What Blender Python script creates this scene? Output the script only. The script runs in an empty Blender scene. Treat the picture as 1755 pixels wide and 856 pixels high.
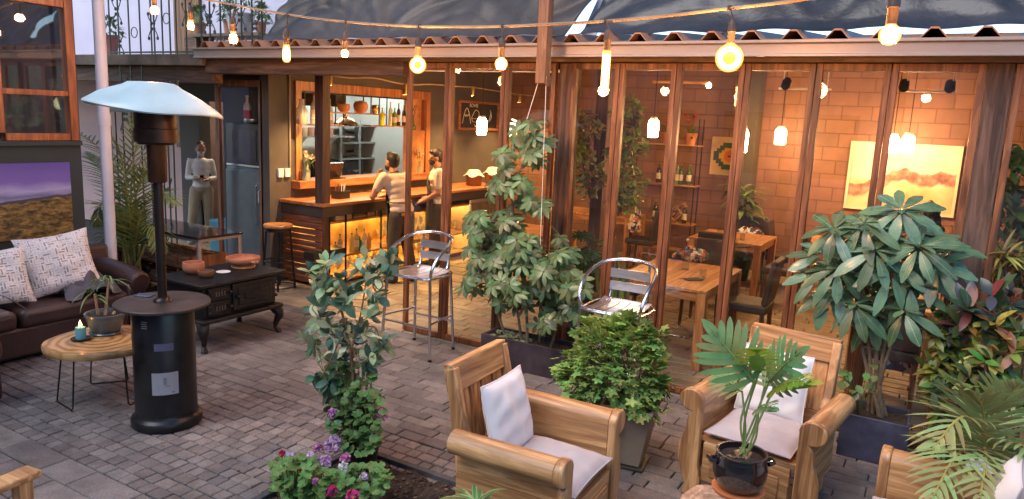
import bpy, math, random
from mathutils import Vector, Matrix, Quaternion
import numpy as np
PI = math.pi
rad = math.radians
SC = bpy.context.scene
COL = SC.collection
H = 2.2
# ---------------------------------------------------------------- camera
FPX = 1251.24
YAW, PITCH, ROLL = 0.52740042, 0.17728259, -0.04581315
def _cam_axes():
    cy, sy = math.cos(YAW), math.sin(YAW)
    fwd = Vector((-sy*math.cos(PITCH), cy*math.cos(PITCH), -math.sin(PITCH)))
    right = Vector((cy, sy, 0)); down = fwd.cross(right)
    c, s = math.cos(ROLL), math.sin(ROLL)
    return c*right + s*down, -s*right + c*down, fwd
RX, DX, FX = _cam_axes()
def ray(px, py):
    return RX*((px-877.5)/FPX) + DX*((py-428)/FPX) + FX
def gz(px, py, z=0.0):           # point of the horizontal plane z seen at a photo pixel
    d = ray(px, py); return Vector((0, 0, H)) + d*((z-H)/d.z)
def gy(px, py, Y):
    d = ray(px, py); return Vector((0, 0, H)) + d*(Y/d.y)
def gx(px, py, X):
    d = ray(px, py); return Vector((0, 0, H)) + d*(X/d.x)
cam = bpy.data.cameras.new('camera'); camo = bpy.data.objects.new('camera', cam); COL.objects.link(camo)
cam.sensor_width = 36; cam.lens = FPX/1755*36; cam.clip_start = .05; cam.clip_end = 400
camo.matrix_world = Matrix(((RX.x, -DX.x, -FX.x, 0), (RX.y, -DX.y, -FX.y, 0), (RX.z, -DX.z, -FX.z, H), (0, 0, 0, 1)))
SC.camera = camo
# ---------------------------------------------------------------- materials
def nt(name):
    m = bpy.data.materials.new(name); m.use_nodes = True
    n = m.node_tree; n.nodes.clear()
    o = n.nodes.new('ShaderNodeOutputMaterial')
    return m, n, o
def N(n, t, **k):
    x = n.nodes.new(t)
    for a, b in k.items():
        if a in x.inputs: x.inputs[a].default_value = b
        else: setattr(x, a, b)
    return x
def L(n, a, b): n.links.new(a, b)
def coords(n, scale=(1, 1, 1), jitter=True):
    tc = N(n, 'ShaderNodeTexCoord'); mp = N(n, 'ShaderNodeMapping'); mp.inputs['Scale'].default_value = scale
    L(n, tc.outputs['Object'], mp.inputs['Vector'])
    if jitter:
        oi = N(n, 'ShaderNodeObjectInfo'); mu = N(n, 'ShaderNodeMath', operation='MULTIPLY'); mu.inputs[1].default_value = 37.
        L(n, oi.outputs['Random'], mu.inputs[0]); L(n, mu.outputs[0], mp.inputs['Location'])
    return mp.outputs[0]
def ramp(n, fac, stops):
    r = N(n, 'ShaderNodeValToRGB'); e = r.color_ramp.elements
    while len(e) < len(stops): e.new(.5)
    for i, (p, c) in enumerate(stops): e[i].position = p; e[i].color = (*c, 1)
    L(n, fac, r.inputs[0]); return r.outputs[0]
def mixc(n, a, b, fac, blend='MIX'):
    m = N(n, 'ShaderNodeMix', data_type='RGBA', blend_type=blend)
    for s, v in ((m.inputs[0], fac), (m.inputs[6], a), (m.inputs[7], b)):
        if isinstance(v, bpy.types.NodeSocket): L(n, v, s)
        elif isinstance(v, (int, float)): s.default_value = v
        else: s.default_value = (*v, 1)
    return m.outputs[2]
def mul(c, k): return tuple(min(1, x*k) for x in c)
MC = {}
def mat(name, col, rough=.5, metal=0., var=.2, scale=6., bump=0., bscale=40., stretch=(1, 1, 1), col2=None, island=0., spec=.5, coat=0., rvar=.12, detail=6., sheen=0., trans=0., mask=(.35, .65), stain=0.):
    if name in MC: return MC[name]
    m, n, o = nt(name); v = coords(n, tuple(scale*s for s in stretch))
    no = N(n, 'ShaderNodeTexNoise', Detail=detail, Roughness=.6, Scale=1.); L(n, v, no.inputs['Vector'])
    c2 = col2 or mul(col, 1-var)
    c = ramp(n, no.outputs['Fac'], [(mask[0], c2), (mask[1], mul(col, 1+var*.6))])
    if island:
        g = N(n, 'ShaderNodeNewGeometry'); mr = N(n, 'ShaderNodeMapRange'); mr.inputs[3].default_value = 1-island; mr.inputs[4].default_value = 1+island
        L(n, g.outputs['Random Per Island'], mr.inputs[0])
        hs = N(n, 'ShaderNodeHueSaturation'); L(n, c, hs.inputs['Color']); L(n, mr.outputs[0], hs.inputs['Value']); c = hs.outputs[0]
        m2 = N(n, 'ShaderNodeMath', operation='MULTIPLY_ADD'); m2.inputs[1].default_value = .11 if trans else .03; m2.inputs[2].default_value = .445 if trans else .485
        L(n, g.outputs['Random Per Island'], m2.inputs[0]); L(n, m2.outputs[0], hs.inputs['Hue'])
    if stain:
        ns = N(n, 'ShaderNodeTexNoise', Detail=5., Scale=1.1, Roughness=.7); L(n, coords(n, (1, 1, 1), False), ns.inputs['Vector'])
        c = mixc(n, c, ramp(n, ns.outputs['Fac'], [(.36, (1-stain,)*3), (.62, (1.12,)*3)]), 1., 'MULTIPLY')
        nf = N(n, 'ShaderNodeTexNoise', Detail=3., Scale=90.); L(n, coords(n, (1, 1, 1), False), nf.inputs['Vector']); c = mixc(n, c, ramp(n, nf.outputs['Fac'], [(.3, (.68,)*3), (.6, (1.05,)*3)]), .9, 'MULTIPLY')
    p = N(n, 'ShaderNodeBsdfPrincipled'); L(n, c, p.inputs['Base Color'])
    p.inputs['Metallic'].default_value = metal; p.inputs['Specular IOR Level'].default_value = spec; p.inputs['Coat Weight'].default_value = coat
    p.inputs['Sheen Weight'].default_value = sheen
    mr = N(n, 'ShaderNodeMapRange'); mr.inputs[3].default_value = max(.02, rough-rvar); mr.inputs[4].default_value = min(1, rough+rvar)
    L(n, no.outputs['Fac'], mr.inputs[0]); L(n, mr.outputs[0], p.inputs['Roughness'])
    if bump:
        nb = N(n, 'ShaderNodeTexNoise', Detail=4., Scale=bscale); v2 = coords(n, stretch); L(n, v2, nb.inputs['Vector'])
        b = N(n, 'ShaderNodeBump', Strength=min(1, bump), Distance=.01*max(1, bump)); L(n, nb.outputs['Fac'], b.inputs['Height']); L(n, b.outputs[0], p.inputs['Normal'])
    if trans:
        t = N(n, 'ShaderNodeBsdfTranslucent'); L(n, c, t.inputs['Color'])
        ms = N(n, 'ShaderNodeMixShader'); ms.inputs[0].default_value = trans
        L(n, p.outputs[0], ms.inputs[1]); L(n, t.outputs[0], ms.inputs[2]); L(n, ms.outputs[0], o.inputs[0])
    else: L(n, p.outputs[0], o.inputs[0])
    MC[name] = m; return m
def wood(name, light, dark, axis='x', rough=.5, scale=1., coat=0., knots=True):
    if name in MC: return MC[name]
    m, n, o = nt(name); k = {'x': (.9, 11, 11), 'y': (11, .9, 11), 'z': (11, 11, .9)}[axis]
    v = coords(n, tuple(a*scale for a in k))
    no = N(n, 'ShaderNodeTexNoise', Detail=7., Roughness=.65, Scale=1., Distortion=1.2); L(n, v, no.inputs['Vector'])
    fine = N(n, 'ShaderNodeTexNoise', Detail=3., Scale=6.); L(n, v, fine.inputs['Vector'])
    c = ramp(n, no.outputs['Fac'], [(.30, dark), (.45, tuple((a+b)/2 for a, b in zip(light, dark))), (.56, light), (.75, mul(light, 1.12))])
    c = mixc(n, c, mul(dark, .8), .0)
    f2 = ramp(n, fine.outputs['Fac'], [(.35, (.62, .6, .56)), (.6, (1, 1, 1))]); c = mixc(n, c, f2, .55, 'MULTIPLY')
    if knots:
        k2 = tuple(a*scale*s for a, s in zip({'x': (1.6, 5, 5), 'y': (5, 1.6, 5), 'z': (5, 5, 1.6)}[axis], (1, 1, 1)))
        v3 = coords(n, k2); vo = N(n, 'ShaderNodeTexVoronoi', Scale=1.); L(n, v3, vo.inputs['Vector'])
        kk = ramp(n, vo.outputs['Distance'], [(.05, (.35, .25, .18)), (.16, (1, 1, 1))]); c = mixc(n, c, kk, .55, 'MULTIPLY')
    v4 = coords(n, tuple(a*scale*.55 for a in k)); n4 = N(n, 'ShaderNodeTexNoise', Detail=2., Scale=1., Distortion=.6); L(n, v4, n4.inputs['Vector'])
    sn = N(n, 'ShaderNodeMath', operation='MULTIPLY'); sn.inputs[1].default_value = 38.; L(n, n4.outputs['Fac'], sn.inputs[0]); sf = N(n, 'ShaderNodeMath', operation='SINE'); L(n, sn.outputs[0], sf.inputs[0])
    c = mixc(n, c, ramp(n, sf.outputs[0], [(.0, (.50, .40, .32)), (.35, (1, 1, 1))]), .55, 'MULTIPLY')
    p = N(n, 'ShaderNodeBsdfPrincipled', Roughness=rough); L(n, c, p.inputs['Base Color']); p.inputs['Coat Weight'].default_value = coat; p.inputs['Coat Roughness'].default_value = .25
    b = N(n, 'ShaderNodeBump', Strength=.25, Distance=.004); L(n, fine.outputs['Fac'], b.inputs['Height']); L(n, b.outputs[0], p.inputs['Normal'])
    L(n, p.outputs[0], o.inputs[0]); MC[name] = m; return m
def emis(name, col, s):
    if name in MC: return MC[name]
    m, n, o = nt(name); e = N(n, 'ShaderNodeEmission', Strength=s); e.inputs[0].default_value = (*col, 1); L(n, e.outputs[0], o.inputs[0]); MC[name] = m; return m
def glass(name, tint=(1, 1, 1), rough=.02, refl=1., film=0., filmc=(.5, .5, .55)):
    if name in MC: return MC[name]
    m, n, o = nt(name)
    t = N(n, 'ShaderNodeBsdfTransparent'); t.inputs[0].default_value = (*tint, 1)
    g = N(n, 'ShaderNodeBsdfGlossy', Roughness=rough); lwt = N(n, 'ShaderNodeLayerWeight', Blend=.5)
    pw = N(n, 'ShaderNodeMath', operation='POWER'); pw.inputs[1].default_value = 5; L(n, lwt.outputs['Facing'], pw.inputs[0])
    mu = N(n, 'ShaderNodeMath', operation='MULTIPLY_ADD'); mu.inputs[1].default_value = .9*refl; mu.inputs[2].default_value = .045*refl; mu.use_clamp = True; L(n, pw.outputs[0], mu.inputs[0])
    ms = N(n, 'ShaderNodeMixShader'); L(n, mu.outputs[0], ms.inputs[0]); L(n, t.outputs[0], ms.inputs[1]); L(n, g.outputs[0], ms.inputs[2])
    out = ms.outputs[0]
    if film:
        d = N(n, 'ShaderNodeBsdfDiffuse'); d.inputs[0].default_value = (*filmc, 1)
        v = coords(n, (2, 2, 1.2)); no = N(n, 'ShaderNodeTexNoise', Detail=6., Scale=1.5); L(n, v, no.inputs['Vector'])
        mr = N(n, 'ShaderNodeMapRange'); mr.inputs[1].default_value = .35; mr.inputs[2].default_value = .75; mr.inputs[3].default_value = film*.3; mr.inputs[4].default_value = film*1.6
        L(n, no.outputs['Fac'], mr.inputs[0])
        m2 = N(n, 'ShaderNodeMixShader'); L(n, mr.outputs[0], m2.inputs[0]); L(n, out, m2.inputs[1]); L(n, d.outputs[0], m2.inputs[2]); out = m2.outputs[0]
    L(n, out, o.inputs[0]); MC[name] = m; return m
def blocks(name, col, mortar, bw, bh, rough=.7, axis='xz', bump=.5, ms=.008, var=.12):
    if name in MC: return MC[name]
    m, n, o = nt(name); tc = N(n, 'ShaderNodeTexCoord'); sp = N(n, 'ShaderNodeSeparateXYZ'); cb = N(n, 'ShaderNodeCombineXYZ')
    L(n, tc.outputs['Object'], sp.inputs[0]); L(n, sp.outputs['X' if axis[0] == 'x' else 'Y'], cb.inputs[0]); L(n, sp.outputs['Z'], cb.inputs[1])
    br = N(n, 'ShaderNodeTexBrick', Scale=1.); br.inputs['Brick Width'].default_value = bw; br.inputs['Row Height'].default_value = bh; br.inputs['Mortar Size'].default_value = ms; br.inputs['Mortar Smooth'].default_value = .4
    br.inputs['Color1'].default_value = (*mul(col, 1-var), 1); br.inputs['Color2'].default_value = (*mul(col, 1+var), 1); br.inputs['Mortar'].default_value = (*mortar, 1)
    L(n, cb.outputs[0], br.inputs['Vector'])
    no = N(n, 'ShaderNodeTexNoise', Scale=3., Detail=8.); L(n, tc.outputs['Object'], no.inputs['Vector'])
    c = mixc(n, br.outputs[0], ramp(n, no.outputs[0], [(.3, (.72, .72, .72)), (.7, (1.1, 1.1, 1.1))]), .8, 'MULTIPLY')
    p = N(n, 'ShaderNodeBsdfPrincipled', Roughness=rough); L(n, c, p.inputs['Base Color'])
    n2 = N(n, 'ShaderNodeTexNoise', Scale=60., Detail=4.); L(n, tc.outputs['Object'], n2.inputs['Vector'])
    ad = N(n, 'ShaderNodeMath', operation='MULTIPLY_ADD'); ad.inputs[1].default_value = .25; L(n, n2.outputs[0], ad.inputs[0])
    iv = N(n, 'ShaderNodeMath', operation='SUBTRACT'); iv.inputs[0].default_value = 1.; L(n, br.outputs['Fac'], iv.inputs[1]); L(n, iv.outputs[0], ad.inputs[2])
    b = N(n, 'ShaderNodeBump', Strength=bump, Distance=.012); L(n, ad.outputs[0], b.inputs['Height']); L(n, b.outputs[0], p.inputs['Normal'])
    L(n, p.outputs[0], o.inputs[0]); MC[name] = m; return m
# ---------------------------------------------------------------- mesh builder
class MB:
    def __init__(s): s.v = []; s.f = []; s.m = Matrix(); s.slot = 0; s.fs = []
    def add(s, vs, fs):
        b = len(s.v); s.v += [tuple(s.m @ Vector(p)) for p in vs]; s.f += [tuple(i+b for i in f) for f in fs]; s.fs += [s.slot]*len(fs); return s
    def box(s, c, d, rot=None):
        x, y, z = d[0]/2, d[1]/2, d[2]/2
        vs = [Vector((i*x, j*y, k*z)) for i in (-1, 1) for j in (-1, 1) for k in (-1, 1)]
        if rot: vs = [rot @ v for v in vs]
        c = Vector(c)
        return s.add([c+v for v in vs], [(0, 1, 3, 2), (4, 6, 7, 5), (0, 4, 5, 1), (2, 3, 7, 6), (0, 2, 6, 4), (1, 5, 7, 3)])
    def bb(s, x0, x1, y0, y1, z0, z1): return s.box(((x0+x1)/2, (y0+y1)/2, (z0+z1)/2), (abs(x1-x0), abs(y1-y0), abs(z1-z0)))
    def tube(s, pts, r, n=8, caps=True, flat=None):
        pts = [Vector(p) for p in pts]; k = len(pts); rs = r if isinstance(r, (list, tuple)) else [r]*k
        t = [(pts[min(i+1, k-1)]-pts[max(i-1, 0)]).normalized() for i in range(k)]
        u = t[0].orthogonal().normalized(); vs = []; fs = []
        for i in range(k):
            u = (u - t[i]*u.dot(t[i])); u = u.normalized() if u.length > 1e-6 else t[i].orthogonal().normalized()
            w = t[i].cross(u)
            for j in range(n):
                a = 2*PI*j/n; vs.append(pts[i] + (u*math.cos(a)+w*math.sin(a))*rs[i])
        for i in range(k-1):
            for j in range(n): fs.append((i*n+j, i*n+(j+1) % n, (i+1)*n+(j+1) % n, (i+1)*n+j))
        if caps: fs += [tuple(range(n))[::-1], tuple(range((k-1)*n, k*n))]
        return s.add(vs, fs)
    def lathe(s, prof, n=20, c=(0, 0, 0), sx=1, sy=1, rot=None):
        vs = []; fs = []; c = Vector(c)
        for r, z in prof:
            for j in range(n):
                a = 2*PI*j/n; p = Vector((r*math.cos(a)*sx, r*math.sin(a)*sy, z))
                vs.append(c + (rot @ p if rot else p))
        k = len(prof)
        for i in range(k-1):
            for j in range(n): fs.append((i*n+j, i*n+(j+1) % n, (i+1)*n+(j+1) % n, (i+1)*n+j))
        if prof[0][0] > 1e-4: fs.append(tuple(range(n))[::-1])
        if prof[-1][0] > 1e-4: fs.append(tuple(range((k-1)*n, k*n)))
        return s.add(vs, fs)
    def ball(s, c, r, n=12, sc=(1, 1, 1)):
        k = max(4, n//2); pr = [(max(1e-5, r*math.sin(PI*i/k)), -r*math.cos(PI*i/k)) for i in range(k+1)]
        vs = []; fs = []; c = Vector(c)
        for a, z in pr:
            for j in range(n):
                t = 2*PI*j/n; vs.append(c+Vector((a*math.cos(t)*sc[0], a*math.sin(t)*sc[1], z*sc[2])))
        for i in range(k):
            for j in range(n): fs.append((i*n+j, i*n+(j+1) % n, (i+1)*n+(j+1) % n, (i+1)*n+j))
        return s.add(vs, fs)
    def prism(s, poly, a, b, axis='y'):   # polygon in the two other axes, extruded from a to b
        def P(u, v, w): return {'y': (u, w, v), 'x': (w, u, v), 'z': (u, v, w)}[axis]
        n = len(poly); vs = [P(u, v, a) for u, v in poly]+[P(u, v, b) for u, v in poly]
        return s.add(vs, [tuple(range(n)), tuple(range(n, 2*n))[::-1]]+[(i, n+i, n+(i+1) % n, (i+1) % n) for i in range(n)])
    def torus(s, c, R, r, n=24, k=8, rot=None, arc=1.):
        pts = []
        for i in range(n+1):
            a = 2*PI*arc*i/n; p = Vector((R*math.cos(a), 0, R*math.sin(a))); pts.append(Vector(c)+(rot @ p if rot else p))
        return s.tube(pts, r, k, caps=arc < 1)
    def build(s, name, m, parent=None, smooth=True, bevel=0., seg=2, angle=40, fix=True):
        me = bpy.data.meshes.new(name); me.from_pydata(s.v, [], s.f)
        ms = m if isinstance(m, (list, tuple)) else [m]
        for x in ms: me.materials.append(x)
        if len(ms) > 1: me.polygons.foreach_set('material_index', s.fs)
        me.update()
        if fix and len(s.f) < 60000:
            import bmesh
            b = bmesh.new(); b.from_mesh(me); bmesh.ops.recalc_face_normals(b, faces=b.faces); b.to_mesh(me); b.free()
        if smooth:
            me.shade_smooth(); me.set_sharp_from_angle(angle=rad(angle))
        o = bpy.data.objects.new(name, me); COL.objects.link(o)
        if parent is not None: o.parent = parent
        if bevel:
            b = o.modifiers.new('bevel', 'BEVEL'); b.width = bevel; b.segments = seg; b.limit_method = 'ANGLE'; b.angle_limit = rad(35)
            me.shade_smooth(); me.set_sharp_from_angle(angle=rad(60))
        return o
def tag(o, label=None, cat=None, group=None, kind=None):
    if label: o['label'] = label
    if cat: o['category'] = cat
    if group: o['group'] = group
    if kind: o['kind'] = kind
    return o
def thing(name, label, cat, loc=(0, 0, 0), rz=0., group=None):
    o = bpy.data.objects.new(name, None); o.empty_display_size = .1; COL.objects.link(o); o.location = loc; o.rotation_euler = (0, 0, rz)
    return tag(o, label, cat, group)
def kids(o): return [c for c in COL.objects if c.parent == o]
KID = {}
def dup(root, label, loc, rz=None, rot=None, scale=None, cat=None):
    r = root.copy(); COL.objects.link(r); r['label'] = label; r.location = loc
    if rz is not None: r.rotation_euler = (0, 0, rz)
    if rot is not None: r.rotation_euler = rot
    if scale is not None: r.scale = (scale,)*3 if isinstance(scale, (int, float)) else scale
    if root.name not in KID: KID[root.name] = [(c, [g for g in c.children]) for c in root.children]
    for c, gs in KID[root.name]:
        cc = c.copy(); COL.objects.link(cc); cc.parent = r
        for g in gs:
            gg = g.copy(); COL.objects.link(gg); gg.parent = cc
    return r
# ---------------------------------------------------------------- leaves
def leaf(M, p, d, n, Ln, W, curl=.5, fold=.18, seg=4, shape=None, wav=0., rib=None):
    d = d.normalized(); side = d.cross(n)
    side = side.normalized() if side.length > 1e-4 else d.orthogonal().normalized()
    up = side.cross(d).normalized(); vs = []; fs = []; pos = Vector(p); cur = d.copy()
    for i in range(seg+1):
        t = i/seg
        w = (shape(t) if shape else math.sin(PI*min(1, t*.96+.03))**.75)*W/2
        ax = side; u = ax.cross(cur).normalized()
        wv = wav*math.sin(t*9)*W
        vs += [pos - ax*w + u*(fold*w+wv), pos.copy(), pos + ax*w + u*(fold*w-wv)]
        if i < seg:
            q = Quaternion(side, -curl/seg); cur = (q @ cur).normalized(); pos = pos + cur*(Ln/seg)
    for i in range(seg):
        a = i*3; fs += [(a, a+1, a+4, a+3), (a+1, a+2, a+5, a+4)]
    M.add(vs, fs)
    if rib is not None:
        rv = []; rf = []
        for i in range(seg+1):
            c_, e_ = vs[i*3+1], (vs[i*3+2]-vs[i*3]); e_ = e_.normalized() if e_.length > 1e-6 else side; h_ = up*.0016; r_ = W*.035*(1-.6*i/seg); rv += [c_-e_*r_+h_, c_+e_*r_+h_]
            if i < seg: rf.append((i*2, i*2+1, i*2+3, i*2+2))
        rib.add(rv, rf)
def whorl(M, p, d, R, k, Ln, W, droop, curl=.5, rnd=random, rib=None):
    d = d.normalized(); u = d.orthogonal().normalized(); w = d.cross(u); a0 = rnd.random()*6
    for i in range(k):
        a = a0+2*PI*i/k+rnd.uniform(-.12, .12); o = u*math.cos(a)+w*math.sin(a)
        dr = droop+rnd.uniform(-.15, .15)
        dd = (o*math.cos(dr) - d*math.sin(dr)).normalized(); nn = (o*math.sin(dr)+d*math.cos(dr)).normalized()
        l = Ln*rnd.uniform(.8, 1.1); st = p + dd*R
        leaf(M, st, dd, nn, l, W*rnd.uniform(.85, 1.1), curl+rnd.uniform(-.1, .2), .15, 4, lambda t: math.sin(PI*min(1, t*.93+.04))**.8*(.75+.5*t), rib=rib)
def fan(M, p, d, n, R, lobes=5, depth=.25, dish=.2, k=15, open_=.12):
    d = d.normalized(); s = d.cross(n).normalized(); u = s.cross(d).normalized(); c = Vector(p)+d*R*.35
    vs = [c - u*R*dish*.4]; 
    for i in range(k):
        a = -PI+PI*2*(i+.5)/k
        r = R*(1-depth*(.5-.5*math.cos(lobes*a+PI*(lobes % 2 == 0)))) * (.75 if abs(a) > PI-open_-.25 else 1)
        vs.append(c + d*math.cos(a)*r + s*math.sin(a)*r + u*(dish*r*math.sin(a*lobes*.5)**2*.5))
    M.add(vs, [(0, 1+i, 1+(i+1) % k) for i in range(k)])
def rdir(rnd, up=0.):
    while 1:
        v = Vector((rnd.uniform(-1, 1), rnd.uniform(-1, 1), rnd.uniform(-1, 1)))
        if .1 < v.length < 1:
            v.normalize(); v.z += up; return v.normalized()
# ---------------------------------------------------------------- shared materials
paver = mat('paver', (.200, .172, .165), .75, var=.25, scale=7, bump=.6, bscale=70, island=.24, stain=.32)
mortar = mat('mortar', (.035, .030, .028), .95, var=.3, scale=20, bump=.6)
earth = mat('earth', (.035, .024, .018), .95, var=.6, scale=40, bump=1.5, bscale=60)
teal = mat('teal_paint', (.028, .040, .044), .7, var=.2, scale=2, bump=.15, bscale=25)
darkwall = mat('dark_paint', (.085, .07, .058), .75, var=.2, scale=2, bump=.15)
pinkwall = mat('pink_plaster', (.62, .42, .38), .8, var=.08, scale=2, bump=.2)
whitewall = mat('white_plaster', (.6, .58, .62), .8, var=.08, scale=1.5, bump=.2)
kitchenwall = mat('kitchen_paint', (.5, .52, .5), .6, var=.08, scale=2)
rustwood = wood('rust_wood', (.33, .12, .046), (.07, .028, .015), 'z', .5)
rustwoodx = wood('rust_wood_x', (.27, .10, .055), (.09, .035, .02), 'x', .5)
oldpost = wood('old_post', (.17, .09, .06), (.04, .022, .016), 'z', .75)
oldpostx = wood('old_beam', (.2, .11, .07), (.06, .034, .024), 'x', .7)
orange_wood = wood('orange_wood', (.55, .22, .07), (.3, .1, .03), 'y', .45, coat=.2)
orange_woodz = wood('orange_wood_z', (.55, .22, .07), (.3, .1, .03), 'z', .45, coat=.2)
brick_slat = wood('slat_wood', (.30, .10, .045), (.12, .04, .02), 'x', .5)
pine = wood('pine', (.66, .37, .16), (.30, .13, .05), 'x', .45, coat=.15)
piney = wood('pine_y', (.66, .37, .16), (.30, .13, .05), 'y', .45, coat=.15)
pinez = wood('pine_z', (.66, .37, .16), (.30, .13, .05), 'z', .45, coat=.15)
steel = mat('brushed_steel', (.74, .72, .73), .36, 1., var=.06, scale=12, stretch=(1, 1, 8))
chrome = mat('aluminium', (.72, .72, .74), .2, 1., var=.05, scale=30, rvar=.08)
iron = mat('black_iron', (.03, .028, .028), .42, .6, var=.4, scale=14, bump=.5, bscale=90)
blackmetal = mat('black_metal', (.022, .021, .022), .4, .5, var=.3, scale=10)
greeniron = mat('green_iron', (.05, .065, .05), .5, .3, var=.3, scale=10)
pane_m = glass('pane', (.985, .98, .97), .012, .85, .003)
clear = glass('clear_glass', (.93, .95, .93), .03, 1.3)
white_p = mat('white_paint', (.75, .73, .72), .5, var=.06, scale=6)
soil = earth
terracotta = mat('terracotta', (.48, .19, .095), .7, var=.18, scale=8, bump=.2)
# ---------------------------------------------------------------- ground and paving
m = MB(); m.add([(-60, -40, -.02), (50, -40, -.02), (50, 70, -.02), (-60, 70, -.02)], [(0, 1, 2, 3)])
tag(m.build('ground', mortar, smooth=False), kind='structure')
def pave(M, x0, x1, y0, y1, rh, lens, seed, gap=.008, skip=None, alt=0):
    r = random.Random(seed); y = y0
    while y < y1-.02:
        hgt = min(rh*r.choice([1, 1, 1, alt or 1]), y1-y); x = x0 - r.uniform(0, lens[-1])
        while x < x1:
            l = r.choice(lens)*r.uniform(.97, 1.03); a, b = x+gap/2, x+l-gap/2; c, d = y+gap/2, y+hgt-gap/2
            if not (skip and skip((a+b)/2, (c+d)/2)):
                z = r.uniform(-.0035, .0015); e = .005; tz = [z+r.uniform(-.0012, .0012) for _ in range(4)]
                j = lambda: r.uniform(-.0015, .0015)
                a2, b2, c2, d2 = a+j(), b+j(), c+j(), d+j()
                vs = [(a2, c2, -.02), (b2, c2, -.02), (b2, d2, -.02), (a2, d2, -.02), (a2, c2, z-.005), (b2, c2, z-.005), (b2, d2, z-.005), (a2, d2, z-.005),
                      (a2+e, c2+e, tz[0]), (b2-e, c2+e, tz[1]), (b2-e, d2-e, tz[2]), (a2+e, d2-e, tz[3])]
                M.add(vs, [(0, 1, 5, 4), (1, 2, 6, 5), (2, 3, 7, 6), (3, 0, 4, 7), (4, 5, 9, 8), (5, 6, 10, 9), (6, 7, 11, 10), (7, 4, 8, 11), (8, 9, 10, 11)])
            x += l
        y += hgt
bed = lambda x, y: -3.08 < x < -2.2 and 1.6 < y < 3.39
bed2 = lambda x, y: x > .12 and y > 4.75 and y < 5.7
m = MB()
pave(m, -7.2, 1.5, .6, 2.3, .25, [.3, .45, .45, .6], 1, skip=bed)
pave(m, -7.2, 1.5, 2.3, 3.75, .096, [.09, .098, .13], 2, skip=bed)
pave(m, -11, 3.5, 3.75, 5.7, .105, [.2, .3, .3, .4], 3, skip=bed2, alt=1.5)
tag(m.build('paving', paver, smooth=False, fix=False), kind='structure')
m = MB(); pave(m, -11, 3.5, 5.7, 11.8, .14, [.3, .36, .45], 4)
tag(m.build('floor', mat('floor_paver', (.34, .26, .17), .55, var=.2, scale=4, bump=.4, island=.18, stain=.3), smooth=False, fix=False), kind='structure')
# ---------------------------------------------------------------- left building with window
lw = thing('house_wall', 'dark teal rendered house wall with a big orange-framed window above the leather sofa', 'wall', (-7.3, 0, 0))
m = MB(); m.bb(-.3, 0, -4, 4.06, 0, 1.8); m.bb(-.3, 0, -4, .2, 1.8, 5.5); m.bb(-.3, 0, 4.035, 4.06, 1.8, 5.5); m.bb(-.3, 0, .2, 4.035, 4.3, 5.5)
m.build('wall', teal, lw, smooth=False)
fm = wood('window_wood', (.50, .15, .05), (.28, .075, .03), 'z', .4, coat=.4, knots=False)
f = MB(); f.bb(-.07, .035, 3.96, 4.035, 1.8, 4.3); f.bb(-.07, .035, 3.325, 3.385, 1.87, 4.23); f.bb(-.07, .035, .2, .27, 1.8, 4.3)
for z0, z1 in ((1.8, 1.865), (2.215, 2.265), (3.03, 3.10), (4.235, 4.3)):
    for a, b in ((.272, 3.323), (3.387, 3.958)): f.bb(-.06, .028, a, b, z0, z1)
wf = f.build('window', fm, lw, smooth=False, bevel=.004)
m = MB()
for z0, z1 in ((1.865, 2.215), (2.265, 3.03), (3.10, 4.235)):
    for a, b in ((.272, 3.323), (3.387, 3.958)): m.bb(-.02, -.012, a, b, z0, z1)
m.build('pane', glass('window_pane', (.85, .85, .9), .02, 2.2, .02), wf, smooth=False)
m = MB(); m.bb(-.004, .05, -1, 4.05, 1.755, 1.797); m.build('sill', teal, lw, smooth=False)
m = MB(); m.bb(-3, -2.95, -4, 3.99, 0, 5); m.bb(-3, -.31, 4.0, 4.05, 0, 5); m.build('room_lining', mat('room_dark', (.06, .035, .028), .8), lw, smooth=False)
m = MB()
for y in (1.6, 2.3, 2.75, 3.2, 3.75): m.bb(-1.6, -1.5, y, y+.13, 0, 4.5)
m.bb(-1.62, -1.5, .2, 4.4, 3.3, 3.45); m.build('timber', oldpost, lw, smooth=False)
# no roof slab over that house; its room is open above the window
# downpipe
p = gx(178, 215, -7.28)
m = MB(); m.lathe([(.055, 0.02), (.055, 5.2)], 16, (-7.27, p.y+.0, 0)); m.lathe([(.062, 0), (.062, .12)], 16, (-7.27, p.y+.0, 1.95))
tag(m.build('drainpipe', mat('pvc', (.66, .62, .66), .4, var=.08, scale=3)), 'pale lilac plastic drainpipe running down the corner of the dark house wall', 'pipe')
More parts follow.
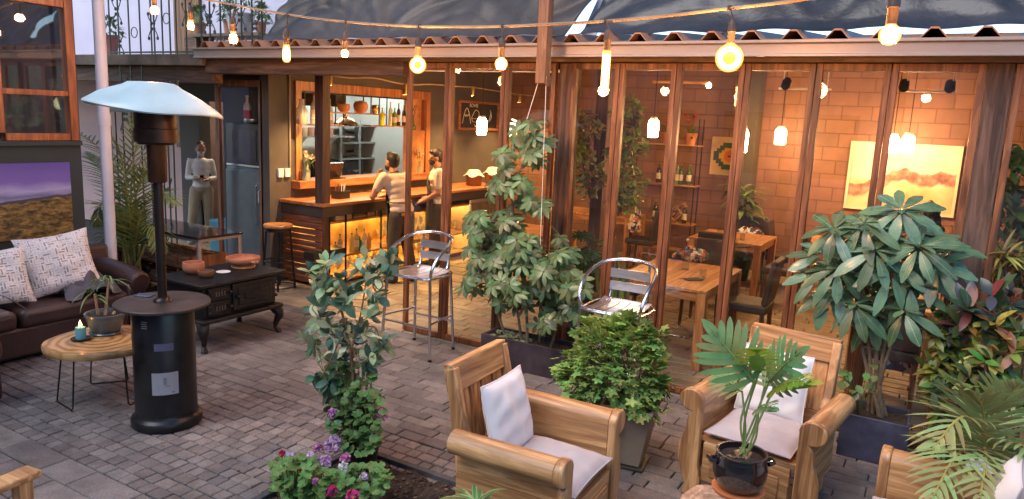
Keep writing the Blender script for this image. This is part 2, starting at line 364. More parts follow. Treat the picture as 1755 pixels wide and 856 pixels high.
# painting on the left wall
m = MB(); m.bb(0, .035, 0, 1.25, 0, .7)
def landscape():
    mm, n, o = nt('landscape_print'); tc = N(n, 'ShaderNodeTexCoord'); sp = N(n, 'ShaderNodeSeparateXYZ'); L(n, tc.outputs['Object'], sp.inputs[0])
    v = coords(n, (1, 2.2, 7), False); no = N(n, 'ShaderNodeTexNoise', Scale=1.8, Detail=7.); L(n, v, no.inputs['Vector'])
    ad = N(n, 'ShaderNodeMath', operation='MULTIPLY_ADD'); ad.inputs[1].default_value = .1; L(n, no.outputs[0], ad.inputs[0]); L(n, sp.outputs['Z'], ad.inputs[2])
    sky = ramp(n, ad.outputs[0], [(.36, (.38, .40, .58)), (.44, (.14, .14, .30)), (.5, (.38, .36, .62)), (.58, (.17, .12, .44)), (.8, (.09, .055, .33))])
    n2 = N(n, 'ShaderNodeTexNoise', Scale=11., Detail=10., Roughness=.75); L(n, coords(n, (1, 1, 2.6), False), n2.inputs['Vector'])
    gr = ramp(n, n2.outputs[0], [(.38, (.015, .014, .008)), (.5, (.14, .09, .025)), (.62, (.36, .22, .07))])
    n3 = N(n, 'ShaderNodeTexNoise', Scale=3.5, Detail=3.); L(n, coords(n, (0, 1, 0), False), n3.inputs['Vector'])
    sl = N(n, 'ShaderNodeMath', operation='MULTIPLY_ADD'); sl.inputs[1].default_value = -.07; L(n, sp.outputs['Y'], sl.inputs[0]); L(n, sp.outputs['Z'], sl.inputs[2])
    a2 = N(n, 'ShaderNodeMath', operation='MULTIPLY_ADD'); a2.inputs[1].default_value = -.05; L(n, n3.outputs[0], a2.inputs[0]); L(n, sl.outputs[0], a2.inputs[2])
    hz = ramp(n, a2.outputs[0], [(.262, (0, 0, 0)), (.268, (1, 1, 1))]); hz2 = ramp(n, a2.outputs[0], [(.285, (0, 0, 0)), (.29, (1, 1, 1))])
    c = mixc(n, (.05, .045, .09), sky, hz2); c = mixc(n, gr, c, hz)
    pp = N(n, 'ShaderNodeBsdfPrincipled', Roughness=.45); L(n, c, pp.inputs['Base Color']); L(n, pp.outputs[0], o.inputs[0]); return mm
a = gx(126, 401, -7.27)
o = m.build('landscape_picture', landscape(), smooth=False, bevel=.003); o.location = (-7.295, a.y-1.25, a.z)
tag(o, 'unframed canvas of dry grassland under a violet sky on the dark left wall', 'picture')
# ---------------------------------------------------------------- recess behind: pink wall, dark wall, doorway
m = MB(); m.bb(-15, -10.7, 7.6, 7.8, 0, 2.62)
tag(m.build('pink_wall', pinkwall, smooth=False), 'pink plaster wall beyond the palm with iron gate in front', 'wall')
dw = thing('doorway_wall', 'dark brown wall with the open doorway where the masked cook stands', 'wall', (0, 0, 0))
m = MB(); m.bb(-10.7, -10.22, 7.55, 7.75, 0, 2.75); m.bb(-10.22, -7.3, 7.55, 7.75, 2.25, 2.75); m.bb(-9.55, -9.45, 7.55, 7.75, 0, 2.25)
m.build('wall', darkwall, dw, smooth=False)
m = MB(); m.bb(-10.52, -10.44, 7.535, 7.548, 1.2, 1.34); m.build('light_switch', white_p, dw, smooth=False, bevel=.003)
m = MB(); m.bb(-15, -7.4, 10.4, 10.5, 0, 3); m.bb(-11.6, -11.5, 7.8, 10.4, 0, 3)
tag(m.build('back_room_wall', mat('back_room_paint', (.11, .075, .06), .8), smooth=False), 'dark brown wall at the back of the room behind the doorway', 'wall')
m = MB(); m.bb(-10.2, -9.5, 10.1, 10.4, 1.45, 1.5); m.bb(-10.2, -9.5, 10.1, 10.4, 1.8, 1.83)
tag(m.build('wall_shelf', oldpostx, smooth=False), 'narrow dark shelf high in the room behind the doorway', 'shelf')
# framed picture on pink wall
c0 = gy(307, 224, 7.58); m = MB(); w, h_ = .065, .27
m.bb(-w, w, -.03, 0, -h_, h_); t = thing('framed_picture', 'small brown framed picture on the pink wall right of the heater head', 'picture', (c0.x, 7.598, c0.z))
m.build('frame', rustwood, t, smooth=False, bevel=.004); m = MB(); m.bb(-w+.03, w-.03, -.034, -.0305, -h_+.04, h_-.04); m.build('print', mat('print_brown', (.2, .12, .07), .5, var=.5, scale=14), t, smooth=False)
# ceiling over recess / balcony slab
sl = thing('balcony', 'concrete balcony floor edge with stained underside above the doorway', 'balcony', (0, 0, 0))
m = MB(); m.bb(-15, -7.52, 5.62, 8.2, 2.64, 2.775); m.build('slab', mat('stained_concrete', (.16, .12, .09), .85, var=.5, scale=3, bump=.6), sl, smooth=False, bevel=.01)
m = MB(); m.bb(-7.52, -4.6, 5.66, 5.84, 2.56, 2.70); m.build('beam', oldpostx, sl, smooth=False, bevel=.005)
m = MB(); m.bb(-11, -7.52, 5.75, 5.9, 2.45, 2.635); m.build('beam', oldpostx, sl, smooth=False)
# white wall behind balcony
bw = thing('upper_house_wall', 'pale lilac upper house wall behind the balcony railing with an ochre door', 'wall', (0, 0, 0))
m = MB(); m.bb(-16, -4.2, 8.0, 8.2, 2.78, 6.5); m.build('wall', mat('lilac_plaster', (.56, .52, .62), .8, var=.06, scale=2), bw, smooth=False)
a, b = gy(302, 50, 7.98).x, gy(345, 50, 7.98).x
m = MB(); m.bb(a, b, 7.94, 7.998, 2.78, 5.2); m.build('door', wood('ochre_door', (.30, .15, .05), (.15, .07, .03), 'z', .6), bw, smooth=False)
# planter shelf on balcony with pots
a, b = gy(350, 60, 7.4).x, gy(462, 60, 7.4).x
m = MB(); m.bb(a-.1, b, 7.25, 7.7, 2.78, 2.98); m.bb(a, b-.05, 7.3, 7.65, 2.98, 3.0)
for i in range(9): m.bb(a+i*(b-a)/9, a+i*(b-a)/9+.03, 7.235, 7.249, 2.8, 3.16)
m.bb(a-.1, b, 7.2, 7.7, 3.18, 3.22)
tag(m.build('plant_bench', wood('bench_brown', (.22, .12, .06), (.1, .05, .03), 'x'), smooth=False), 'brown slatted plant bench standing on the balcony', 'bench')
# ---------------------------------------------------------------- wrought iron
def scroll(M, c, r, turns, start, y=0, flip=1, th=.006):
    pts = []
    for i in range(int(14*turns)+1):
        a = start+flip*2*PI*i/14; rr = r*(1-.75*i/(14*turns)); pts.append((c[0]+rr*math.cos(a), y, c[1]+rr*math.sin(a)))
    M.tube(pts, th, 5)
def vee(M, x, z, s, y=0):     # X of scrolls between bars
    for sx in (-1, 1):
        for sz in (-1, 1):
            M.tube([(x+sx*.02*s, y, z+sz*.02*s), (x+sx*.11*s, y, z+sz*.13*s), (x+sx*.17*s, y, z+sz*.24*s)], .006, 5)
            scroll(M, (x+sx*.045*s, z+sz*.05*s), .035*s, 1.4, PI/2*sz, y, sx*sz)
            scroll(M, (x+sx*.14*s, z+sz*.235*s), .035*s, 1.4, -PI/2*sz, y, -sx*sz)
rl = thing('balcony_railing', 'green wrought iron balcony railing with scrolls and rings above the doorway', 'railing', (0, 5.66, 0))
m = MB(); xs = [gy(x, 50, 5.66).x for x in (188, 203, 221, 240, 259, 264, 278, 291, 302, 319, 345, 360, 378, 395, 414, 432, 449)]
for x in xs: m.box((x, 0, 3.45), (.014, .014, 1.36))
for x in xs[1:4]: m.box((x, 0, 2.60), (.014, .014, .34))
m.build('bars', greeniron, rl, smooth=False)
m = MB(); m.box(((xs[0]+xs[-1])/2, 0, 2.80), (xs[-1]-xs[0]+.1, .02, .02)); m.box(((xs[0]+xs[-1])/2, 0, 4.14), (xs[-1]-xs[0]+.1, .03, .03)); m.build('rails', greeniron, rl, smooth=False)
m = MB(); z0 = gy(260, 35, 5.66).z
for px, py, s in ((262, 45, 1.), (319, 25, .8), (359, 33, 1.), (412, 30, .9), (437, 45, .8), (200, 20, 1.), (205, 75, .9)):
    q = gy(px, py, 5.66); vee(m, q.x, q.z, s*.62)
for px, py in ((230, 56), (285, 32), (397, 20)):
    q = gy(px, py, 5.66); m.torus((q.x, 0, q.z), .062, .006, 20, 5)
m.build('scrollwork', greeniron, rl)
ga = thing('iron_gate', 'dark green wrought iron gate with scrolls behind the palm and patio heater', 'gate', (0, 6.4, 0))
m = MB(); gxs = [gy(x, 350, 6.4).x for x in (196, 205, 217, 232, 247, 262, 274, 283, 292, 301)]
for x in gxs: m.box((x, 0, 1.05), (.016, .016, 2.0))
m.box(((gxs[0]+gxs[-1])/2, 0, 2.05), (gxs[-1]-gxs[0]+.03, .03, .03)); m.box(((gxs[0]+gxs[-1])/2, 0, .1), (gxs[-1]-gxs[0]+.03, .03, .03))
m.build('bars', greeniron, ga, smooth=False)
m = MB()
for px, py in ((285, 330), (283, 420), (215, 200), (240, 230), (212, 330)):
    q = gy(px, py, 6.4); vee(m, q.x, q.z, .8)
m.build('scrollwork', greeniron, ga)
# ---------------------------------------------------------------- kitchen wall (X=-7.2) with serving window
F0, F1 = gx(504, 142, -7.2), gx(736.5, 158.5, -7.2); FB = gx(512, 309, -7.2).z
kw = thing('kitchen_wall', 'dark olive wall with the orange timber serving hatch behind the bar', 'wall', (-7.2, 0, 0))
ya, yb, za, zb = F0.y, F1.y, FB, 2.55
m = MB(); m.bb(-.15, 0, 6.3, ya, 0, 2.95); m.bb(-.15, 0, ya, yb, 0, za-.1); m.bb(-.15, 0, ya, yb, zb, 3.1); m.bb(-.15, 0, yb, 11.8, 0, 3.4)
m.build('wall', darkwall, kw, smooth=False)
yp = gx(703, 250, -7.2).y
m = MB(); m.bb(-.17, .03, ya, ya+.1, za, zb); m.bb(-.17, .03, yb-.1, yb, za, zb); m.bb(-.165, .025, ya+.1, yb-.1, zb-.12, zb); m.build('hatch_frame', orange_woodz, kw, smooth=False, bevel=.004)
m = MB(); m.bb(-.14, .0, yp, yb-.102, za, 1.95); m.bb(-.14, -.08, yp, yb-.102, 1.95, zb-.122); m.build('hatch_panel', mat('knotty_board', (.6, .3, .11), .5, var=.25, scale=5, col2=(.42, .16, .05)), kw, smooth=False)
m = MB(); m.bb(-.2, .16, ya-.06, yb+.1, za-.1, za); m.build('hatch_ledge', orange_wood, kw, smooth=False, bevel=.006)
for px in (495, 483+0):
    pass
m = MB(); q = gx(492, 297, -7.19); q2 = gx(502, 297, -7.19)
m.bb(.001, .03, 6.42, 6.5, q.z-.05, q.z+.06); m.bb(.001, .03, 6.53, 6.61, q.z-.05, q.z+.06); m.build('socket', white_p, kw, smooth=False, bevel=.004)
m = MB(); m.tube([(.015, 6.62, 1.36), (.015, 6.62, 2.6), (.015, 6.66, 2.66)], .012, 8); m.build('conduit', mat('conduit', (.3, .22, .14), .5), kw)
# hatch shelves hung on rods (three boards at two heights)
hs = thing('hanging_shelf', 'black rod and timber bottle shelf hung across the serving hatch', 'shelf', (-7.2, 0, 0))
zz = lambda px, py: gx(px, py, -7.15).z
yy = lambda px: gx(px, 220, -7.15).y
zl, zh = zz(530, 213), zz(620, 194)
m = MB()
for px in (527, 565, 593, 640, 667): m.bb(-.006, .006, yy(px)-.006, yy(px)+.006, zl-.01 if px in (527,565,593,667) else zh, zb-.12)
for px in (527, 565, 593, 640, 667): m.bb(-.15, -.138, yy(px)-.006, yy(px)+.006, zl-.01 if px in (527,565,593,667) else zh, zb-.12)
m.bb(-.15, .0, ya+.101, yp-.01, zb-.14, zb-.125); m.build('rods', blackmetal, hs, smooth=False)
for a, b, z in ((ya+.105, yy(593), zl), (yy(567), yy(667), zh), (yy(640), yp+.02, zz(690, 216))):
    m = MB(); m.bb(-.15, .01, a, b, z-.02, z); m.build('board', orange_wood, hs, smooth=False)
# kitchen room
m = MB(); m.bb(-9.6, -9.5, 7.8, 10.4, 0, 2.9); m.bb(-9.6, -7.36, 10.3, 10.4, 0, 2.9)
m.bb(-9.5, -8.4, 7.8, 7.85, 0, 2.86); m.bb(-8.45, -8.4, 6.7, 7.8, 0, 2.86); m.bb(-8.4, -7.36, 6.65, 6.7, 0, 2.86); m.bb(-9.5, -7.36, 7.8, 10.3, 2.86, 2.9); m.bb(-8.45, -7.36, 6.7, 7.8, 2.86, 2.9)
tag(m.build('kitchen_room_wall', kitchenwall, smooth=False), 'pale grey kitchen walls seen through the serving hatch', 'wall')
m = MB(); m.bb(-8.46, -7.36, 6.625, 6.645, 0, 2.75); tag(m.build('alcove_wall', darkwall, smooth=False), 'dark alcove wall behind the refrigerator', 'wall')
# ---------------------------------------------------------------- dining room shell
m = MB(); m.bb(-7.2, 4, 11.8, 12.0, 0, 3.6)
bwall = blocks('painted_block', (.25, .125, .082), (.17, .08, .05), .4, .2, .55, bump=.6)
tag(m.build('block_wall', bwall, smooth=False), 'long brown painted concrete block wall at the back of the dining room', 'wall')
m = MB(); m.bb(3.4, 3.6, 5.8, 11.8, 0, 3.5)
tag(m.build('side_wall', darkwall, smooth=False), 'dark side wall closing the dining room on the right', 'wall')
q0, q1 = gy(1258, 300, 11.6).x, gy(1292, 300, 11.6).x
m = MB(); m.bb(q0, q1, 11.45, 11.797, 0, 3.3)
tag(m.build('wall_pillar', darkwall, smooth=False), 'dark brown pillar against the block wall right of the step-pattern picture', 'pillar')
m = MB(); m.add([(-7.2, 5.75, 2.73), (4, 5.75, 2.73), (4, 12, 3.32), (-7.2, 12, 3.32), (-7.2, 5.75, 2.78), (4, 5.75, 2.78), (4, 12, 3.37), (-7.2, 12, 3.37)], [(0, 1, 2, 3), (4, 5, 6, 7), (0, 1, 5, 4), (1, 2, 6, 5), (2, 3, 7, 6), (3, 0, 4, 7)])
tag(m.build('ceiling', mat('ceiling_brown', (.13, .09, .065), .8, var=.2), smooth=False), kind='structure')
for i, y in enumerate((7.1, 8.6, 10.1)):
    z = 2.73+(y-5.75)*.0944
    m = MB(); m.bb(-7.19, 3.39, y, y+.1, z-.12, z-.003)
    tag(m.build('ceiling_beam', oldpostx, smooth=False), ['brown ceiling beam nearest the glass', 'brown ceiling beam crossing the middle of the dining room', 'brown ceiling beam nearest the block wall'][i], 'beam', 'ceiling beams')
# ---------------------------------------------------------------- roof
rf = thing('canopy_roof', 'corrugated roof sheet with scalloped front edge above the glass wall', 'roof', (0, 0, 0))
m = MB(); xs = []; X = -7.5; pitch = .29
prof = [(0, 0), (.055, .062), (.10, .062), (.155, 0)]
while X < 4.2:
    for a, b in prof: xs.append((X+a, b))
    X += pitch
vs = []; 
for y, z in ((5.58, 2.845), (12.2, 3.42)):
    vs += [(x, y, z+b) for x, b in xs] + [(x, y, z+b-.012) for x, b in xs]
k = len(xs); fs = []
for i in range(k-1):
    fs += [(i, i+1, 2*k+i+1, 2*k+i), (k+i, k+i+1, 3*k+i+1, 3*k+i), (i, i+1, k+i+1, k+i)]
m.add(vs, fs); m.build('corrugated_sheet', mat('roof_sheet', (.35, .16, .08), .6, var=.3, scale=4), rf, smooth=False)
m = MB(); prof = [(5.66, 2.715), (5.50, 2.715), (5.50, 2.73), (5.512, 2.735), (5.512, 2.80), (5.49, 2.808), (5.49, 2.828), (5.53, 2.828), (5.535, 2.74), (5.66, 2.74)]
m.prism([(y, z) for y, z in prof], -7.52, 4.2, 'x')
m.build('gutter', mat('gutter_metal', (.34, .26, .22), .42, .4, var=.15, scale=3, stretch=(.3, 1, 1)), rf, smooth=False, bevel=.002)
m = MB(); m.bb(-7.5, 4.2, 5.665, 5.72, 2.69, 2.84); m.build('fascia', oldpostx, rf, smooth=False)
# tarpaulins
def tarp(name, x0, x1, seed, label, dens=1.):
    r = random.Random(seed); M = MB(); nx, nz = int((x1-x0)*26), 60; vs = []
    sags = [(r.uniform(x0, x1), r.uniform(.5, 1.1)) for _ in range(7)]
    for j in range(nz+1):
        t = j/nz
        for i in range(nx+1):
            s = i/nx; x = x0+(x1-x0)*s
            u = (x-x0)/1.75; cell = u-math.floor(u); cat = 4*(cell-.5)**2
            q = t*1.0+cat*.36+.05*math.sin(2.1*x)
            amp = .06*(t*(1.25-t)+.04)*3
            rg = lambda v: 1-2*abs(math.sin(v))**.85
            y = 5.84+1.3*t + amp*(.55*rg(q*9+math.sin(x*.9))+.38*rg(q*19+1.1*x+2)+.28*rg(4*x+7*q+math.sin(3*x))+.15*math.sin(23*x+9*q)) 
            z = 2.93+1.5*t
            if t < .05: y = 5.72+.12*t/.05; z = 2.922+.3*t
            vs.append((x+.04*math.sin(z*9+x), y, z+.012*math.sin(x*9)))
    w = nx+1
    M.add(vs, [(j*w+i, j*w+i+1, (j+1)*w+i+1, (j+1)*w+i) for j in range(nz) for i in range(nx)])
    o = M.build(name, mat('tarp_vinyl_'+('brown' if seed == 1 else 'black'), (.062, .046, .036) if seed == 1 else (.035, .034, .038), .48 if seed == 1 else .36, var=.35, scale=3, spec=.5, rvar=.12, stain=.4, bump=.3, bscale=30), fix=False)
    o.modifiers.new('thick', 'SOLIDIFY').thickness = .004; o.data.set_sharp_from_angle(angle=PI)
    return tag(o, label, 'tarpaulin', 'tarpaulins over the roof')
xa, xb = gy(455, 60, 5.9).x, gy(985, 40, 5.9).x
tarp('tarpaulin', xa, xb, 1, 'dark brown creased tarpaulin draped on the left half of the roof')
tarp('tarpaulin', gy(1010, 40, 5.9).x, 4.3, 2, 'glossy black creased tarpaulin draped on the right half of the roof')
m = MB(); a, b = gy(988, 70, 6.0).x, gy(1000, 70, 6.0).x
m.add([(a-.02, 6.1, 2.93), (b+.05, 6.1, 2.93), (b+.32, 7.4, 4.6), (a+.05, 7.4, 4.6), (a-.02, 6.12, 2.93), (b+.05, 6.12, 2.93), (b+.32, 7.42, 4.6), (a+.05, 7.42, 4.6)], [(0, 1, 2, 3), (4, 5, 6, 7), (0, 1, 5, 4), (1, 2, 6, 5), (2, 3, 7, 6), (3, 0, 4, 7)])
tag(m.build('roof_strip', mat('pale_sheet', (.62, .64, .75), .4, var=.1), smooth=False), 'pale translucent roofing strip showing between the two tarpaulins', 'sheet')
# ---------------------------------------------------------------- posts
pp = gz(553, 492)
m = MB(); m.bb(-.065, .065, -.065, .065, 0, 2.64)
o = m.build('timber_post', wood('dark_post', (.12, .05, .03), (.05, .02, .012), 'z', .6), smooth=False, bevel=.005); o.location = (pp.x, pp.y, 0); tag(o, 'dark square post at the near corner of the bar', 'post', 'timber posts')
m = MB(); m.bb(-2.975, -2.83, 5.78, 5.93, 0, 2.69); tag(m.build('timber_post', oldpost, smooth=False, bevel=.008), 'weathered brown post in the glass wall behind the umbrella plant', 'post', 'timber posts')
m = MB(); m.bb(.155, .305, 5.72, 5.87, 0, 2.69); tag(m.build('timber_post', oldpost, smooth=False, bevel=.008), 'weathered brown post in the glass wall right of the blue planter', 'post', 'timber posts')
q = gy(925, 143, 5.3)
m = MB(); m.bb(q.x-.045, q.x+.045, 5.3, 5.39, q.z, 4.4); tag(m.build('hanging_timber', wood('timber_brown', (.3, .16, .09), (.13, .06, .035), 'z', .6), smooth=False, bevel=.004), 'upright timber ending in mid air in front of the gutter above the umbrella plant', 'timber')
m = MB(); m.bb(q.x+.047, -2.84, 5.31, 5.38, q.z-.02, q.z+.06); tag(m.build('cross_timber', oldpostx, smooth=False), 'short horizontal timber joining the hanging timber to the glass wall post', 'timber')
for i, (a, b, lab) in enumerate((((922, 143), (903, 205), 'left taut white string from the hanging timber to the umbrella plant'), ((936, 143), (926, 420), 'right taut white string from the hanging timber to the umbrella plant'))):
    A = gy(*a, 5.33); B = gy(*b, 5.3); m = MB(); m.tube([A, B], .0025, 5); tag(m.build('plant_string', white_p), lab, 'string', 'plant strings')
# ---------------------------------------------------------------- glass wall
edges = [(-4.60, -4.11, 1), (-4.105, -3.49, 1), (-3.485, -2.98, 1), (-2.825, -2.395, 1), (-2.39, -1.915, 1), (-1.91, -1.385, 1), (-1.38, -.885, 1), (-.88, -.40, 1), (-.395, .15, 1), (.31, .86, 1), (.865, 1.5, 1), (1.505, 2.2, 1)]
glab = ['leftmost glazed screen beside the bar stool with no left neighbour', 'glazed screen behind the left aluminium stool', 'glazed screen behind the upper umbrella plant', 'glazed screen right of the middle post by the ivy-covered column', 'glazed screen behind the right aluminium stool', 'glazed screen in front of the near dining table', 'glazed screen left of the philodendron armchair back', 'glazed screen behind the cushioned armchair at the back', 'glazed screen behind the large blue-potted plant', 'glazed screen just right of the right-hand post', 'glazed screen behind the croton bushes', 'glazed screen at the far right end']
for (a, b, k), lab in zip(edges, glab):
    g = thing('glazed_screen', lab, 'glass screen', ((a+b)/2, 5.75, 0), group='glass wall units of the dining room'); w = (b-a)/2; s = .042
    g['kind'] = 'thing'
    m = MB(); m.bb(-w, -w+s, -.025, .025, 0.01, 2.685); m.bb(w-s, w, -.025, .025, .01, 2.685); m.bb(-w+s, w-s, -.022, .022, 2.635, 2.685); m.bb(-w+s, w-s, -.022, .022, .01, .06)
    m.build('frame', rustwood, g, smooth=False, bevel=.003)
    m = MB(); m.bb(-w+s-.005, w-s+.005, -.003, .003, .055, 2.64); o = m.build('pane', pane_m, g, smooth=False)
# ---------------------------------------------------------------- courtyard behind the camera (lights and is mirrored in the glass)
hb = thing('courtyard_house', 'grey lilac house across the courtyard behind the viewer', 'house', (0, 0, 0))
m = MB(); m.bb(-24, 8, -6.2, -6, 0, 5.2); m.build('wall', mat('far_plaster', (.46, .39, .48), .8), hb, smooth=False)
for x in (-3.2, -1.1, .3, 1.8, 3.4):
    m = MB(); m.bb(x, x+.22, -6, -5.85, 0, 5.2); m.build('pillar', oldpost, hb, smooth=False)
for x in (-6.2, -4.6, -2.6, .9):
    m = MB(); m.bb(x, x+.9, -6, -5.96, 1.2, 2.6); m.build('window', mat('dark_window', (.03, .03, .04), .1), hb, smooth=False)
# ---------------------------------------------------------------- soft things
def cushion(M, w, h, t, k=14, pinch=.06, seed=0, wr=.006):
    r = random.Random(seed); ph = [r.uniform(0, 6) for _ in range(6)]
    for side in (1, -1):
        vs = []
        for j in range(k+1):
            for i in range(k+1):
                u, v = 2*i/k-1, 2*j/k-1
                e = max(0, 1-abs(u)**2.6)*max(0, 1-abs(v)**2.6)
                px = u*w/2*(1-pinch*(1-abs(v)**2)*u*u); py = v*h/2*(1-pinch*(1-abs(u)**2)*v*v)
                z = side*(t/2*e**.45) + wr*1.6*math.sin(7*u+ph[0]+3*v)*e + wr*1.2*math.sin(11*v+ph[1]-5*u+2*math.sin(3*u))*e + wr*.9*math.sin(19*u*v+ph[2])*e + wr*1.3*max(0, math.sin(16*(u*u+v*v)+ph[3]+6*math.atan2(v, u+.01)))*e*abs(u*v)*2.2
                vs.append((px, py, z))
        f = [(j*(k+1)+i, j*(k+1)+i+1, (j+1)*(k+1)+i+1, (j+1)*(k+1)+i) for j in range(k) for i in range(k)]
        M.add(vs, f if side > 0 else [q[::-1] for q in f])
def piping(M, w, h, pinch=.06, r=.005, k=14):
    pts = []
    for a in range(4):
        for i in range(k):
            t = 2*i/k-1; u, v = [(t, -1), (1, t), (-t, 1), (-1, -t)][a]
            pts.append((u*w/2*(1-pinch*(1-abs(v)**2)*u*u), v*h/2*(1-pinch*(1-abs(u)**2)*v*v), 0))
    pts.append(pts[0]); M.tube(pts, r, 6, caps=False)
def fabric(name, col, **k): return mat(name, col, .9, bump=.35, bscale=260, sheen=.2, var=.07, scale=5, **k)
greyfab = fabric('grey_linen', (.43, .40, .42)); whitefab = fabric('white_linen', (.72, .70, .70)); mauvefab = fabric('mauve_linen', (.44, .39, .40))
def geo_fabric():
    mm, n, o = nt('key_pattern_fabric'); v = coords(n, (1, 1, 1), False)
    def br(w, h, off, rot):
        mp = N(n, 'ShaderNodeMapping'); mp.inputs['Rotation'].default_value = (0, 0, rot); L(n, v, mp.inputs['Vector'])
        b = N(n, 'ShaderNodeTexBrick', Scale=1.); b.offset = off; b.inputs['Brick Width'].default_value = w; b.inputs['Row Height'].default_value = h; b.inputs['Mortar Size'].default_value = .0045; b.inputs['Mortar Smooth'].default_value = 0.
        b.inputs['Color1'].default_value = (0, 0, 0, 1); b.inputs['Color2'].default_value = (1, 1, 1, 1); b.inputs['Mortar'].default_value = (0, 0, 0, 1)
        L(n, mp.outputs[0], b.inputs['Vector']); return b
    a = br(.06, .022, .5, 0); b = br(.06, .022, .5, PI/2); ch = N(n, 'ShaderNodeTexChecker', Scale=16.); L(n, v, ch.inputs['Vector'])
    f = mixc(n, a.outputs['Fac'], b.outputs['Fac'], ch.outputs['Fac'])
    k = mixc(n, a.outputs[0], b.outputs[0], ch.outputs['Fac'])
    kk = ramp(n, k, [(.35, (.33, .28, .26)), (.5, (.6, .56, .54))])
    c = mixc(n, kk, (.72, .69, .68), f)
    p = N(n, 'ShaderNodeBsdfPrincipled', Roughness=.9); L(n, c, p.inputs['Base Color']); L(n, p.outputs[0], o.inputs[0]); return mm
keyfab = geo_fabric()
def place(o, loc, fwd, up, spin=0.):     # local z -> fwd (cushion normal), local y -> up
    f = Vector(fwd).normalized(); u = Vector(up); r = u.cross(f).normalized(); u = f.cross(r)
    R = Matrix(((r.x, u.x, f.x), (r.y, u.y, f.y), (r.z, u.z, f.z)))
    o.matrix_world = Matrix.Translation(loc) @ (R @ Matrix.Rotation(spin, 3, 'Z')).to_4x4(); return o
# ---------------------------------------------------------------- sofas
leather = mat('brown_leather', (.048, .022, .02), .38, var=.35, scale=4, bump=.4, bscale=90, spec=.6)
so = thing('leather_sofa', 'dark brown leather sofa along the teal wall under the landscape picture', 'sofa', (-6.85, 0, 0))
m = MB(); m.bb(-.36, .40, .9, 3.95, .04, .30); m.build('base', leather, so, bevel=.03, seg=3)
for i, (a, b) in enumerate(((.9, 1.9), (1.92, 2.98), (3.0, 3.94))):
    m = MB(); m.bb(-.2, .44, a, b, .29, .45); m.build('seat_cushion', leather, so, bevel=.05, seg=4)
    m = MB(); m.box((-.24, (a+b)/2, .62), (.2, b-a-.01, .42), Matrix.Rotation(rad(-10), 3, 'Y')); m.build('back_cushion', leather, so, bevel=.06, seg=4)
m = MB(); m.bb(-.43, -.3, .9, 4.2, .04, .78); m.build('back', leather, so, bevel=.04, seg=3)
m = MB(); m.bb(-.42, .38, 3.96, 4.14, .04, .5)
m.tube([(-.42, 4.08, .54), (-.2, 4.08, .555), (.2, 4.08, .53), (.40, 4.08, .50)], [.11, .115, .115, .10], 16); m.build('arm', leather, so, bevel=.02)
for x in (-.3, .34):
    m = MB(); m.lathe([(.025, 0), (.03, .045)], 10, (x, 3.9, 0)); m.build('foot', blackmetal, so)
s2 = thing('leather_sofa', 'end of a second dark leather sofa at the left edge of the patio', 'sofa', (-6.4, 1.9, 0))
m = MB(); m.bb(-.8, .78, -.9, .58, .03, .33); m.build('base', leather, s2, bevel=.04, seg=3)
m = MB(); m.bb(-.8, .80, -.3, .60, .33, .50); m.build('seat_cushion', leather, s2, bevel=.06, seg=4)
o = MB(); cushion(o, .60, .56, .18, 18, .1, 3); o = o.build('throw_pillow', keyfab)
P = gx(98, 476, -6.78); place(o, (-6.74, P.y, .74), (1, -.32, .42), (-.35, .02, 1), .05); tag(o, 'large square pillow with a grey key pattern in the middle of the sofa', 'pillow', 'patterned pillows')
o = MB(); cushion(o, .50, .50, .16, 18, .1, 4); o = o.build('throw_pillow', keyfab)
P = gx(5, 482, -6.7); place(o, (-6.68, P.y-.06, .70), (1, -.25, .4), (-.35, 0, 1), -.03); tag(o, 'key patterned pillow cut off by the left edge of the photo', 'pillow', 'patterned pillows')
def heap(M, w, d, h, k=22, seed=1, droop=None):
    r = random.Random(seed); ph = [r.uniform(0, 6) for _ in range(8)]; vs = []
    for j in range(k+1):
        for i in range(k+1):
            u, v = 2*i/k-1, 2*j/k-1; rr = min(1, math.hypot(u, v)*.85+.0)
            e = max(0, 1-rr**2)
            z = h*(e**.6)*(.62+.22*math.sin(6*u+ph[0]+3*math.sin(2.3*v+ph[1]))+.16*math.sin(9*v+ph[2]+4*math.sin(3*u)))+.008
            vs.append((u*w/2*(1+.1*math.sin(4*v+ph[3])), v*d/2*(1+.1*math.sin(5*u+ph[4])), z))
    M.add(vs, [(j*(k+1)+i, j*(k+1)+i+1, (j+1)*(k+1)+i+1, (j+1)*(k+1)+i) for j in range(k) for i in range(k)])
m = MB(); heap(m, .36, .46, .22, seed=5); o = m.build('folded_jacket', mat('slate_cloth', (.10, .09, .105), .85, var=.4, scale=5, bump=.2))
P = gz(172, 512, .45); o.location = (P.x-.25, P.y+.02, .45); tag(o, 'crumpled dark grey jacket lying at the right end of the sofa', 'jacket')
m = MB(); heap(m, .42, .40, .12, seed=9); o = m.build('blanket', mat('blue_grey_cloth', (.11, .125, .17), .9, var=.2, scale=4, bump=.2))
o.location = (-5.83, 2.26, .49); tag(o, 'blue grey blanket spilling over the second sofa at the left edge', 'blanket')
m = MB(); P = gz(20, 545, .46); c = Vector((P.x-.1, P.y-.1, .46))
pts = [c+Vector((0, -.25+.5*t, .02+.17*math.sin(PI*t))) for t in [i/12 for i in range(13)]]
vs = []
for p in pts: vs += [p+Vector((-.025, 0, 0)), p+Vector((.025, 0, 0)), p+Vector((.025, 0, .006)), p+Vector((-.025, 0, .006))]
fs = []
for i in range(12):
    a = i*4; fs += [(a+j, a+(j+1) % 4, a+4+(j+1) % 4, a+4+j) for j in range(4)]
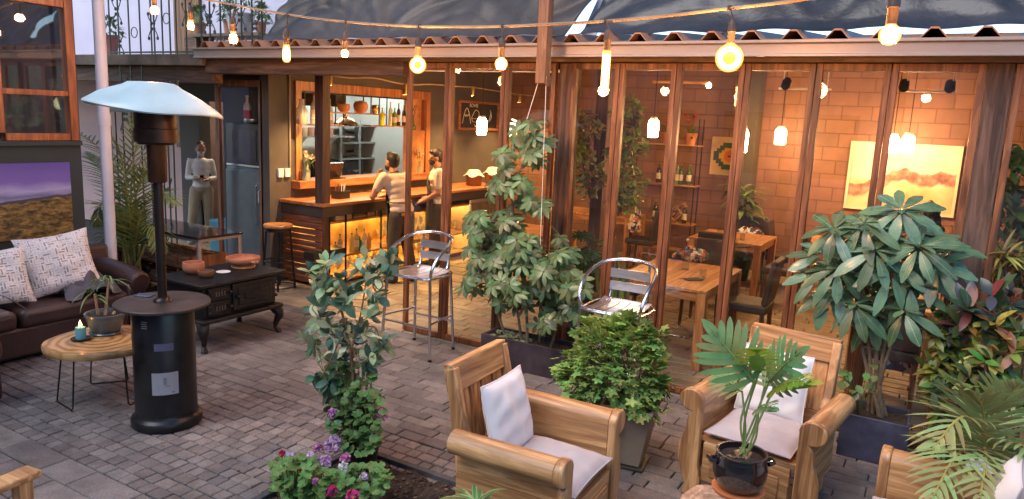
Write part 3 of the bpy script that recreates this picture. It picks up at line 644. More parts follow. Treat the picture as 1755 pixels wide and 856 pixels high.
m.add(vs, fs); t = thing('shoulder_bag', 'taupe bag with an arched strap on the sofa beside the left pillow', 'bag'); m.build('strap', mat('taupe', (.2, .15, .13), .8), t)
m = MB(); m.bb(c.x-.1, c.x+.06, c.y-.3, c.y+.12, .452, .50); m.build('body', mat('taupe_body', (.16, .125, .12), .85), t, bevel=.02, seg=3)
# ---------------------------------------------------------------- coffee table
ct = gz(166, 583, .45); ct = Vector((ct.x+.0, ct.y+.04, 0))
t = thing('coffee_table', 'round live-edge wood slab coffee table on black hairpin legs', 'coffee table', ct)
m = MB(); n = 36; pr = []
R0 = [ .37*(1+.03*math.sin(3*a+1)+.02*math.sin(5*a)) for a in [2*PI*i/n for i in range(n)]]
for z, k in ((.395, .985), (.41, 1.0), (.44, 1.0), (.45, .985)):
    pr.append([(R0[i]*k*math.cos(2*PI*i/n), R0[i]*k*math.sin(2*PI*i/n), z) for i in range(n)])
vs = sum(pr, []); fs = [tuple(range(n))[::-1], tuple(range(3*n, 4*n))]
for k in range(3): fs += [(k*n+i, k*n+(i+1) % n, (k+1)*n+(i+1) % n, (k+1)*n+i) for i in range(n)]
m.add(vs, fs)
def slabwood():
    mm, n, o = nt('slab_wood'); tc = N(n, 'ShaderNodeTexCoord'); w = N(n, 'ShaderNodeTexWave', wave_type='RINGS', rings_direction='Z', Scale=4.5, Distortion=5., Detail=3.); w.inputs['Detail Scale'].default_value = 1.4
    L(n, tc.outputs['Object'], w.inputs['Vector']); c = ramp(n, w.outputs[0], [(0, (.30, .15, .05)), (.4, (.50, .28, .11)), (1, (.62, .38, .16))])
    no = N(n, 'ShaderNodeTexNoise', Scale=4., Detail=6.); L(n, tc.outputs['Object'], no.inputs['Vector']); c = mixc(n, c, ramp(n, no.outputs[0], [(.3, (.6, .5, .4)), (.6, (1, 1, 1))]), .8, 'MULTIPLY')
    p = N(n, 'ShaderNodeBsdfPrincipled', Roughness=.4); p.inputs['Coat Weight'].default_value = .3; L(n, c, p.inputs['Base Color']); L(n, p.outputs[0], o.inputs[0]); return mm
m.build('tabletop', slabwood(), t, angle=30)
for a in (0.4, 2.5, 4.6):
    m = MB(); ca, sa = math.cos(a), math.sin(a)
    q = lambda r, s, z: (r*ca-s*sa, r*sa+s*ca, z)
    m.tube([q(.24, -.10, .394), q(.28, -.13, .02), q(.285, -.12, .006), q(.285, .12, .006), q(.28, .13, .02), q(.24, .10, .394)], .006, 6); m.build('leg', blackmetal, t)
# candle
P = gz(139, 583, .45); t = thing('candle', 'lit turquoise candle on a black saucer on the slab coffee table', 'candle', (P.x, P.y, .4505))
m = MB(); m.lathe([(.05, 0), (.065, .006), (.068, .016), (.06, .014), (.03, .01)], 24); m.build('saucer', blackmetal, t)
m = MB(); m.lathe([(.0352, .012), (.036, .09), (.033, .097), (.027, .09), (.0, .087)], 20); m.build('wax', mat('turquoise_wax', (.10, .30, .33), .5, var=.1), t)
m = MB(); m.tube([(0, 0, .088), (.002, 0, .103)], .0015, 5); m.build('wick', blackmetal, t)
m = MB(); m.lathe([(.001, .1), (.010, .108), (.011, .117), (.006, .133), (.0005, .15)], 10); m.build('flame', emis('flame', (1, .42, .08), 14), t)
# ---------------------------------------------------------------- patio heater
P = gz(287, 722); P = Vector((P.x, P.y, 0)); hp = P
t = thing('patio_heater', 'tall black patio heater with a dented white dome and round tabletop', 'patio heater', P)
hm = mat('heater_black', (.014, .013, .014), .34, .2, var=.5, scale=7, rvar=.16)
m = MB(); m.lathe([(.222, 0), (.230, .01), (.230, .05), (.222, .065), (.210, .075), (.203, .09), (.201, .10)], 40); m.build('base', hm, t)
m = MB(); m.lathe([(.199, .09), (.199, .81), (.193, .825)], 48); m.build('tank_housing', hm, t, angle=60)
m = MB(); m.lathe([(.0, .845), (.298, .845), (.305, .85), (.305, .862), (.300, .868), (.0, .868)], 48); m.build('tabletop', mat('worn_black_top', (.05, .038, .036), .5, .3, var=.5, scale=8, rvar=.15), t, angle=35)
m = MB(); m.lathe([(.06, .869), (.055, .885), (.036, .9)], 20); m.lathe([(.030, .87), (.030, 1.70)], 20); m.build('pole', mat('pole_black', (.035, .022, .02), .35, .6), t)
cop = mat('heated_steel', (.20, .10, .06), .35, .9, var=.45, scale=6, stretch=(1, 1, .4))
m = MB(); m.lathe([(.056, 1.68), (.06, 1.69), (.06, 1.93), (.064, 1.935)], 24); m.build('burner', cop, t)
m = MB(); m.lathe([(.05, 1.925), (.112, 1.93), (.116, 1.94), (.134, 1.945), (.134, 2.03), (.127, 2.035), (.127, 2.17), (.11, 2.175)], 32); m.build('burner_guard', mat('burner_brown', (.07, .035, .025), .4, .8, var=.6, scale=5), t)
m = MB(); vs = []; n = 56; pr = [(.0, .165), (.09, .162), (.15, .148), (.18, .128), (.24, .105), (.31, .075), (.37, .04), (.40, .018), (.407, .005), (.40, -.004), (.37, .015), (.26, .07), (.1, .11), (0, .115)]
th = YAW
for r, z in pr:
    for j in range(n):
        a = 2*PI*j/n; x, y = r*math.cos(a), r*math.sin(a)
        u = x*math.cos(th)+y*math.sin(th)      # across the view
        zz2 = z - .13*max(0, u)*(r/.41)+.03*max(0, -u)*(r/.41) + .014*math.sin(3*a+1)*(r/.41)**2 + (.010*math.sin(5*a) if .12 < r < .33 else 0)
        vs.append((x*1.02, y*1.02, 2.165+zz2))
fs = []
for i in range(len(pr)-1): fs += [(i*n+j, i*n+(j+1) % n, (i+1)*n+(j+1) % n, (i+1)*n+j) for j in range(n)]
m.add(vs, fs); m.build('reflector_dome', mat('dome_white', (.50, .62, .62), .35, .0, var=.12, scale=2.5, rvar=.15), t, angle=50)
m = MB()
for a in (.5, 1.9, 3.9): m.lathe([(.009, 0), (.009, .03), (.014, .03), (.014, .04)], 8, (.15*math.cos(a), .15*math.sin(a), 2.305))
m.build('bolts', blackmetal, t)
def facing(px, py, r, z, base):   # angle on the cylinder that faces a pixel
    return None
va = math.atan2(-P.y, -P.x)
def on_cyl(R, da, z, w, h_, th=.002, k=5):
    M = MB(); vs = []
    for i in range(k+1):
        a = va+da+(i/k-.5)*w/R
        for rr in (R, R+th):
            for z_ in (z-h_/2, z+h_/2): vs.append((rr*math.cos(a), rr*math.sin(a), z_))
    fs = []
    for i in range(k):
        b = i*4; fs += [(b+2, b+3, b+7, b+6), (b, b+4, b+5, b+1), (b+1, b+5, b+7, b+3), (b, b+2, b+6, b+4)]
    fs += [(0, 1, 3, 2), (k*4, k*4+2, k*4+3, k*4+1)]
    M.add(vs, fs); return M
on_cyl(.1992, -.02, .345, .165, .155).build('label', mat('label_grey', (.38, .37, .40), .4, .3, var=.1), t, smooth=False)
M = on_cyl(.2014, -.02, .365, .02, .05, .001); M.add(*[(lambda X: (X.v, X.f))(on_cyl(.2014, .05, .33, .035, .006, .001))][0]); M.add(*[(lambda X: (X.v, X.f))(on_cyl(.2014, .22, .285, .018, .01, .001))][0]); M.build('label_print', mat('label_print', (.22, .21, .23), .5), t, smooth=False)
on_cyl(.1992, -.02, .60, .12, .05, .001).build('handle_slot', mat('slot_dark', (.1, .1, .17), .3), t, smooth=False)
M = MB()
for i in range(6):
    for j in range(4):
        X = on_cyl(.1992, -.72+i*.035+(j % 2)*.017, .73+j*.014, .005, .006, .001, 1); M.add(X.v, X.f)
M.build('vent_holes', mat('vent_glint', (.35, .3, .26), .5), t, smooth=False)
P2 = gz(248, 507, .869); m = MB(); m.bb(-.06, .06, -.04, .04, 0, .008); o = m.build('phone', mat('phone_blue', (.07, .09, .16), .2), smooth=False, bevel=.003); o.location = (P2.x, P2.y, .8685); o.rotation_euler = (0, 0, .5); tag(o, 'dark blue phone lying on the heater tabletop', 'phone')
# ---------------------------------------------------------------- cast iron stove
t = thing('iron_stove', 'small black cast iron stove with ornate oven doors and curved legs', 'stove', (-5.8, 4.47, 0))
m = MB(); m.bb(-.28, .27, -.40, .42, .30, .60); m.build('body', iron, t, bevel=.008)
m = MB(); m.bb(-.33, .34, -.47, .50, .602, .632); m.build('top_plate', iron, t, bevel=.006)
m = MB(); m.bb(-.32, .33, -.45, .47, .262, .298); m.build('base_plate', iron, t, bevel=.008)
for sx, sy in ((.27, -.40), (.27, .42), (-.27, -.40), (-.27, .42)):
    m = MB(); ox = 1 if sx > 0 else -1; oy = 1 if sy > 0 else -1
    m.tube([(sx-.01*ox, sy, .262), (sx+.02*ox, sy+.02*oy, .21), (sx+.025*ox, sy+.025*oy, .17), (sx, sy+.0*oy, .10), (sx-.005*ox, sy, .05), (sx+.02*ox, sy+.015*oy, .025), (sx+.025*ox, sy+.02*oy, 0)], [.058, .052, .042, .026, .021, .028, .03], 8)
    m.ball((sx+.03*ox, sy+.02*oy, .20), .035, 8); m.build('leg', iron, t)
for z in (.385, .52):
    m = MB(); m.bb(.271, .29, -.36, -.13, z-.06, z+.06); m.bb(.29, .298, -.335, -.155, z-.04, z+.04); d = m.build('oven_door', iron, t, bevel=.006)
    m = MB()
    for k in range(4): m.bb(.2985, .303, -.29+k*.03, -.275+k*.03, z-.022, z+.022)
    m.build('grille', mat('grille_glint', (.16, .14, .13), .4, .7), d, smooth=False)
    m = MB(); m.ball((.315, -.14, z), .018, 8); m.build('knob', iron, d)
    for dz in (-.03, .03): m = MB(); m.ball((.30, -.352, z+dz), .014, 8); m.build('hinge', iron, d)
m = MB(); m.bb(.271, .30, -.10, .40, .325, .585); d = m.build('oven_door', iron, t, bevel=.014, seg=3)
m = MB(); m.bb(.30, .312, -.04, .34, .37, .54); m.build('panel', iron, d, bevel=.01)
m = MB(); m.bb(.312, .322, .02, .28, .42, .49); m.build('panel', iron, d, bevel=.008)
m = MB(); m.ball((.325, -.06, .46), .022, 8); m.tube([(.325, -.06, .46), (.335, -.02, .46)], .008, 6); m.build('knob', iron, d)
for z in (.39, .52): m = MB(); m.ball((.295, .405, z), .018, 8); m.build('hinge', iron, d)
def bowl(M, r, h, th=.012, rim=0, base=.5, bulge=.9):
    M.lathe([(r*base*.9, 0), (r*base, .004), (r*bulge, h*.35), (r, h*.72), (r*.97, h), (r*.97-th, h), (r-th, h*.7), (r*bulge-th, h*.38), (r*base-th*.5, th), (0, th*.8)], 28)
P = gz(332, 468, .633); m = MB(); bowl(m, .098, .105, base=.7, bulge=.98); o = m.build('clay_pot', terracotta, angle=60); o.location = (P.x, P.y, .6325); tag(o, 'round terracotta pot at the left end of the iron stove', 'pot')
P = gz(353, 475, .633); m = MB(); bowl(m, .075, .062, base=.7); o = m.build('clay_bowl', mat('brown_clay', (.20, .10, .05), .6, var=.2), angle=60); o.location = (P.x, P.y, .6325); tag(o, 'small brown clay bowl in front of the terracotta pot on the stove', 'bowl')
P = gz(383, 467, .633); m = MB(); m.lathe([(.0, .0), (.055, .0), (.067, .007), (.064, .009), (.05, .004), (0, .004)], 24); o = m.build('saucer', white_p, angle=60); o.location = (P.x, P.y, .6327); tag(o, 'white patterned saucer between the clay bowls on the stove', 'saucer')
P = gz(417, 458, .633); t = thing('clay_dish', 'wide shallow terracotta dish with lug handles on a wooden board', 'dish', (P.x, P.y, .6325))
m = MB(); m.lathe([(.11, .0), (.115, .004), (.115, .014), (.11, .018)], 28); m.build('board', pine, t)
m = MB(); m.m = Matrix.Translation((0, 0, .019)); bowl(m, .165, .085, base=.5, bulge=.82)
m.tube([(.158, -.03, .055), (.195, -.02, .058), (.195, .02, .058), (.158, .03, .055)], .011, 6); m.build('bowl', terracotta, t, angle=60)
m = MB(); m.tube([(-6.0, 4.02, .64), (-5.98, 3.96, .66), (-5.96, 3.93, .5), (-5.97, 3.93, .2), (-6.0, 3.9, .01)], .004, 6); tag(m.build('power_cord', white_p), 'thin white cord hanging down the left side of the iron stove', 'cord')
# ---------------------------------------------------------------- black table with racks
t = thing('glass_top_table', 'low dark table with a glossy top and grey metal legs behind the iron stove', 'table', (-7.5, 5.22, 0))
m = MB(); m.bb(-.85, .76, -.29, .29, .775, .80); m.build('tabletop', mat('gloss_black', (.03, .02, .018), .08, var=.3, scale=4, rvar=.04, coat=.5), t, smooth=False, bevel=.003)
gm = mat('grey_tube', (.38, .33, .33), .4, .5)
m = MB()
for y in (-.26, .26): m.bb(-.82, .74, y-.015, y+.015, .74, .774)
for x in (-.82, .72): m.bb(x-.015, x+.015, -.245, .245, .74, .773)
m.build('apron', gm, t, smooth=False)
for x in (-.82, .72):
    for y in (-.26, .26):
        m = MB(); m.bb(x-.019, x+.019, y-.019, y+.019, 0, .739); m.build('leg', gm, t, smooth=False, bevel=.004)
rk = thing('crate_rack', 'dark two-tier rack of small slatted crates under the black table', 'rack', (-7.6, 5.22, 0))
m = MB()
for z in (.16, .40): m.bb(-.72, .66, -.22, .22, z, z+.02)
m.build('shelf', oldpostx, rk, smooth=False)
for x in (-.7, .64):
    m = MB(); m.bb(x-.018, x+.018, -.235, .235, 0, .55); m.build('side_frame', rustwood, rk, smooth=False)
crm = wood('crate_wood', (.36, .19, .09), (.14, .07, .035), 'x', .7)
cr0 = None
pos = ['upper tier, far left', 'upper tier, second from left', 'upper tier, third from left', 'upper tier, fourth from left', 'upper tier, right end', 'lower tier, far left', 'lower tier, second from left', 'lower tier, third from left', 'lower tier, fourth from left', 'lower tier, right end']
for i in range(10):
    x = -7.6-.55+.262*(i % 5); z = .421 if i < 5 else .181
    lb = 'small slatted wooden crate under the black table, '+pos[i]
    if cr0 is None:
        cr0 = thing('slatted_crate', lb, 'crate', (x, 5.22, z), group='crates under the black table')
        m = MB()
        for y in (-.2, -.12, -.04, .04, .12, .19): m.bb(-.12, .12, y, y+.03, .105, .115)
        m.build('lid_slats', crm, cr0, smooth=False)
        m = MB(); m.bb(-.12, .12, -.21, -.195, 0, .10); m.bb(-.12, .12, .195, .21, 0, .10); m.bb(-.12, -.108, -.19, .19, 0, .10); m.bb(.108, .12, -.19, .19, 0, .10); m.build('box', crm, cr0, smooth=False)
    else: dup(cr0, lb, (x, 5.22, z))
# ---------------------------------------------------------------- round bar stool with wooden seat
P = gz(478, 494); t = thing('bar_stool', 'black metal bar stool with a round wooden seat by the slatted bar end', 'bar stool', (P.x, P.y, 0))
m = MB(); m.lathe([(0, .765), (.165, .765), (.175, .775), (.175, .795), (.165, .803), (0, .803)], 32); m.build('seat', wood('stool_seat', (.58, .27, .09), (.35, .14, .04), 'x', .4, coat=.4), t, angle=35)
m = MB(); m.lathe([(.15, .72), (.155, .72), (.155, .764), (.15, .764)], 28); m.build('seat_ring', blackmetal, t)
for i in range(4):
    a = PI/4+i*PI/2; m = MB(); m.tube([(.14*math.cos(a), .14*math.sin(a), .74), (.19*math.cos(a), .19*math.sin(a), 0)], .014, 8); m.build('leg', blackmetal, t)
for z, r in ((.2, .178), (.03, .19), (.35, .165)):
    m = MB(); m.torus((0, 0, z), r, .008, 28, 6, Matrix.Rotation(PI/2, 3, 'X')); m.build('foot_ring', blackmetal, t)
# ---------------------------------------------------------------- aluminium stools
def bez(pts, n=6):   # catmull-rom
    P = [Vector(p) for p in pts]; P = [2*P[0]-P[1]]+P+[2*P[-1]-P[-2]]; out = []
    for i in range(1, len(P)-2):
        for k in range(n):
            t = k/n; a, b, c, d = P[i-1:i+3]
            out.append(.5*((2*b)+(c-a)*t+(2*a-5*b+4*c-d)*t*t+(3*b-a-3*c+d)*t**3))
    return out+[P[-2]]
def alu_stool(label, loc, rz):
    t = thing('aluminium_stool', label, 'stool', loc, rz, 'aluminium bar stools')
    for sx in (-1, 1):
        m = MB(); m.tube([(sx*.285, -.22, 0), (sx*.245, -.19, .74), (sx*.245, -.19, .76)], .0135, 10); m.build('leg', chrome, t)
        m = MB(); m.tube([(sx*.235, .22, 0), (sx*.205, .18, .75)], .0135, 10); m.build('leg', chrome, t)
    m = MB(); m.tube(bez([(-.245, -.19, .755), (-.262, -.19, .84), (-.275, -.12, .94), (-.27, .02, 1.02), (-.22, .17, 1.075), (-.1, .235, 1.10), (0, .245, 1.105), (.1, .235, 1.10), (.22, .17, 1.075), (.27, .02, 1.02), (.275, -.12, .94), (.262, -.19, .84), (.245, -.19, .755)]), .0145, 10); m.build('arm_hoop', chrome, t)
    for sx in (-1, 1):
        m = MB(); m.tube(bez([(sx*.16, .12, .752), (sx*.16, .19, .80), (sx*.155, .225, .95), (sx*.15, .225, 1.09)]), .010, 8); m.build('back_upright', chrome, t)
    for z in (.985, .88):
        m = MB(); vs = []
        for i in range(9):
            u = i/8*2-1; x = u*.17; y = .235-.0*u*u-.018*(u*u)
            for zz3, yy3 in ((z-.036, y), (z+.036, y+.004), (z+.036, y-.004), (z-.036, y-.008)): vs.append((x, yy3-.012, zz3))
        fs = [(i*4+j, i*4+(j+1) % 4, i*4+4+(j+1) % 4, i*4+4+j) for i in range(8) for j in range(4)]+[(0, 1, 2, 3), (35, 34, 33, 32)]
        m.add(vs, fs); m.build('back_slat', steel, t)
    m = MB(); m.tube(bez([(-.245, -.19, .752), (-.12, -.225, .748), (.12, -.225, .748), (.245, -.19, .752), (.215, .18, .752), (-.215, .18, .752), (-.245, -.19, .752)]), .012, 8); m.build('seat_rim', chrome, t)
    for i in range(5):
        x = -.17+i*.085; m = MB(); vs = []
        for k in range(11):
            y = -.222+.405*k/10; z = .757+.008*math.sin(PI*k/10)*-1 + (.018*((k-8)/2) if k > 8 else 0)
            vs += [(x-.038, y, z), (x+.038, y, z), (x+.038, y, z+.006), (x-.038, y, z+.006)]
        fs = [(j*4+q, j*4+(q+1) % 4, j*4+4+(q+1) % 4, j*4+4+q) for j in range(10) for q in range(4)]+[(0, 1, 2, 3), (43, 42, 41, 40)]
        m.add(vs, fs); m.build('seat_slat', steel, t)
    for z, q in ((.30, .0),):
        k = 1-z/.75
        m = MB(); a, b = .245+.04*k, .205+.03*k
        m.tube([(-a, -.21, z), (a, -.21, z)], .010, 8); m.tube([(-a, -.21, z+.04), (-b, .20, z+.04)], .010, 8); m.tube([(a, -.21, z+.04), (b, .20, z+.04)], .010, 8); m.tube([(-b, .20, z-.02), (b, .20, z-.02)], .010, 8)
        m.build('footrest', chrome, t)
    m = MB()
    for sx in (-1, 1): m.lathe([(.017, 0), (.017, .02)], 8, (sx*.285, -.22, 0)); m.lathe([(.017, 0), (.017, .02)], 8, (sx*.235, .22, 0))
    m.build('foot_caps', blackmetal, t); return t
alu_stool('aluminium bar stool with curved arms standing left of the umbrella plant', (-4.07, 5.33, 0), 0)
alu_stool('aluminium bar stool with curved arms standing behind the leafy geranium bush', (-2.10, 5.34, 0), 0)
# ---------------------------------------------------------------- rustic armchairs (local +x is the front)
def armchair(label, loc, rz, W=.37, sc=1., cush=True, back_c=whitefab, seat_c=greyfab, extra=None):
    t = thing('wooden_armchair', label, 'armchair', loc, rz, 'rustic wooden armchairs'); t.scale = (sc,)*3
    for s in (-1, 1):
        m = MB(); k = 14                                     # rolled arm: section in y,z swept along x
        sec = [(s*(W-.085), .42), (s*(W-.085), .585)]
        for i in range(k+1):
            a = PI*.92 - (PI*1.42)*i/k; sec.append((s*(W-.02+.068*math.cos(a)), .60+.062*math.sin(a)))
        sec += [(s*(W-.05), .545), (s*(W-.055), .42)]
        m.prism(sec, -.34, .235, 'x'); m.build('arm', pine, t, angle=28)
        m = MB(); m.bb(-.34, .235, s*(W-.085), s*(W-.05), .17, .418); m.build('side_panel', pine, t, smooth=False)
        m = MB(); sec = [(s*(W-.10), 0), (s*(W-.11), .06), (s*(W-.115), .12), (s*(W-.09), .2), (s*(W-.09), .585)]
        for i in range(k+1):
            a = PI*.95 - (PI*1.5)*i/k; sec.append((s*(W-.018+.076*math.cos(a)), .600+.070*math.sin(a)))
        sec += [(s*(W-.005), .50), (s*(W+.0), .42), (s*(W+.035), .32), (s*(W+.04), .24), (s*(W+.01), .13), (s*(W-.02), .07), (s*(W-.0), 0)]
        m.prism(sec, .237, .285, 'x'); m.build('front_leg', pinez, t, smooth=False, bevel=.008)
        m = MB(); sec = [(-.40, 0), (-.36, .2), (-.37, .40), (-.40, .60), (-.455, .93), (-.40, .945), (-.345, .72), (-.31, .61), (-.25, .565), (-.25, .50), (-.30, .44), (-.30, 0)]
        m.prism(sec, s*(W-.14), s*(W-.09), 'y'); m.build('back_post', pinez, t, smooth=False, bevel=.008)
    B = Matrix.Translation((-.375, 0, .56)) @ Matrix.Rotation(rad(-9.5), 4, 'Y')
    wb = W-.142
    m = MB(); m.m = B; n = 9; top = [(-wb+2*wb*i/n, .40+.0*math.sin(PI*i/n)) for i in range(n+1)]
    m.prism([(-wb-.04, .25), (-wb-.045, .402), (wb+.045, .402), (wb+.04, .25)], -.03, .03, 'x'); m.build('top_rail', piney, t, smooth=False, bevel=.006)
    m = MB(); m.m = B; m.prism([(-wb, -.2), (-wb, -.06), (wb, -.06), (wb, -.2)], -.018, .018, 'x'); m.build('lower_rail', piney, t, smooth=False, bevel=.004)
    for i in range(4):
        m = MB(); m.m = B; c = -wb+.055+(2*wb-.11)*i/3
        m.bb(-.014, .014, c-.046, c+.046, -.06, .25); m.build('back_slat', pinez, t, smooth=False, bevel=.006)
    m = MB(); m.bb(-.35, .245, -W+.087, W-.087, .355, .385); m.build('seat', piney, t, smooth=False, bevel=.004)
    m = MB(); m.bb(.245, .275, -W+.117, W-.117, .12, .36); ap = m.build('front_apron', piney, t, smooth=False, bevel=.004)
    m = MB(); m.bb(.275, .287, -W+.17, W-.17, .16, .30); m.build('drawer', piney, ap, smooth=False, bevel=.005)
    if cush:
        def C(lb, w, h_, th, mt, fr, loc2, fw, up, sd, nm):
            c = thing(nm, lb, 'cushion'); M = MB(); cushion(M, w, h_, th, 20, .05, sd, .004); M.build('cover', mt, c)
            M = MB(); piping(M, w, h_, .05, .0045, 20); M.build('piping', mt, c)
            mw = Matrix.Translation(loc) @ Matrix.Rotation(rz, 4, 'Z') @ Matrix.Scale(sc, 4)
            f = Vector(fw).normalized(); u = Vector(up); r = u.cross(f).normalized(); u = f.cross(r)
            c.matrix_world = mw @ (Matrix.Translation(loc2) @ Matrix(((r.x, u.x, f.x, 0), (r.y, u.y, f.y, 0), (r.z, u.z, f.z, 0), (0, 0, 0, 1))))
        C(extra[0], .50, .50, .11, seat_c, None, (.035, 0, .436), (.02, 0, 1), (1, 0, 0), 11, 'seat_cushion')
        C(extra[1], .42, .42, .12, back_c, None, (-.215, extra[2], .655), (1, 0, .26), (-.26, 0, 1), 12, 'back_cushion')
    return t
armchair('light wooden armchair with rolled arms in front of the patio pots, facing right', (-1.61, 3.20, 0), rad(2), .37, extra=('flat grey seat cushion on the armchair facing right', 'upright white cushion on the armchair facing right', -.02))
armchair('light wooden armchair with rolled arms behind the black potted philodendron', (-.735, 4.36, 0), rad(-98), .37, back_c=whitefab, seat_c=mauvefab, extra=('flat mauve seat cushion on the armchair behind the black pot', 'upright white cushion on the armchair behind the black pot', -.04))
armchair('wooden armchair at the bottom right corner beside the palm in its white pot', (.17, 3.58, 0), rad(176), .37, cush=True, extra=('pale seat cushion on the bottom right armchair', 'white cushion on the bottom right armchair behind the palm fronds', 0))
t = thing('wooden_bench', 'corner of a flat-armed wooden bench at the bottom left', 'bench', (0, 0, 0)); A = gz(52, 803, .62); A2 = gz(-60, 850, .62); d = (A2-A).normalized(); sd = Vector((-d.y, d.x, 0))
ang = math.atan2(d.y, d.x); m = MB(); m.m = Matrix.Translation(A) @ Matrix.Rotation(ang, 4, 'Z'); m.bb(-.02, .5, -.05, .05, -.035, 0); m.build('armrest', pine, t, smooth=False, bevel=.012, seg=3)
for x in (.04, .42):
    m = MB(); m.m = Matrix.Translation(A) @ Matrix.Rotation(ang, 4, 'Z'); m.bb(x-.03, x+.03, -.03, .03, -.62, -.036); m.build('leg', pinez, t, smooth=False, bevel=.005)
m = MB(); m.m = Matrix.Translation(A) @ Matrix.Rotation(ang, 4, 'Z'); m.bb(.0, .46, .035, .6, -.24, -.20); m.build('seat', pine, t, smooth=False, bevel=.005)
# stump side table
P = gz(1252, 862, .42); t = thing('stump_table', 'pale wooden stump side table under the black plant pot', 'side table', (P.x+.0, P.y-.06, 0))
m = MB(); n = 30; vs = []; pr = [(.15, 0), (.16, .1), (.17, .3), (.215, .36), (.225, .40), (.215, .42)]
for r, z in pr: vs += [(r*(1+.06*math.sin(3*a)+.04*math.sin(7*a+z*9))*math.cos(a), r*(1+.06*math.sin(3*a)+.04*math.sin(7*a+z*9))*math.sin(a), z) for a in [2*PI*i/n for i in range(n)]]
fs = [tuple(range(n))[::-1], tuple(range(5*n, 6*n))]
for k in range(5): fs += [(k*n+i, k*n+(i+1) % n, (k+1)*n+(i+1) % n, (k+1)*n+i) for i in range(n)]
m.add(vs, fs); m.build('trunk', wood('pale_stump', (.62, .42, .30), (.38, .22, .14), 'z', .6), t, angle=40)
# ================================================================ plants
def leafmat(name, col, col2=None, rough=.4, tr=.25, isl=.3, spec=.5, **k):
    return mat(name, col, rough, col2=col2 or mul(col, .6), scale=5, island=isl, trans=tr, spec=spec, **k)
stemg = mat('green_stem', (.12, .13, .04), .6); bark = mat('pale_bark', (.22, .16, .10), .8, var=.35, scale=20, bump=.6)
barkd = mat('brown_bark', (.13, .075, .045), .8, var=.35, scale=20, bump=.6)
def cloud(spec, rnd):      # spec: list of (px, py, rx, ry, n, Y, dY) -> world points
    out = []
    for px, py, rx_, ry_, n, Y, dY in spec:
        for _ in range(n):
            while 1:
                u, v = rnd.uniform(-1, 1), rnd.uniform(-1, 1)
                if u*u+v*v < 1: break
            out.append(gy(px+u*rx_, py+v*ry_, Y+rnd.uniform(-dY, dY)))
    return out
def nearest(p, pts): return min(pts, key=lambda q: (q-p).length_squared+(0 if q.z < p.z else .3))
def grow(M, p, stems, r=.003, sag=.03):
    q = nearest(p, stems); mid = (p+q)/2+Vector((0, 0, -sag)); M.tube([q, mid, p], [r*1.4, r, r*.7], 5, caps=False)
    return (p-mid).normalized()
def polyline(pts, n=8):
    o = []
    for a, b in zip(pts, pts[1:]):
        for i in range(n): o.append(Vector(a).lerp(Vector(b), i/n))
    return o+[Vector(pts[-1])]
def box_planter(name, label, mt, x0, x1, y0, y1, h_, th=.02, taper=0.):
    t = thing(name, label, 'planter', ((x0+x1)/2, (y0+y1)/2, 0)); w, d = (x1-x0)/2, (y1-y0)/2; M = MB(); k = 1-taper
    o = [(-w, -d), (w, -d), (w, d), (-w, d)]
    vs = [(x*k, y*k, 0) for x, y in o]+[(x, y, h_) for x, y in o]+[(x*(w-th)/w, y*(d-th)/d, h_) for x, y in o]+[(x*(w-th)/w*.97, y*(d-th)/d*.97, h_-.06) for x, y in o]
    fs = [(0, 1, 2, 3)]
    for b in (0, 4, 8): fs += [(b+i, b+(i+1) % 4, b+4+(i+1) % 4, b+4+i) for i in range(4)]
    M.add(vs, fs); M.build('trough', mt, t, smooth=False, bevel=.004)
    M = MB(); gr = 10; r = random.Random(3)
    vs = [((2*i/gr-1)*(w-th)*.975, (2*j/gr-1)*(d-th)*.975, h_-.045+r.uniform(0, .02)) for j in range(gr+1) for i in range(gr+1)]
    M.add(vs, [(j*(gr+1)+i, j*(gr+1)+i+1, (j+1)*(gr+1)+i+1, (j+1)*(gr+1)+i) for j in range(gr) for i in range(gr)]); M.build('soil', earth, t)
    return t
# ---- long trough with umbrella plant
box_planter('long_planter', 'long low dark trough planter in front of the glass wall', mat('dark_trough', (.045, .032, .04), .6, var=.4, scale=6, bump=.3), -3.43, -2.36, 5.40, 5.70, .27)
R = random.Random(11)
t = thing('umbrella_plant', 'tall umbrella plant with fingered leaves in the long trough by the glass', 'plant', (0, 0, 0))
base = [gy(895, 575, 5.55), gy(905, 572, 5.5), gy(925, 570, 5.6), gy(868, 565, 5.55), gy(945, 575, 5.5)]
for b in base: b.z = .22
ends = [[gy(880, 500, 5.5), gy(850, 430, 5.5), gy(825, 380, 5.5)], [gy(900, 480, 5.5), gy(885, 400, 5.5), gy(878, 330, 5.5), gy(900, 270, 5.5), gy(905, 225, 5.5)], [gy(935, 500, 5.5), gy(950, 440, 5.5), gy(965, 410, 5.5)], [gy(840, 500, 5.5), gy(815, 450, 5.5)], [gy(965, 520, 5.4), gy(985, 480, 5.4)]]
sk = []; M = MB()
for b, e in zip(base, ends):
    pts = bez([b]+e, 4); M.tube(pts, [.014-.010*i/len(pts) for i in range(len(pts))], 7); sk += pts[2:]
M.build('trunk', bark, t)
spec = [(905, 235, 34, 26, 12, 5.45, .2), (890, 278, 40, 28, 13, 5.45, .2), (868, 325, 36, 24, 9, 5.45, .2), (845, 375, 48, 30, 16, 5.45, .2), (905, 345, 30, 22, 6, 5.4, .15), (840, 430, 54, 38, 28, 5.42, .22), (905, 430, 75, 42, 34, 5.42, .22), (900, 490, 85, 38, 30, 5.4, .22), (965, 470, 45, 50, 17, 5.4, .2), (830, 480, 40, 28, 9, 5.4, .15), (955, 540, 42, 25, 9, 5.35, .15)]
M = MB(); S = MB()
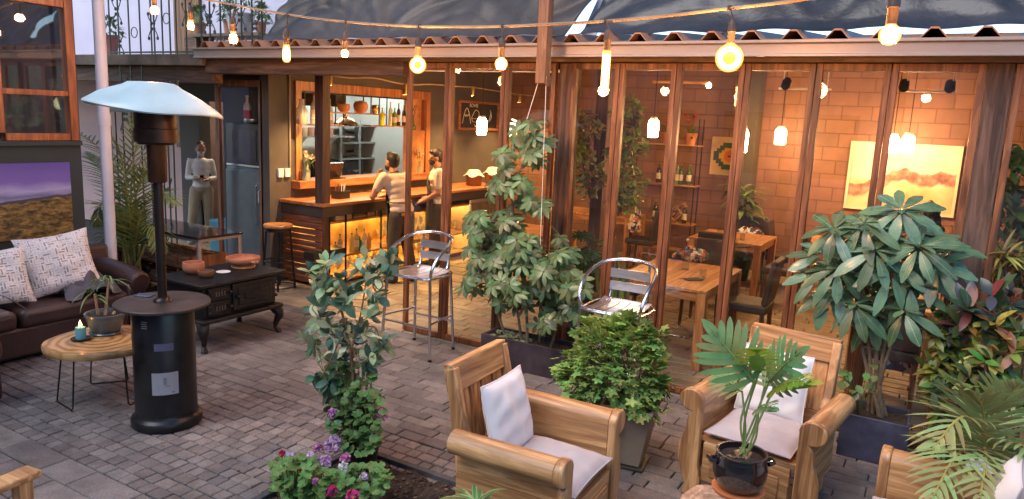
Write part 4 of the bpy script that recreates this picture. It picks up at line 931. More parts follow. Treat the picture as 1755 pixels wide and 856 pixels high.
for p in cloud(spec, R):
    d = grow(S, p, sk); d = (d*.3+Vector((R.uniform(-.45, .45), -.85+R.uniform(-.3, .3), .6+R.uniform(-.1, .3)))).normalized()
    whorl(M, p, d, .008, R.choice([7, 8, 8, 9]), .112, .044, .10+R.uniform(-.15, .25), .45, R)
S.build('petioles', stemg, t); M.build('foliage', leafmat('umbrella_leaf', (.155, .225, .09), (.07, .125, .055), .33, .22), t, fix=False)
# succulents
fl = MB()
for i in range(60):
    x, y = R.uniform(-6, .2), R.uniform(2.0, 5.5); leaf(fl, Vector((x, y, .004)), Vector((R.uniform(-1, 1), R.uniform(-1, 1), .05)), Vector((0, 0, 1)), R.uniform(.012, .04), R.uniform(.01, .02), .5, .3, 3)
tag(fl.build('fallen_leaves', leafmat('dry_leaf', (.35, .27, .14), (.2, .12, .05)), fix=False), 'scattered dry leaf scraps and petals on the paving', 'leaves', kind='stuff')
t = thing('succulents', 'clump of pale green succulents at the left end of the long trough', 'succulents'); M = MB()
for i in range(26):
    p = Vector((-3.36+R.random()*.36, 5.44+R.random()*.2, .245))
    whorl(M, p, Vector((R.uniform(-.4, .4), -.3, 1)), .002, 8, .032, .018, -.5, .3, R); whorl(M, p, Vector((0, -.2, 1)), .001, 5, .02, .012, -.9, .2, R)
M.build('rosettes', leafmat('succulent_leaf', (.30, .33, .17), (.18, .2, .1), .5, .1), t, fix=False); tag(t, kind='thing')
# ---- blue planter with large plant
box_planter('blue_planter', 'blue-grey rectangular planter under the large-leaved plant', mat('blue_glaze', (.045, .05, .085), .45, var=.45, scale=5, bump=.2), -.40, .02, 5.30, 5.66, .31)
t = thing('large_leaf_plant', 'broad glossy whorl-leaved plant rising from the blue-grey planter', 'plant')
M = MB(); sk = []
for i, e in enumerate([[(1492, 640), (1480, 520), (1440, 400)], [(1500, 640), (1510, 500), (1535, 375)], [(1508, 650), (1525, 560), (1560, 540)], [(1512, 640), (1555, 520), (1590, 435)], [(1488, 640), (1465, 560), (1430, 525)], [(1503, 640), (1505, 520), (1500, 430)]]):
    b = Vector((-.19+R.uniform(-.06, .06), 5.48+R.uniform(-.06, .06), .26)); pts = bez([b]+[gy(x, y, 5.45) for x, y in e], 5)
    M.tube(pts, [.015-.008*j/len(pts) for j in range(len(pts))], 8); sk += pts[3:]
M.build('trunk', bark, t)
M = MB(); S = MB(); RB = MB()
W = [(1545, 362, 5.35, 9, .1), (1515, 375, 5.55, 7, .3), (1430, 395, 5.3, 9, .2), (1480, 385, 5.3, 8, .2), (1462, 405, 5.5, 8, .5), (1575, 425, 5.25, 9, .25), (1620, 428, 5.5, 7, .3), (1500, 432, 5.25, 9, .5), (1540, 450, 5.4, 8, .6), (1435, 462, 5.3, 9, .8), (1410, 440, 5.5, 8, .6), (1470, 475, 5.5, 8, .9), (1560, 490, 5.35, 8, .8), (1510, 500, 5.5, 8, .9), (1420, 505, 5.4, 8, 1.0), (1465, 525, 5.3, 8, 1.0), (1550, 535, 5.3, 7, .9), (1590, 470, 5.5, 8, .6), (1500, 400, 5.6, 8, .4), (1450, 430, 5.6, 8, .6), (1555, 400, 5.55, 8, .3), (1405, 470, 5.45, 8, .8), (1605, 455, 5.4, 8, .4), (1525, 470, 5.3, 8, .7), (1495, 540, 5.45, 7, 1.0), (1440, 495, 5.4, 8, .9)]
for px, py, Y, k, dr in W:
    p = gy(px, py, Y); grow(S, p, sk, .005, .0)
    whorl(M, p, Vector((R.uniform(-.35, .35), -.75+.3*dr, .65)), .03, k, .25, .074, dr*.42, .45, R, rib=RB)
    whorl(M, p+Vector((0, 0, .01)), Vector((R.uniform(-.3, .3), -.2, 1)), .01, 5, .15, .048, -.3, .3, R, rib=RB)
S.build('petioles', stemg, t); M.build('foliage', leafmat('big_leaf', (.14, .25, .125), (.055, .14, .085), .28, .2, isl=.4, spec=.6), t, fix=False); RB.build('midribs', leafmat('midrib', (.30, .38, .20)), t, fix=False)
t = thing('heart_leaf_plant', 'small heart-leaved shoot at the foot of the large plant in the blue planter', 'plant'); M = MB(); S = MB()
for i in range(16):
    p = gy(1475+R.uniform(-38, 30), 650+R.uniform(-28, 25), 5.3+R.uniform(-.05, .1)); b = Vector((-.3, 5.42, .27)); S.tube([b, (b+p)/2+Vector((0, 0, .02)), p], .0025, 4, caps=False)
    leaf(M, p, Vector((R.uniform(-.6, .6), -.6, R.uniform(-.5, .3))), Vector((0, -.5, .8)), .075, .05, .4, .15, 4)
S.build('stems', stemg, t); M.build('foliage', leafmat('heart_leaf', (.12, .20, .06)), t, fix=False)
# ---- potted scented geranium bush
P0 = Vector((-1.565, 4.33, 0)); t = thing('tapered_pot', 'square tapered beige pot on a saucer behind the right-facing armchair', 'pot', P0, rad(8))
pm = mat('beige_pot', (.34, .27, .2), .5, var=.15, scale=6)
M = MB(); o = [(-1, -1), (1, -1), (1, 1), (-1, 1)]
vs = [(x*.10, y*.10, .02) for x, y in o]+[(x*.165, y*.165, .40) for x, y in o]+[(x*.175, y*.175, .405) for x, y in o]+[(x*.175, y*.175, .425) for x, y in o]+[(x*.155, y*.155, .425) for x, y in o]+[(x*.15, y*.15, .37) for x, y in o]
fs = [(3, 2, 1, 0), (20, 21, 22, 23)]
for b in range(0, 20, 4): fs += [(b+i, b+(i+1) % 4, b+4+(i+1) % 4, b+4+i) for i in range(4)]
M.add(vs, fs); M.build('body', pm, t, smooth=False, bevel=.004)
M = MB(); M.bb(-.13, .13, -.13, .13, 0, .018); M.build('saucer', mat('dark_saucer', (.04, .03, .025), .5), t, smooth=False, bevel=.004)
t = thing('leafy_geranium', 'dense light green bush with lobed leaves in the beige tapered pot', 'plant', (0, 0, 0)); M = MB(); S = MB(); c = gy(1050, 632, 4.27)
for i in range(1150):
    d = rdir(R, .15); rr = R.uniform(.5, 1.)**.5; k = 1+.18*math.sin(5*d.x+3*d.z*2)+.1*math.sin(9*d.y+4*d.x)
    p = c+Vector((d.x*.34*k*rr, d.y*.27*k*rr, d.z*.34*k*rr+(-.06 if abs(d.x) > .6 else 0)))
    dd = (d+Vector((R.uniform(-.5, .5), R.uniform(-.5, .5)-.2, R.uniform(-.7, .3)))).normalized()
    fan(M, p, dd, (d+Vector((0, 0, .9))).normalized(), R.uniform(.028, .046), 5, .5, .3, 20)
    if i % 14 == 0: S.tube([P0+Vector((R.uniform(-.05, .05), R.uniform(-.05, .05), .38)), (P0+Vector((0, 0, .45))).lerp(p, .5), p], .003, 4, caps=False)
for q in ((975, 640, 1.), (1130, 660, 1.), (1075, 555, 1.), (1125, 580, 1.), (1050, 565, 1)):
    cc = gy(q[0], q[1], 4.3)
    for i in range(60):
        d = rdir(R); p = cc+d*R.uniform(.02, .085); fan(M, p, (d+Vector((0, -.3, -.2))).normalized(), (d+Vector((0, 0, .9))).normalized(), R.uniform(.028, .044), 5, .5, .3, 20)
S.build('stems', stemg, t); M.build('foliage', leafmat('geranium_bush_leaf', (.30, .43, .11), (.13, .24, .06), .5, .25, .35), t, fix=False)
# ---- flower bed
fb = thing('flower_bed', 'sunken soil flower bed with dark stone edging in the paving', 'flower bed', (0, 0, 0))
M = MB(); gr = 46; x0, x1, y0, y1 = -3.08, -2.2, 1.6, 3.39; vs = []
for j in range(gr+1):
    for i in range(gr+1): vs.append((x0+(x1-x0)*i/gr, y0+(y1-y0)*j/gr, -.012+R.uniform(0, .022)+.012*math.sin(i*.5+j*.31)))
M.add(vs, [(j*(gr+1)+i, j*(gr+1)+i+1, (j+1)*(gr+1)+i+1, (j+1)*(gr+1)+i) for j in range(gr) for i in range(gr)]); M.build('soil', earth, fb, smooth=False)
M = MB()
for i in range(700):
    p = Vector((R.uniform(x0+.03, x1-.03), R.uniform(y0, y1-.03), .012)); s = R.uniform(.004, .014); M.box(p+Vector((0, 0, R.uniform(0, .008))), (s*2, s*1.3, s*.7), Matrix.Rotation(R.uniform(0, 3), 3, 'Z') @ Matrix.Rotation(R.uniform(-.6, .6), 3, 'X'))
tag(M.build('mulch', mat('mulch', (.085, .05, .035), .9, island=.6, var=.3), fb, smooth=False, fix=False), kind='stuff')
edge = mat('edging_stone', (.06, .058, .065), .8, var=.3, scale=12, bump=.5)
M = MB(); M.bb(-3.125, -3.08, 1.6, 3.435, -.02, .028); M.build('edging', edge, fb, smooth=False, bevel=.004)
M = MB(); M.bb(-3.079, -2.2, 3.39, 3.435, -.02, .028); M.build('edging', edge, fb, smooth=False, bevel=.004)
# ---- small guava tree
t = thing('guava_shrub', 'slender young shrub with two-tone oval leaves at the corner of the flower bed', 'shrub'); Yf = 3.24
b = gy(603, 800, Yf); b.z = 0.0
tr = bez([b, gy(598, 730, Yf), gy(605, 640, Yf), gy(592, 560, Yf), gy(575, 500, Yf), gy(560, 462, Yf)], 5)
br = [bez([gy(600, 610, Yf), gy(618, 540, Yf-.03), gy(628, 480, Yf), gy(638, 440, Yf)], 5), bez([gy(600, 600, Yf), gy(560, 560, Yf-.06), gy(535, 530, Yf)], 4), bez([gy(598, 570, Yf), gy(640, 560, Yf+.05), gy(652, 585, Yf)], 4), bez([gy(592, 560, Yf), gy(570, 610, Yf-.1), gy(555, 640, Yf-.1)], 4), bez([gy(585, 520, Yf), gy(550, 500, Yf-.05), gy(538, 470, Yf-.05)], 4), bez([gy(628, 480, Yf), gy(655, 460, Yf), gy(668, 448, Yf)], 4), bez([gy(598, 580, Yf), gy(615, 620, Yf-.1), gy(640, 610, Yf-.12)], 4)]
M = MB(); M.tube(tr, [.014-.010*i/len(tr) for i in range(len(tr))], 8); sk = tr[12:]
for q in br: M.tube(q, .0045, 6); sk += q
M.build('trunk', mat('cinnamon_bark', (.23, .11, .06), .7, var=.3, scale=20, bump=.4), t)
Md = MB(); Mp = MB(); S = MB()
spec = [(556, 470, 34, 28, 14, Yf, .12), (642, 456, 32, 26, 15, Yf, .1), (560, 520, 44, 28, 17, Yf, .13), (630, 510, 24, 36, 10, Yf, .1), (572, 580, 54, 34, 22, Yf, .13), (638, 578, 28, 28, 9, Yf, .1), (568, 640, 32, 42, 17, Yf, .1), (622, 608, 22, 22, 6, Yf, .1), (560, 695, 14, 18, 3, Yf, .08)]
for p in cloud(spec, R):
    dirn = grow(S, p, sk, .0016, .0); low = (p.z < .75)
    for k in range(R.choice([3, 4, 5])):
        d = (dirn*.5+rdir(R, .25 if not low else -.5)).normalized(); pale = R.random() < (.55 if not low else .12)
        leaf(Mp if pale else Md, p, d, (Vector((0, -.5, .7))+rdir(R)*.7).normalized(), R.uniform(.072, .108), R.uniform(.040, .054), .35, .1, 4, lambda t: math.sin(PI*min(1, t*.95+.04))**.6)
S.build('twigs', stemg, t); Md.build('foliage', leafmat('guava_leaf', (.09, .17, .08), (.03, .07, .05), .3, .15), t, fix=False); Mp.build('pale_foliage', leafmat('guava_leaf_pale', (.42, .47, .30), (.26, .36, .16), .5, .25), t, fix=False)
# ---- flowering geraniums
def geranium(label, pts, c, flowers, colr, n, R_, pot=None, h0=0., lf=.038):
    t = thing('geranium', label, 'plant', group='flowering geraniums of the flower bed'); M = MB(); S = MB(); base = Vector(c)
    for p in cloud(pts, R_):
        mid = (base+p)/2+Vector((0, 0, .02)); b2 = Vector((base.x*.45+p.x*.55, base.y*.45+p.y*.55, base.z)) if base.z < .1 else base+Vector((R_.uniform(-.07, .07), R_.uniform(-.07, .07), 0)); S.tube([b2, (b2+p)/2+Vector((R_.uniform(-.02, .02), 0, .01)), p], .0022, 4, caps=False)
        d = Vector((R_.uniform(-1, 1), -.6+R_.uniform(-.5, .5), R_.uniform(-.5, .2))).normalized(); fan(M, p, d, (Vector((0, -.45, .9))+rdir(R_)*.4).normalized(), R_.uniform(.7, 1.15)*lf, 7, .16, .25, 21)
    S.build('stems', stemg, t); M.build('foliage', leafmat(*colr), t, fix=False)
    for px, py, Y, s, col in flowers:
        p = gy(px, py, Y); F = MB(); nm, cc = col
        for i in range(int(34*s)+8):
            q = rdir(R_, .2); pp = p+q*.040*s*R_.uniform(.6, 1.)
            for k in range(3): leaf(F, pp, (q+rdir(R_)*.8).normalized(), q, .024*min(1.1, .6+s*.4), .02, .3, .1, 2)
        fl = F.build('flower', mat('petal_'+nm, cc, .6, island=.2, trans=.25, var=.15, scale=20), t, fix=False)
        S2 = MB(); S2.tube([base, (base+p)/2+Vector((0, 0, .04)), p], .0025, 4, caps=False); S2.build('flower_stem', stemg, fl)
lil = ('lilac', (.66, .38, .66)); pk = ('pink', (.75, .32, .58)); rd = ('red', (.62, .02, .05)); wt = ('white', (.78, .78, .82)); mg = ('magenta', (.65, .05, .22)); pl = ('pale_lilac', (.72, .55, .74))
P = gy(612, 770, 3.22); t = thing('flower_pot', 'black nursery pot half hidden behind the bed geraniums at the shrub', 'pot', (P.x+.02, 3.24, .012))
M = MB(); M.lathe([(.085, 0), (.115, .17), (.122, .172), (.122, .19), (.11, .19), (.105, .15), (0, .15)], 24); M.build('body', mat('black_plastic', (.02, .02, .022), .4), t, angle=35)
geranium('lilac flowered geranium in the black pot behind the young shrub', [(600, 660, 55, 42, 105, 3.26, .09), (615, 700, 48, 32, 70, 3.24, .09), (610, 728, 46, 22, 60, 3.2, .09), (612, 756, 40, 20, 55, 3.12, .05)], (P.x+.02, 3.24, .17), [(572, 762, 3.05, 1.0, lil), (570, 710, 3.15, .6, pk), (654, 709, 3.2, .8, pk), (624, 676, 3.2, .5, pk), (546, 768, 3.05, .45, pk)], ('bed_leaf', (.12, .22, .06), (.05, .11, .03), .5, .25, .35), 0, R, lf=.033)
geranium('geranium with red, magenta and lilac blooms at the near corner of the flower bed', [(510, 820, 52, 40, 190, 2.72, .16), (560, 835, 50, 35, 120, 2.75, .15)], (-3.0, 2.75, 0.01), [(497, 785, 2.7, .7, pl), (521, 806, 2.65, .35, rd), (484, 779, 2.7, .3, rd), (558, 792, 2.8, .65, lil), (568, 842, 2.6, .5, mg), (605, 850, 2.55, .6, mg), (532, 781, 2.85, .4, pl), (540, 825, 2.6, .3, pk)], ('bed_leaf_light', (.17, .30, .075), (.07, .15, .04), .5, .25, .35), 0, R, lf=.034)
geranium('low geranium with white and lilac blooms right of the young shrub stem', [(630, 820, 42, 30, 80, 2.95, .12), (625, 850, 40, 20, 40, 2.8, .12)], (-2.85, 2.95, 0.01), [(588, 805, 2.85, .7, wt), (592, 786, 2.95, .5, pk), (624, 818, 2.85, .35, pl), (642, 826, 2.9, .3, wt)], ('bed_leaf_light', (.12, .22, .055)), 0, R, lf=.028)
# ---- variegated strap plant
t = thing('variegated_plant', 'low plant with arching cream-striped leaves beside the near armchair', 'plant'); M = MB(); M2 = MB(); c = gz(815, 878, .0); c.x = min(c.x, -2.05)
c = gy(818, 880, 2.62)
for i in range(34):
    a = R.uniform(0, 2*PI); e = R.uniform(.35, 1.2); d = Vector((math.cos(a)*math.cos(e), math.sin(a)*math.cos(e), math.sin(e))); l = R.uniform(.12, .2)
    q = c+Vector((R.uniform(-.03, .03), R.uniform(-.03, .03), R.uniform(-.02, .05)))
    leaf(M, q, d, Vector((0, 0, 1)), l, .026, 1.1, .3, 6); leaf(M2, q+Vector((0, -.001, .0035)), d, Vector((0, 0, 1)), l, .013, 1.1, .3, 6)
M.build('leaf_margin', leafmat('cream_leaf', (.45, .5, .22), (.3, .38, .12), .5, .3, .15), t, fix=False); M2.build('leaf_centre', leafmat('stripe_leaf', (.13, .24, .07)), t, fix=False)
P = c; M = MB(); M.lathe([(.06, 0.0), (.08, max(.05, P.z-.0)), (.0, max(.045, P.z-.01))], 18, (P.x, P.y, 0)); M.build('stem_clump', stemg, t)
# ---- philodendron in black glazed pot on the stump
P = gz(1266, 838, .425); pc = Vector((P.x, P.y-.02, .4205)); t = thing('glazed_pot', 'black glazed pot with lug handles on an orange clay saucer', 'pot', pc)
M = MB(); M.lathe([(.0, 0), (.115, 0), (.125, .012), (.128, .02), (.118, .02), (.0, .015)], 32); M.build('saucer', mat('orange_clay', (.55, .17, .06), .6), t, angle=35)
M = MB(); M.lathe([(.0, .0205), (.085, .0205), (.118, .055), (.132, .10), (.133, .15), (.122, .19), (.120, .205), (.125, .212), (.112, .212), (.108, .18), (0, .175)], 36); M.build('body', mat('black_glaze', (.012, .011, .013), .12, var=.3, coat=1., rvar=.05), t, angle=35)
for s in (-1, 1):
    a = YAW; M = MB(); u = Vector((math.cos(a), math.sin(a), 0))*s; v = Vector((-math.sin(a), math.cos(a), 0))
    M.tube([u*.128-v*.03+Vector((0, 0, .165)), u*.155-v*.02+Vector((0, 0, .17)), u*.158+v*.02+Vector((0, 0, .17)), u*.128+v*.03+Vector((0, 0, .165))], .012, 8); M.build('handle', MC['black_glaze'], t)
M = MB(); gr = 0; M.lathe([(.108, .183), (.06, .192), (0, .186)], 20); M.build('soil', earth, t)
t = thing('philodendron', 'split-leaf philodendron with light green lobed leaves in the black glazed pot', 'plant'); M = MB(); S = MB(); M2 = MB()
def splitleaf(M, S, base, tip, nrm, wd, lobes=8, lw=.30, curl=.35):
    ax = tip-base; Ln = ax.length; ax.normalize(); side = ax.cross(nrm).normalized(); up = side.cross(ax)
    for i in range(lobes):
        t_ = (i+.5)/lobes; p = base+ax*Ln*t_*.85 + up*(.05*Ln*math.sin(PI*t_))
        w = wd*math.sin(PI*min(1, (t_*.86+.16)))**.7
        for s in (-1, 1):
            ang = rad(75-52*t_+R.uniform(-4, 4)); d = (side*s*math.sin(ang)+ax*math.cos(ang)*1.0+up*.12).normalized()
            leaf(M, p, d, up, w*R.uniform(.92, 1.06), Ln*lw*.27, curl, .06, 6, lambda q: (.8+.3*math.sin(q*2.6))*(1-max(0, q-.72)**2*9) if q < .995 else .25, .02)
    leaf(M, base+ax*Ln*.74, ax, up, Ln*.34, Ln*.13, .3, .08, 4)
    leaf(M, base-ax*Ln*.02, ax, up, Ln*.95, Ln*.17, .15, .1, 6)
    S.tube([base+up*.004, base+ax*Ln*.5+up*.02, tip], [.004, .003, .001], 5, caps=False)
cr = pc+Vector((0, 0, .19))
LV = [((1292, 655, 3.42), (1212, 556, 3.28), (0, -.75, .5), .20), ((1300, 640, 3.45), (1295, 590, 3.1), (0, -.5, .8), .13), ((1318, 655, 3.5), (1378, 598, 3.35), (.1, -.7, .6), .16), ((1325, 668, 3.42), (1400, 652, 3.2), (0, -.5, .85), .11), ((1310, 665, 3.55), (1320, 590, 3.75), (0, -.8, .5), .12), ((1272, 672, 3.5), (1222, 640, 3.65), (0, -.6, .7), .12), ((1300, 700, 3.38), (1330, 700, 3.2), (0, -.6, .7), .08)]
for i, (a, b_, nn, wd) in enumerate(LV):
    A = gy(*a); B_ = gy(*b_); splitleaf(M2 if i in (1, 3) else M, S, A, B_, Vector(nn), wd, 8 if wd > .1 else 6)
    S.tube(bez([cr+Vector((R.uniform(-.03, .03), R.uniform(-.02, .02), -.01)), cr.lerp(A, .5)+Vector((.01*(i-3), 0, -.02)), A], 6), [.008]+[.0055]*12, 6)
M.build('foliage', leafmat('philodendron_leaf', (.20, .34, .14), (.13, .25, .09), .4, .3, .12), t, fix=False); M2.build('young_foliage', leafmat('philodendron_young', (.27, .40, .05), (.2, .32, .04), .4, .35, .1), t, fix=False); S.build('stems', mat('pale_stem', (.28, .38, .12), .45), t)
M = MB()
for i in range(14): leaf(M, cr+Vector((R.uniform(-.05, .05), R.uniform(-.05, .05), -.005)), Vector((R.uniform(-1, 1), R.uniform(-1, 1), .8)), Vector((0, 0, 1)), .05, .02, .8, .2, 3)
M.build('dry_sheaths', mat('dry_sheath', (.28, .16, .09), .8, island=.3), t, fix=False)
# ---- palms
def frond(M, S, pts, ll, lw, n=26, droop=.4, vee_=.5, rnd=R):
    P_ = bez(pts, 8); S.tube(P_, [.009*(1-.8*i/len(P_))+.002 for i in range(len(P_))], 6, caps=False); k = len(P_)
    for i in range(n):
        t_ = .18+.82*i/(n-1); f = t_*(k-1); a = min(k-2, int(f)); p = P_[a].lerp(P_[a+1], f-a); tan = (P_[a+1]-P_[a]).normalized()
        sd = tan.cross(Vector((0, 0, 1))); sd = sd.normalized() if sd.length > .1 else Vector((1, 0, 0)); up = sd.cross(tan).normalized()
        L_ = ll*math.sin(PI*min(1, .18+.80*t_))**.6
        for s in (-1, 1):
            d = (sd*s*(1-.45*t_)+tan*(.45+.6*t_)+up*vee_*.5).normalized()
            leaf(M, p, d+rdir(rnd)*.06, up, L_*rnd.uniform(.9, 1.08), lw, droop+rnd.uniform(-.15, .2), .25, 5, lambda q: (1-q)**.5*(.4+.6*min(1, q*5)))
palm_l = leafmat('palm_leaf', (.26, .31, .09), (.11, .18, .05), .4, .3, .25)
t = thing('palm', 'tall feathery palm beside the lilac drainpipe behind the sofa arm', 'palm'); M = MB(); S = MB(); Yp = 4.75
b = gy(225, 505, Yp); b.z = .3
T = [[(215, 330), (160, 245), (102, 222)], [(205, 350), (170, 290), (150, 262)], [(225, 320), (235, 235), (240, 200)], [(232, 340), (262, 270), (298, 240)], [(210, 380), (175, 350), (168, 385)], [(240, 370), (275, 330), (300, 350)], [(220, 350), (208, 270), (190, 235)], [(235, 400), (262, 390), (275, 430)], [(212, 400), (190, 400), (172, 440)], [(228, 360), (248, 300), (258, 300)], [(218, 410), (205, 380), (195, 370)], [(222, 420), (232, 385), (236, 350)], [(230, 420), (250, 400), (262, 395)]]
for i, q in enumerate(T):
    dy = R.uniform(-.3, .3)
    frond(M, S, [b+Vector((R.uniform(-.06, .06), R.uniform(-.06, .06), 0))]+[gy(x, y, Yp+dy*(.4+.3*j)) for j, (x, y) in enumerate(q)], .30, .022, 24, .5)
for i in range(9):
    x = 205+R.uniform(0, 45); S.tube([b+Vector((R.uniform(-.1, .1), R.uniform(-.1, .1), -.1)), gy(x, 420, Yp+R.uniform(-.2, .2))], .010, 6)
S.build('canes', mat('palm_cane', (.35, .30, .08), .5, var=.3, scale=10), t); M.build('fronds', palm_l, t, fix=False)
t2 = thing('plant_pot', 'dark pot holding the tall palm behind the sofa arm', 'pot', (b.x, b.y, 0)); M = MB(); M.lathe([(.16, 0), (.2, .32), (.215, .32), (.215, .35), (.19, .35), (.18, .28), (0, .28)], 24); M.build('body', blackmetal, t2, angle=35)
pw = Vector((.47, 4.33, 0)); t = thing('white_pot', 'white conical pot holding the palm at the bottom right corner', 'pot', pw)
M = MB(); M.lathe([(.0, 0), (.09, 0), (.10, .01), (.165, .50), (.178, .505), (.178, .525), (.16, .525), (.152, .47), (0, .46)], 32); M.build('body', mat('white_ceramic', (.68, .68, .70), .3), t, angle=35)
t = thing('palm', 'arching palm with yellowish leaflets in the white pot at the bottom right', 'palm'); M = MB(); S = MB(); b = pw+Vector((0, 0, .47))
for q in [[(1690, 750, 4.1), (1650, 715, 3.9), (1598, 770, 3.7)], [(1690, 740, 4.2), (1680, 690, 4.1), (1640, 655, 4.0)], [(1700, 750, 4.2), (1720, 690, 4.1), (1745, 660, 4.0)], [(1700, 770, 4.1), (1740, 760, 3.9), (1790, 790, 3.7)], [(1680, 770, 4.0), (1640, 780, 3.7), (1600, 850, 3.4)], [(1690, 770, 4.), (1690, 790, 3.7), (1680, 850, 3.4)], [(1700, 740, 4.4), (1735, 720, 4.6), (1780, 715, 4.7)]]:
    frond(M, S, [b]+[gy(*z) for z in q], .30, .027, 17, .45)
S.build('canes', MC['palm_cane'], t); M.build('fronds', leafmat('palm_leaf_near', (.24, .38, .14), (.38, .36, .15), .4, .3, .25), t, fix=False)
# ---- croton bed at the right
m = MB(); gr = 24; x0, x1, y0, y1 = .12, 3.5, 4.75, 5.70
m.add([(x0+(x1-x0)*i/gr, y0+(y1-y0)*j/gr, .0+R.uniform(0, .03)) for j in range(gr+1) for i in range(gr+1)], [(j*(gr+1)+i, j*(gr+1)+i+1, (j+1)*(gr+1)+i+1, (j+1)*(gr+1)+i) for j in range(gr) for i in range(gr)])
tag(m.build('soil_strip', earth, smooth=False), kind='structure')
def bush(name, label, spec, root, lm, ll, lw, nl=5, curl=.5, cat='shrub', st=barkd, sr=.006, group=None, up=.3, n_st=4):
    t = thing(name, label, cat, group=group); M = MB(); S = MB(); root = Vector(root); pts = cloud(spec, R); sk = []
    for i in range(n_st):
        q = R.choice(pts); l = bez([root+Vector((R.uniform(-.05, .05), R.uniform(-.05, .05), 0)), root.lerp(q, .5)+Vector((R.uniform(-.04, .04), 0, .03)), q], 5); S.tube(l, [sr*1.5]+[sr]*(len(l)-1), 6); sk += l[3:]
    Ms = [MB() for _ in lm]
    for p in pts:
        d0 = grow(S, p, sk, .003, .0)
        for k in range(nl):
            d = (d0*.3+rdir(R, up)+Vector((0, -.2, 0))).normalized(); leaf(R.choice(Ms), p, d, (Vector((0, -.4, .8))+rdir(R)*.3), ll*R.uniform(.7, 1.15), lw*R.uniform(.8, 1.15), curl, .15, 4)
    S.build('stems', st, t)
    for X, mm in zip(Ms, lm): X.build('foliage', mm, t, fix=False)
    return t
lg = leafmat('bright_leaf', (.13, .24, .045)); lp = leafmat('purple_leaf', (.05, .055, .075), (.03, .055, .035), .3, .1); ly = leafmat('yellow_leaf', (.42, .30, .06), (.25, .10, .04)); ldk = leafmat('dark_leaf', (.06, .11, .035), (.03, .06, .03)); lr = leafmat('red_leaf', (.25, .06, .04), (.1, .04, .05)); lyg = leafmat('yellow_green_leaf', (.28, .30, .06), (.14, .17, .04))
bush('croton', 'upright bright green bush at the foot of the right-hand glass wall post', [(1620, 580, 22, 30, 14, 5.45, .1), (1605, 635, 22, 25, 12, 5.4, .1), (1640, 610, 18, 30, 10, 5.4, .1)], (.28, 5.45, .02), [lg, lyg], .11, .04, 5)
bush('croton', 'small bright green tuft on a tall stem in front of the glass wall post', [(1625, 545, 14, 14, 5, 5.4, .05)], (.3, 5.42, .02), [lg], .09, .032, 6, n_st=1)
bush('croton', 'croton with large purple blue leaves above the yellow one', [(1655, 520, 26, 16, 5, 5.3, .12), (1722, 515, 25, 22, 6, 5.25, .12), (1650, 562, 20, 12, 4, 5.3, .1)], (.55, 5.35, .02), [lp, lp, ldk, lr], .165, .066, 4, n_st=3)
bush('croton', 'croton with yellow and orange blotched leaves low on the right', [(1715, 600, 35, 28, 16, 5.15, .12), (1690, 565, 26, 22, 9, 5.2, .1), (1740, 570, 20, 30, 8, 5.2, .1)], (.65, 5.2, .02), [ly, ldk, lyg], .14, .05, 4)
bush('croton', 'dark green croton filling the lower right behind the palm', [(1690, 650, 55, 35, 30, 5.15, .15), (1740, 680, 25, 40, 14, 5.05, .12), (1620, 680, 30, 30, 12, 5.25, .1)], (.6, 5.1, .02), [ldk, ldk, lg, lyg], .13, .045, 4)
bush('foliage_shrub', 'tall leggy green plant behind the glass right of the post, reaching head height', [(1715, 265, 25, 14, 8, 6.2, .12), (1735, 300, 22, 28, 9, 6.2, .15), (1715, 350, 28, 30, 12, 6.2, .15), (1745, 390, 20, 30, 10, 6.2, .15), (1740, 440, 25, 30, 12, 6.15, .15), (1745, 470, 25, 20, 8, 6.1, .1)], (gy(1740, 480, 6.2).x, 6.2, .0), [lyg, lg, ldk], .15, .05, 5)
bush('foliage_shrub', 'drooping striped yellow green plant behind the crotons at the right edge', [(1735, 445, 25, 14, 14, 5.9, .1)], (gy(1745, 470, 5.9).x, 5.9, .3), [lyg, ly], .22, .02, 7, 1.2, up=.6)
# ---- interior plants
bush('climbing_plant', 'climber with brownish yellow leaves hanging in front of the dining room column', [(1000, 215, 30, 28, 50, 6.5, .15), (985, 255, 28, 35, 55, 6.5, .15), (1005, 300, 32, 38, 65, 6.5, .15), (975, 290, 18, 30, 26, 6.5, .1)], gy(1005, 340, 6.55), [leafmat('autumn_leaf', (.45, .31, .10), (.22, .14, .04)), lyg], .075, .033, 4, up=-.2)
bush('climbing_plant', 'dense green climber right of the brownish one beside the dining room column', [(1075, 195, 25, 28, 36, 6.5, .15), (1075, 250, 35, 35, 60, 6.5, .15), (1075, 310, 32, 35, 60, 6.5, .15), (1065, 345, 25, 20, 26, 6.5, .1)], gy(1060, 370, 6.5), [lyg, leafmat('fresh_leaf', (.24, .36, .07)), leafmat('golden_leaf', (.36, .30, .07))], .078, .033, 4, up=-.2)
t = thing('column', 'dark timber column between the two climbing plants in the dining room', 'column'); a, b_ = gy(1014, 300, 6.8).x, gy(1034, 300, 6.8).x; M = MB(); M.bb(a, b_, 6.8, 6.92, 0, 2.8); M.build('shaft', oldpost, t, smooth=False)
t = thing('ledge', 'low dark planting ledge beneath the climbing plants inside the glass', 'planter', (0, 0, 0)); M = MB(); M.bb(-3.2, -2.45, 6.15, 6.5, 0, .38); M.build('box', MC['dark_trough'], t, smooth=False, bevel=.006); M = MB(); M.bb(-3.17, -2.48, 6.18, 6.47, .381, .39); M.build('soil', earth, t, smooth=False)
t = thing('monstera', 'dark split-leaved plant inside the glass behind the umbrella plant', 'plant'); M = MB(); S = MB(); b = Vector((-2.95, 6.3, .39))
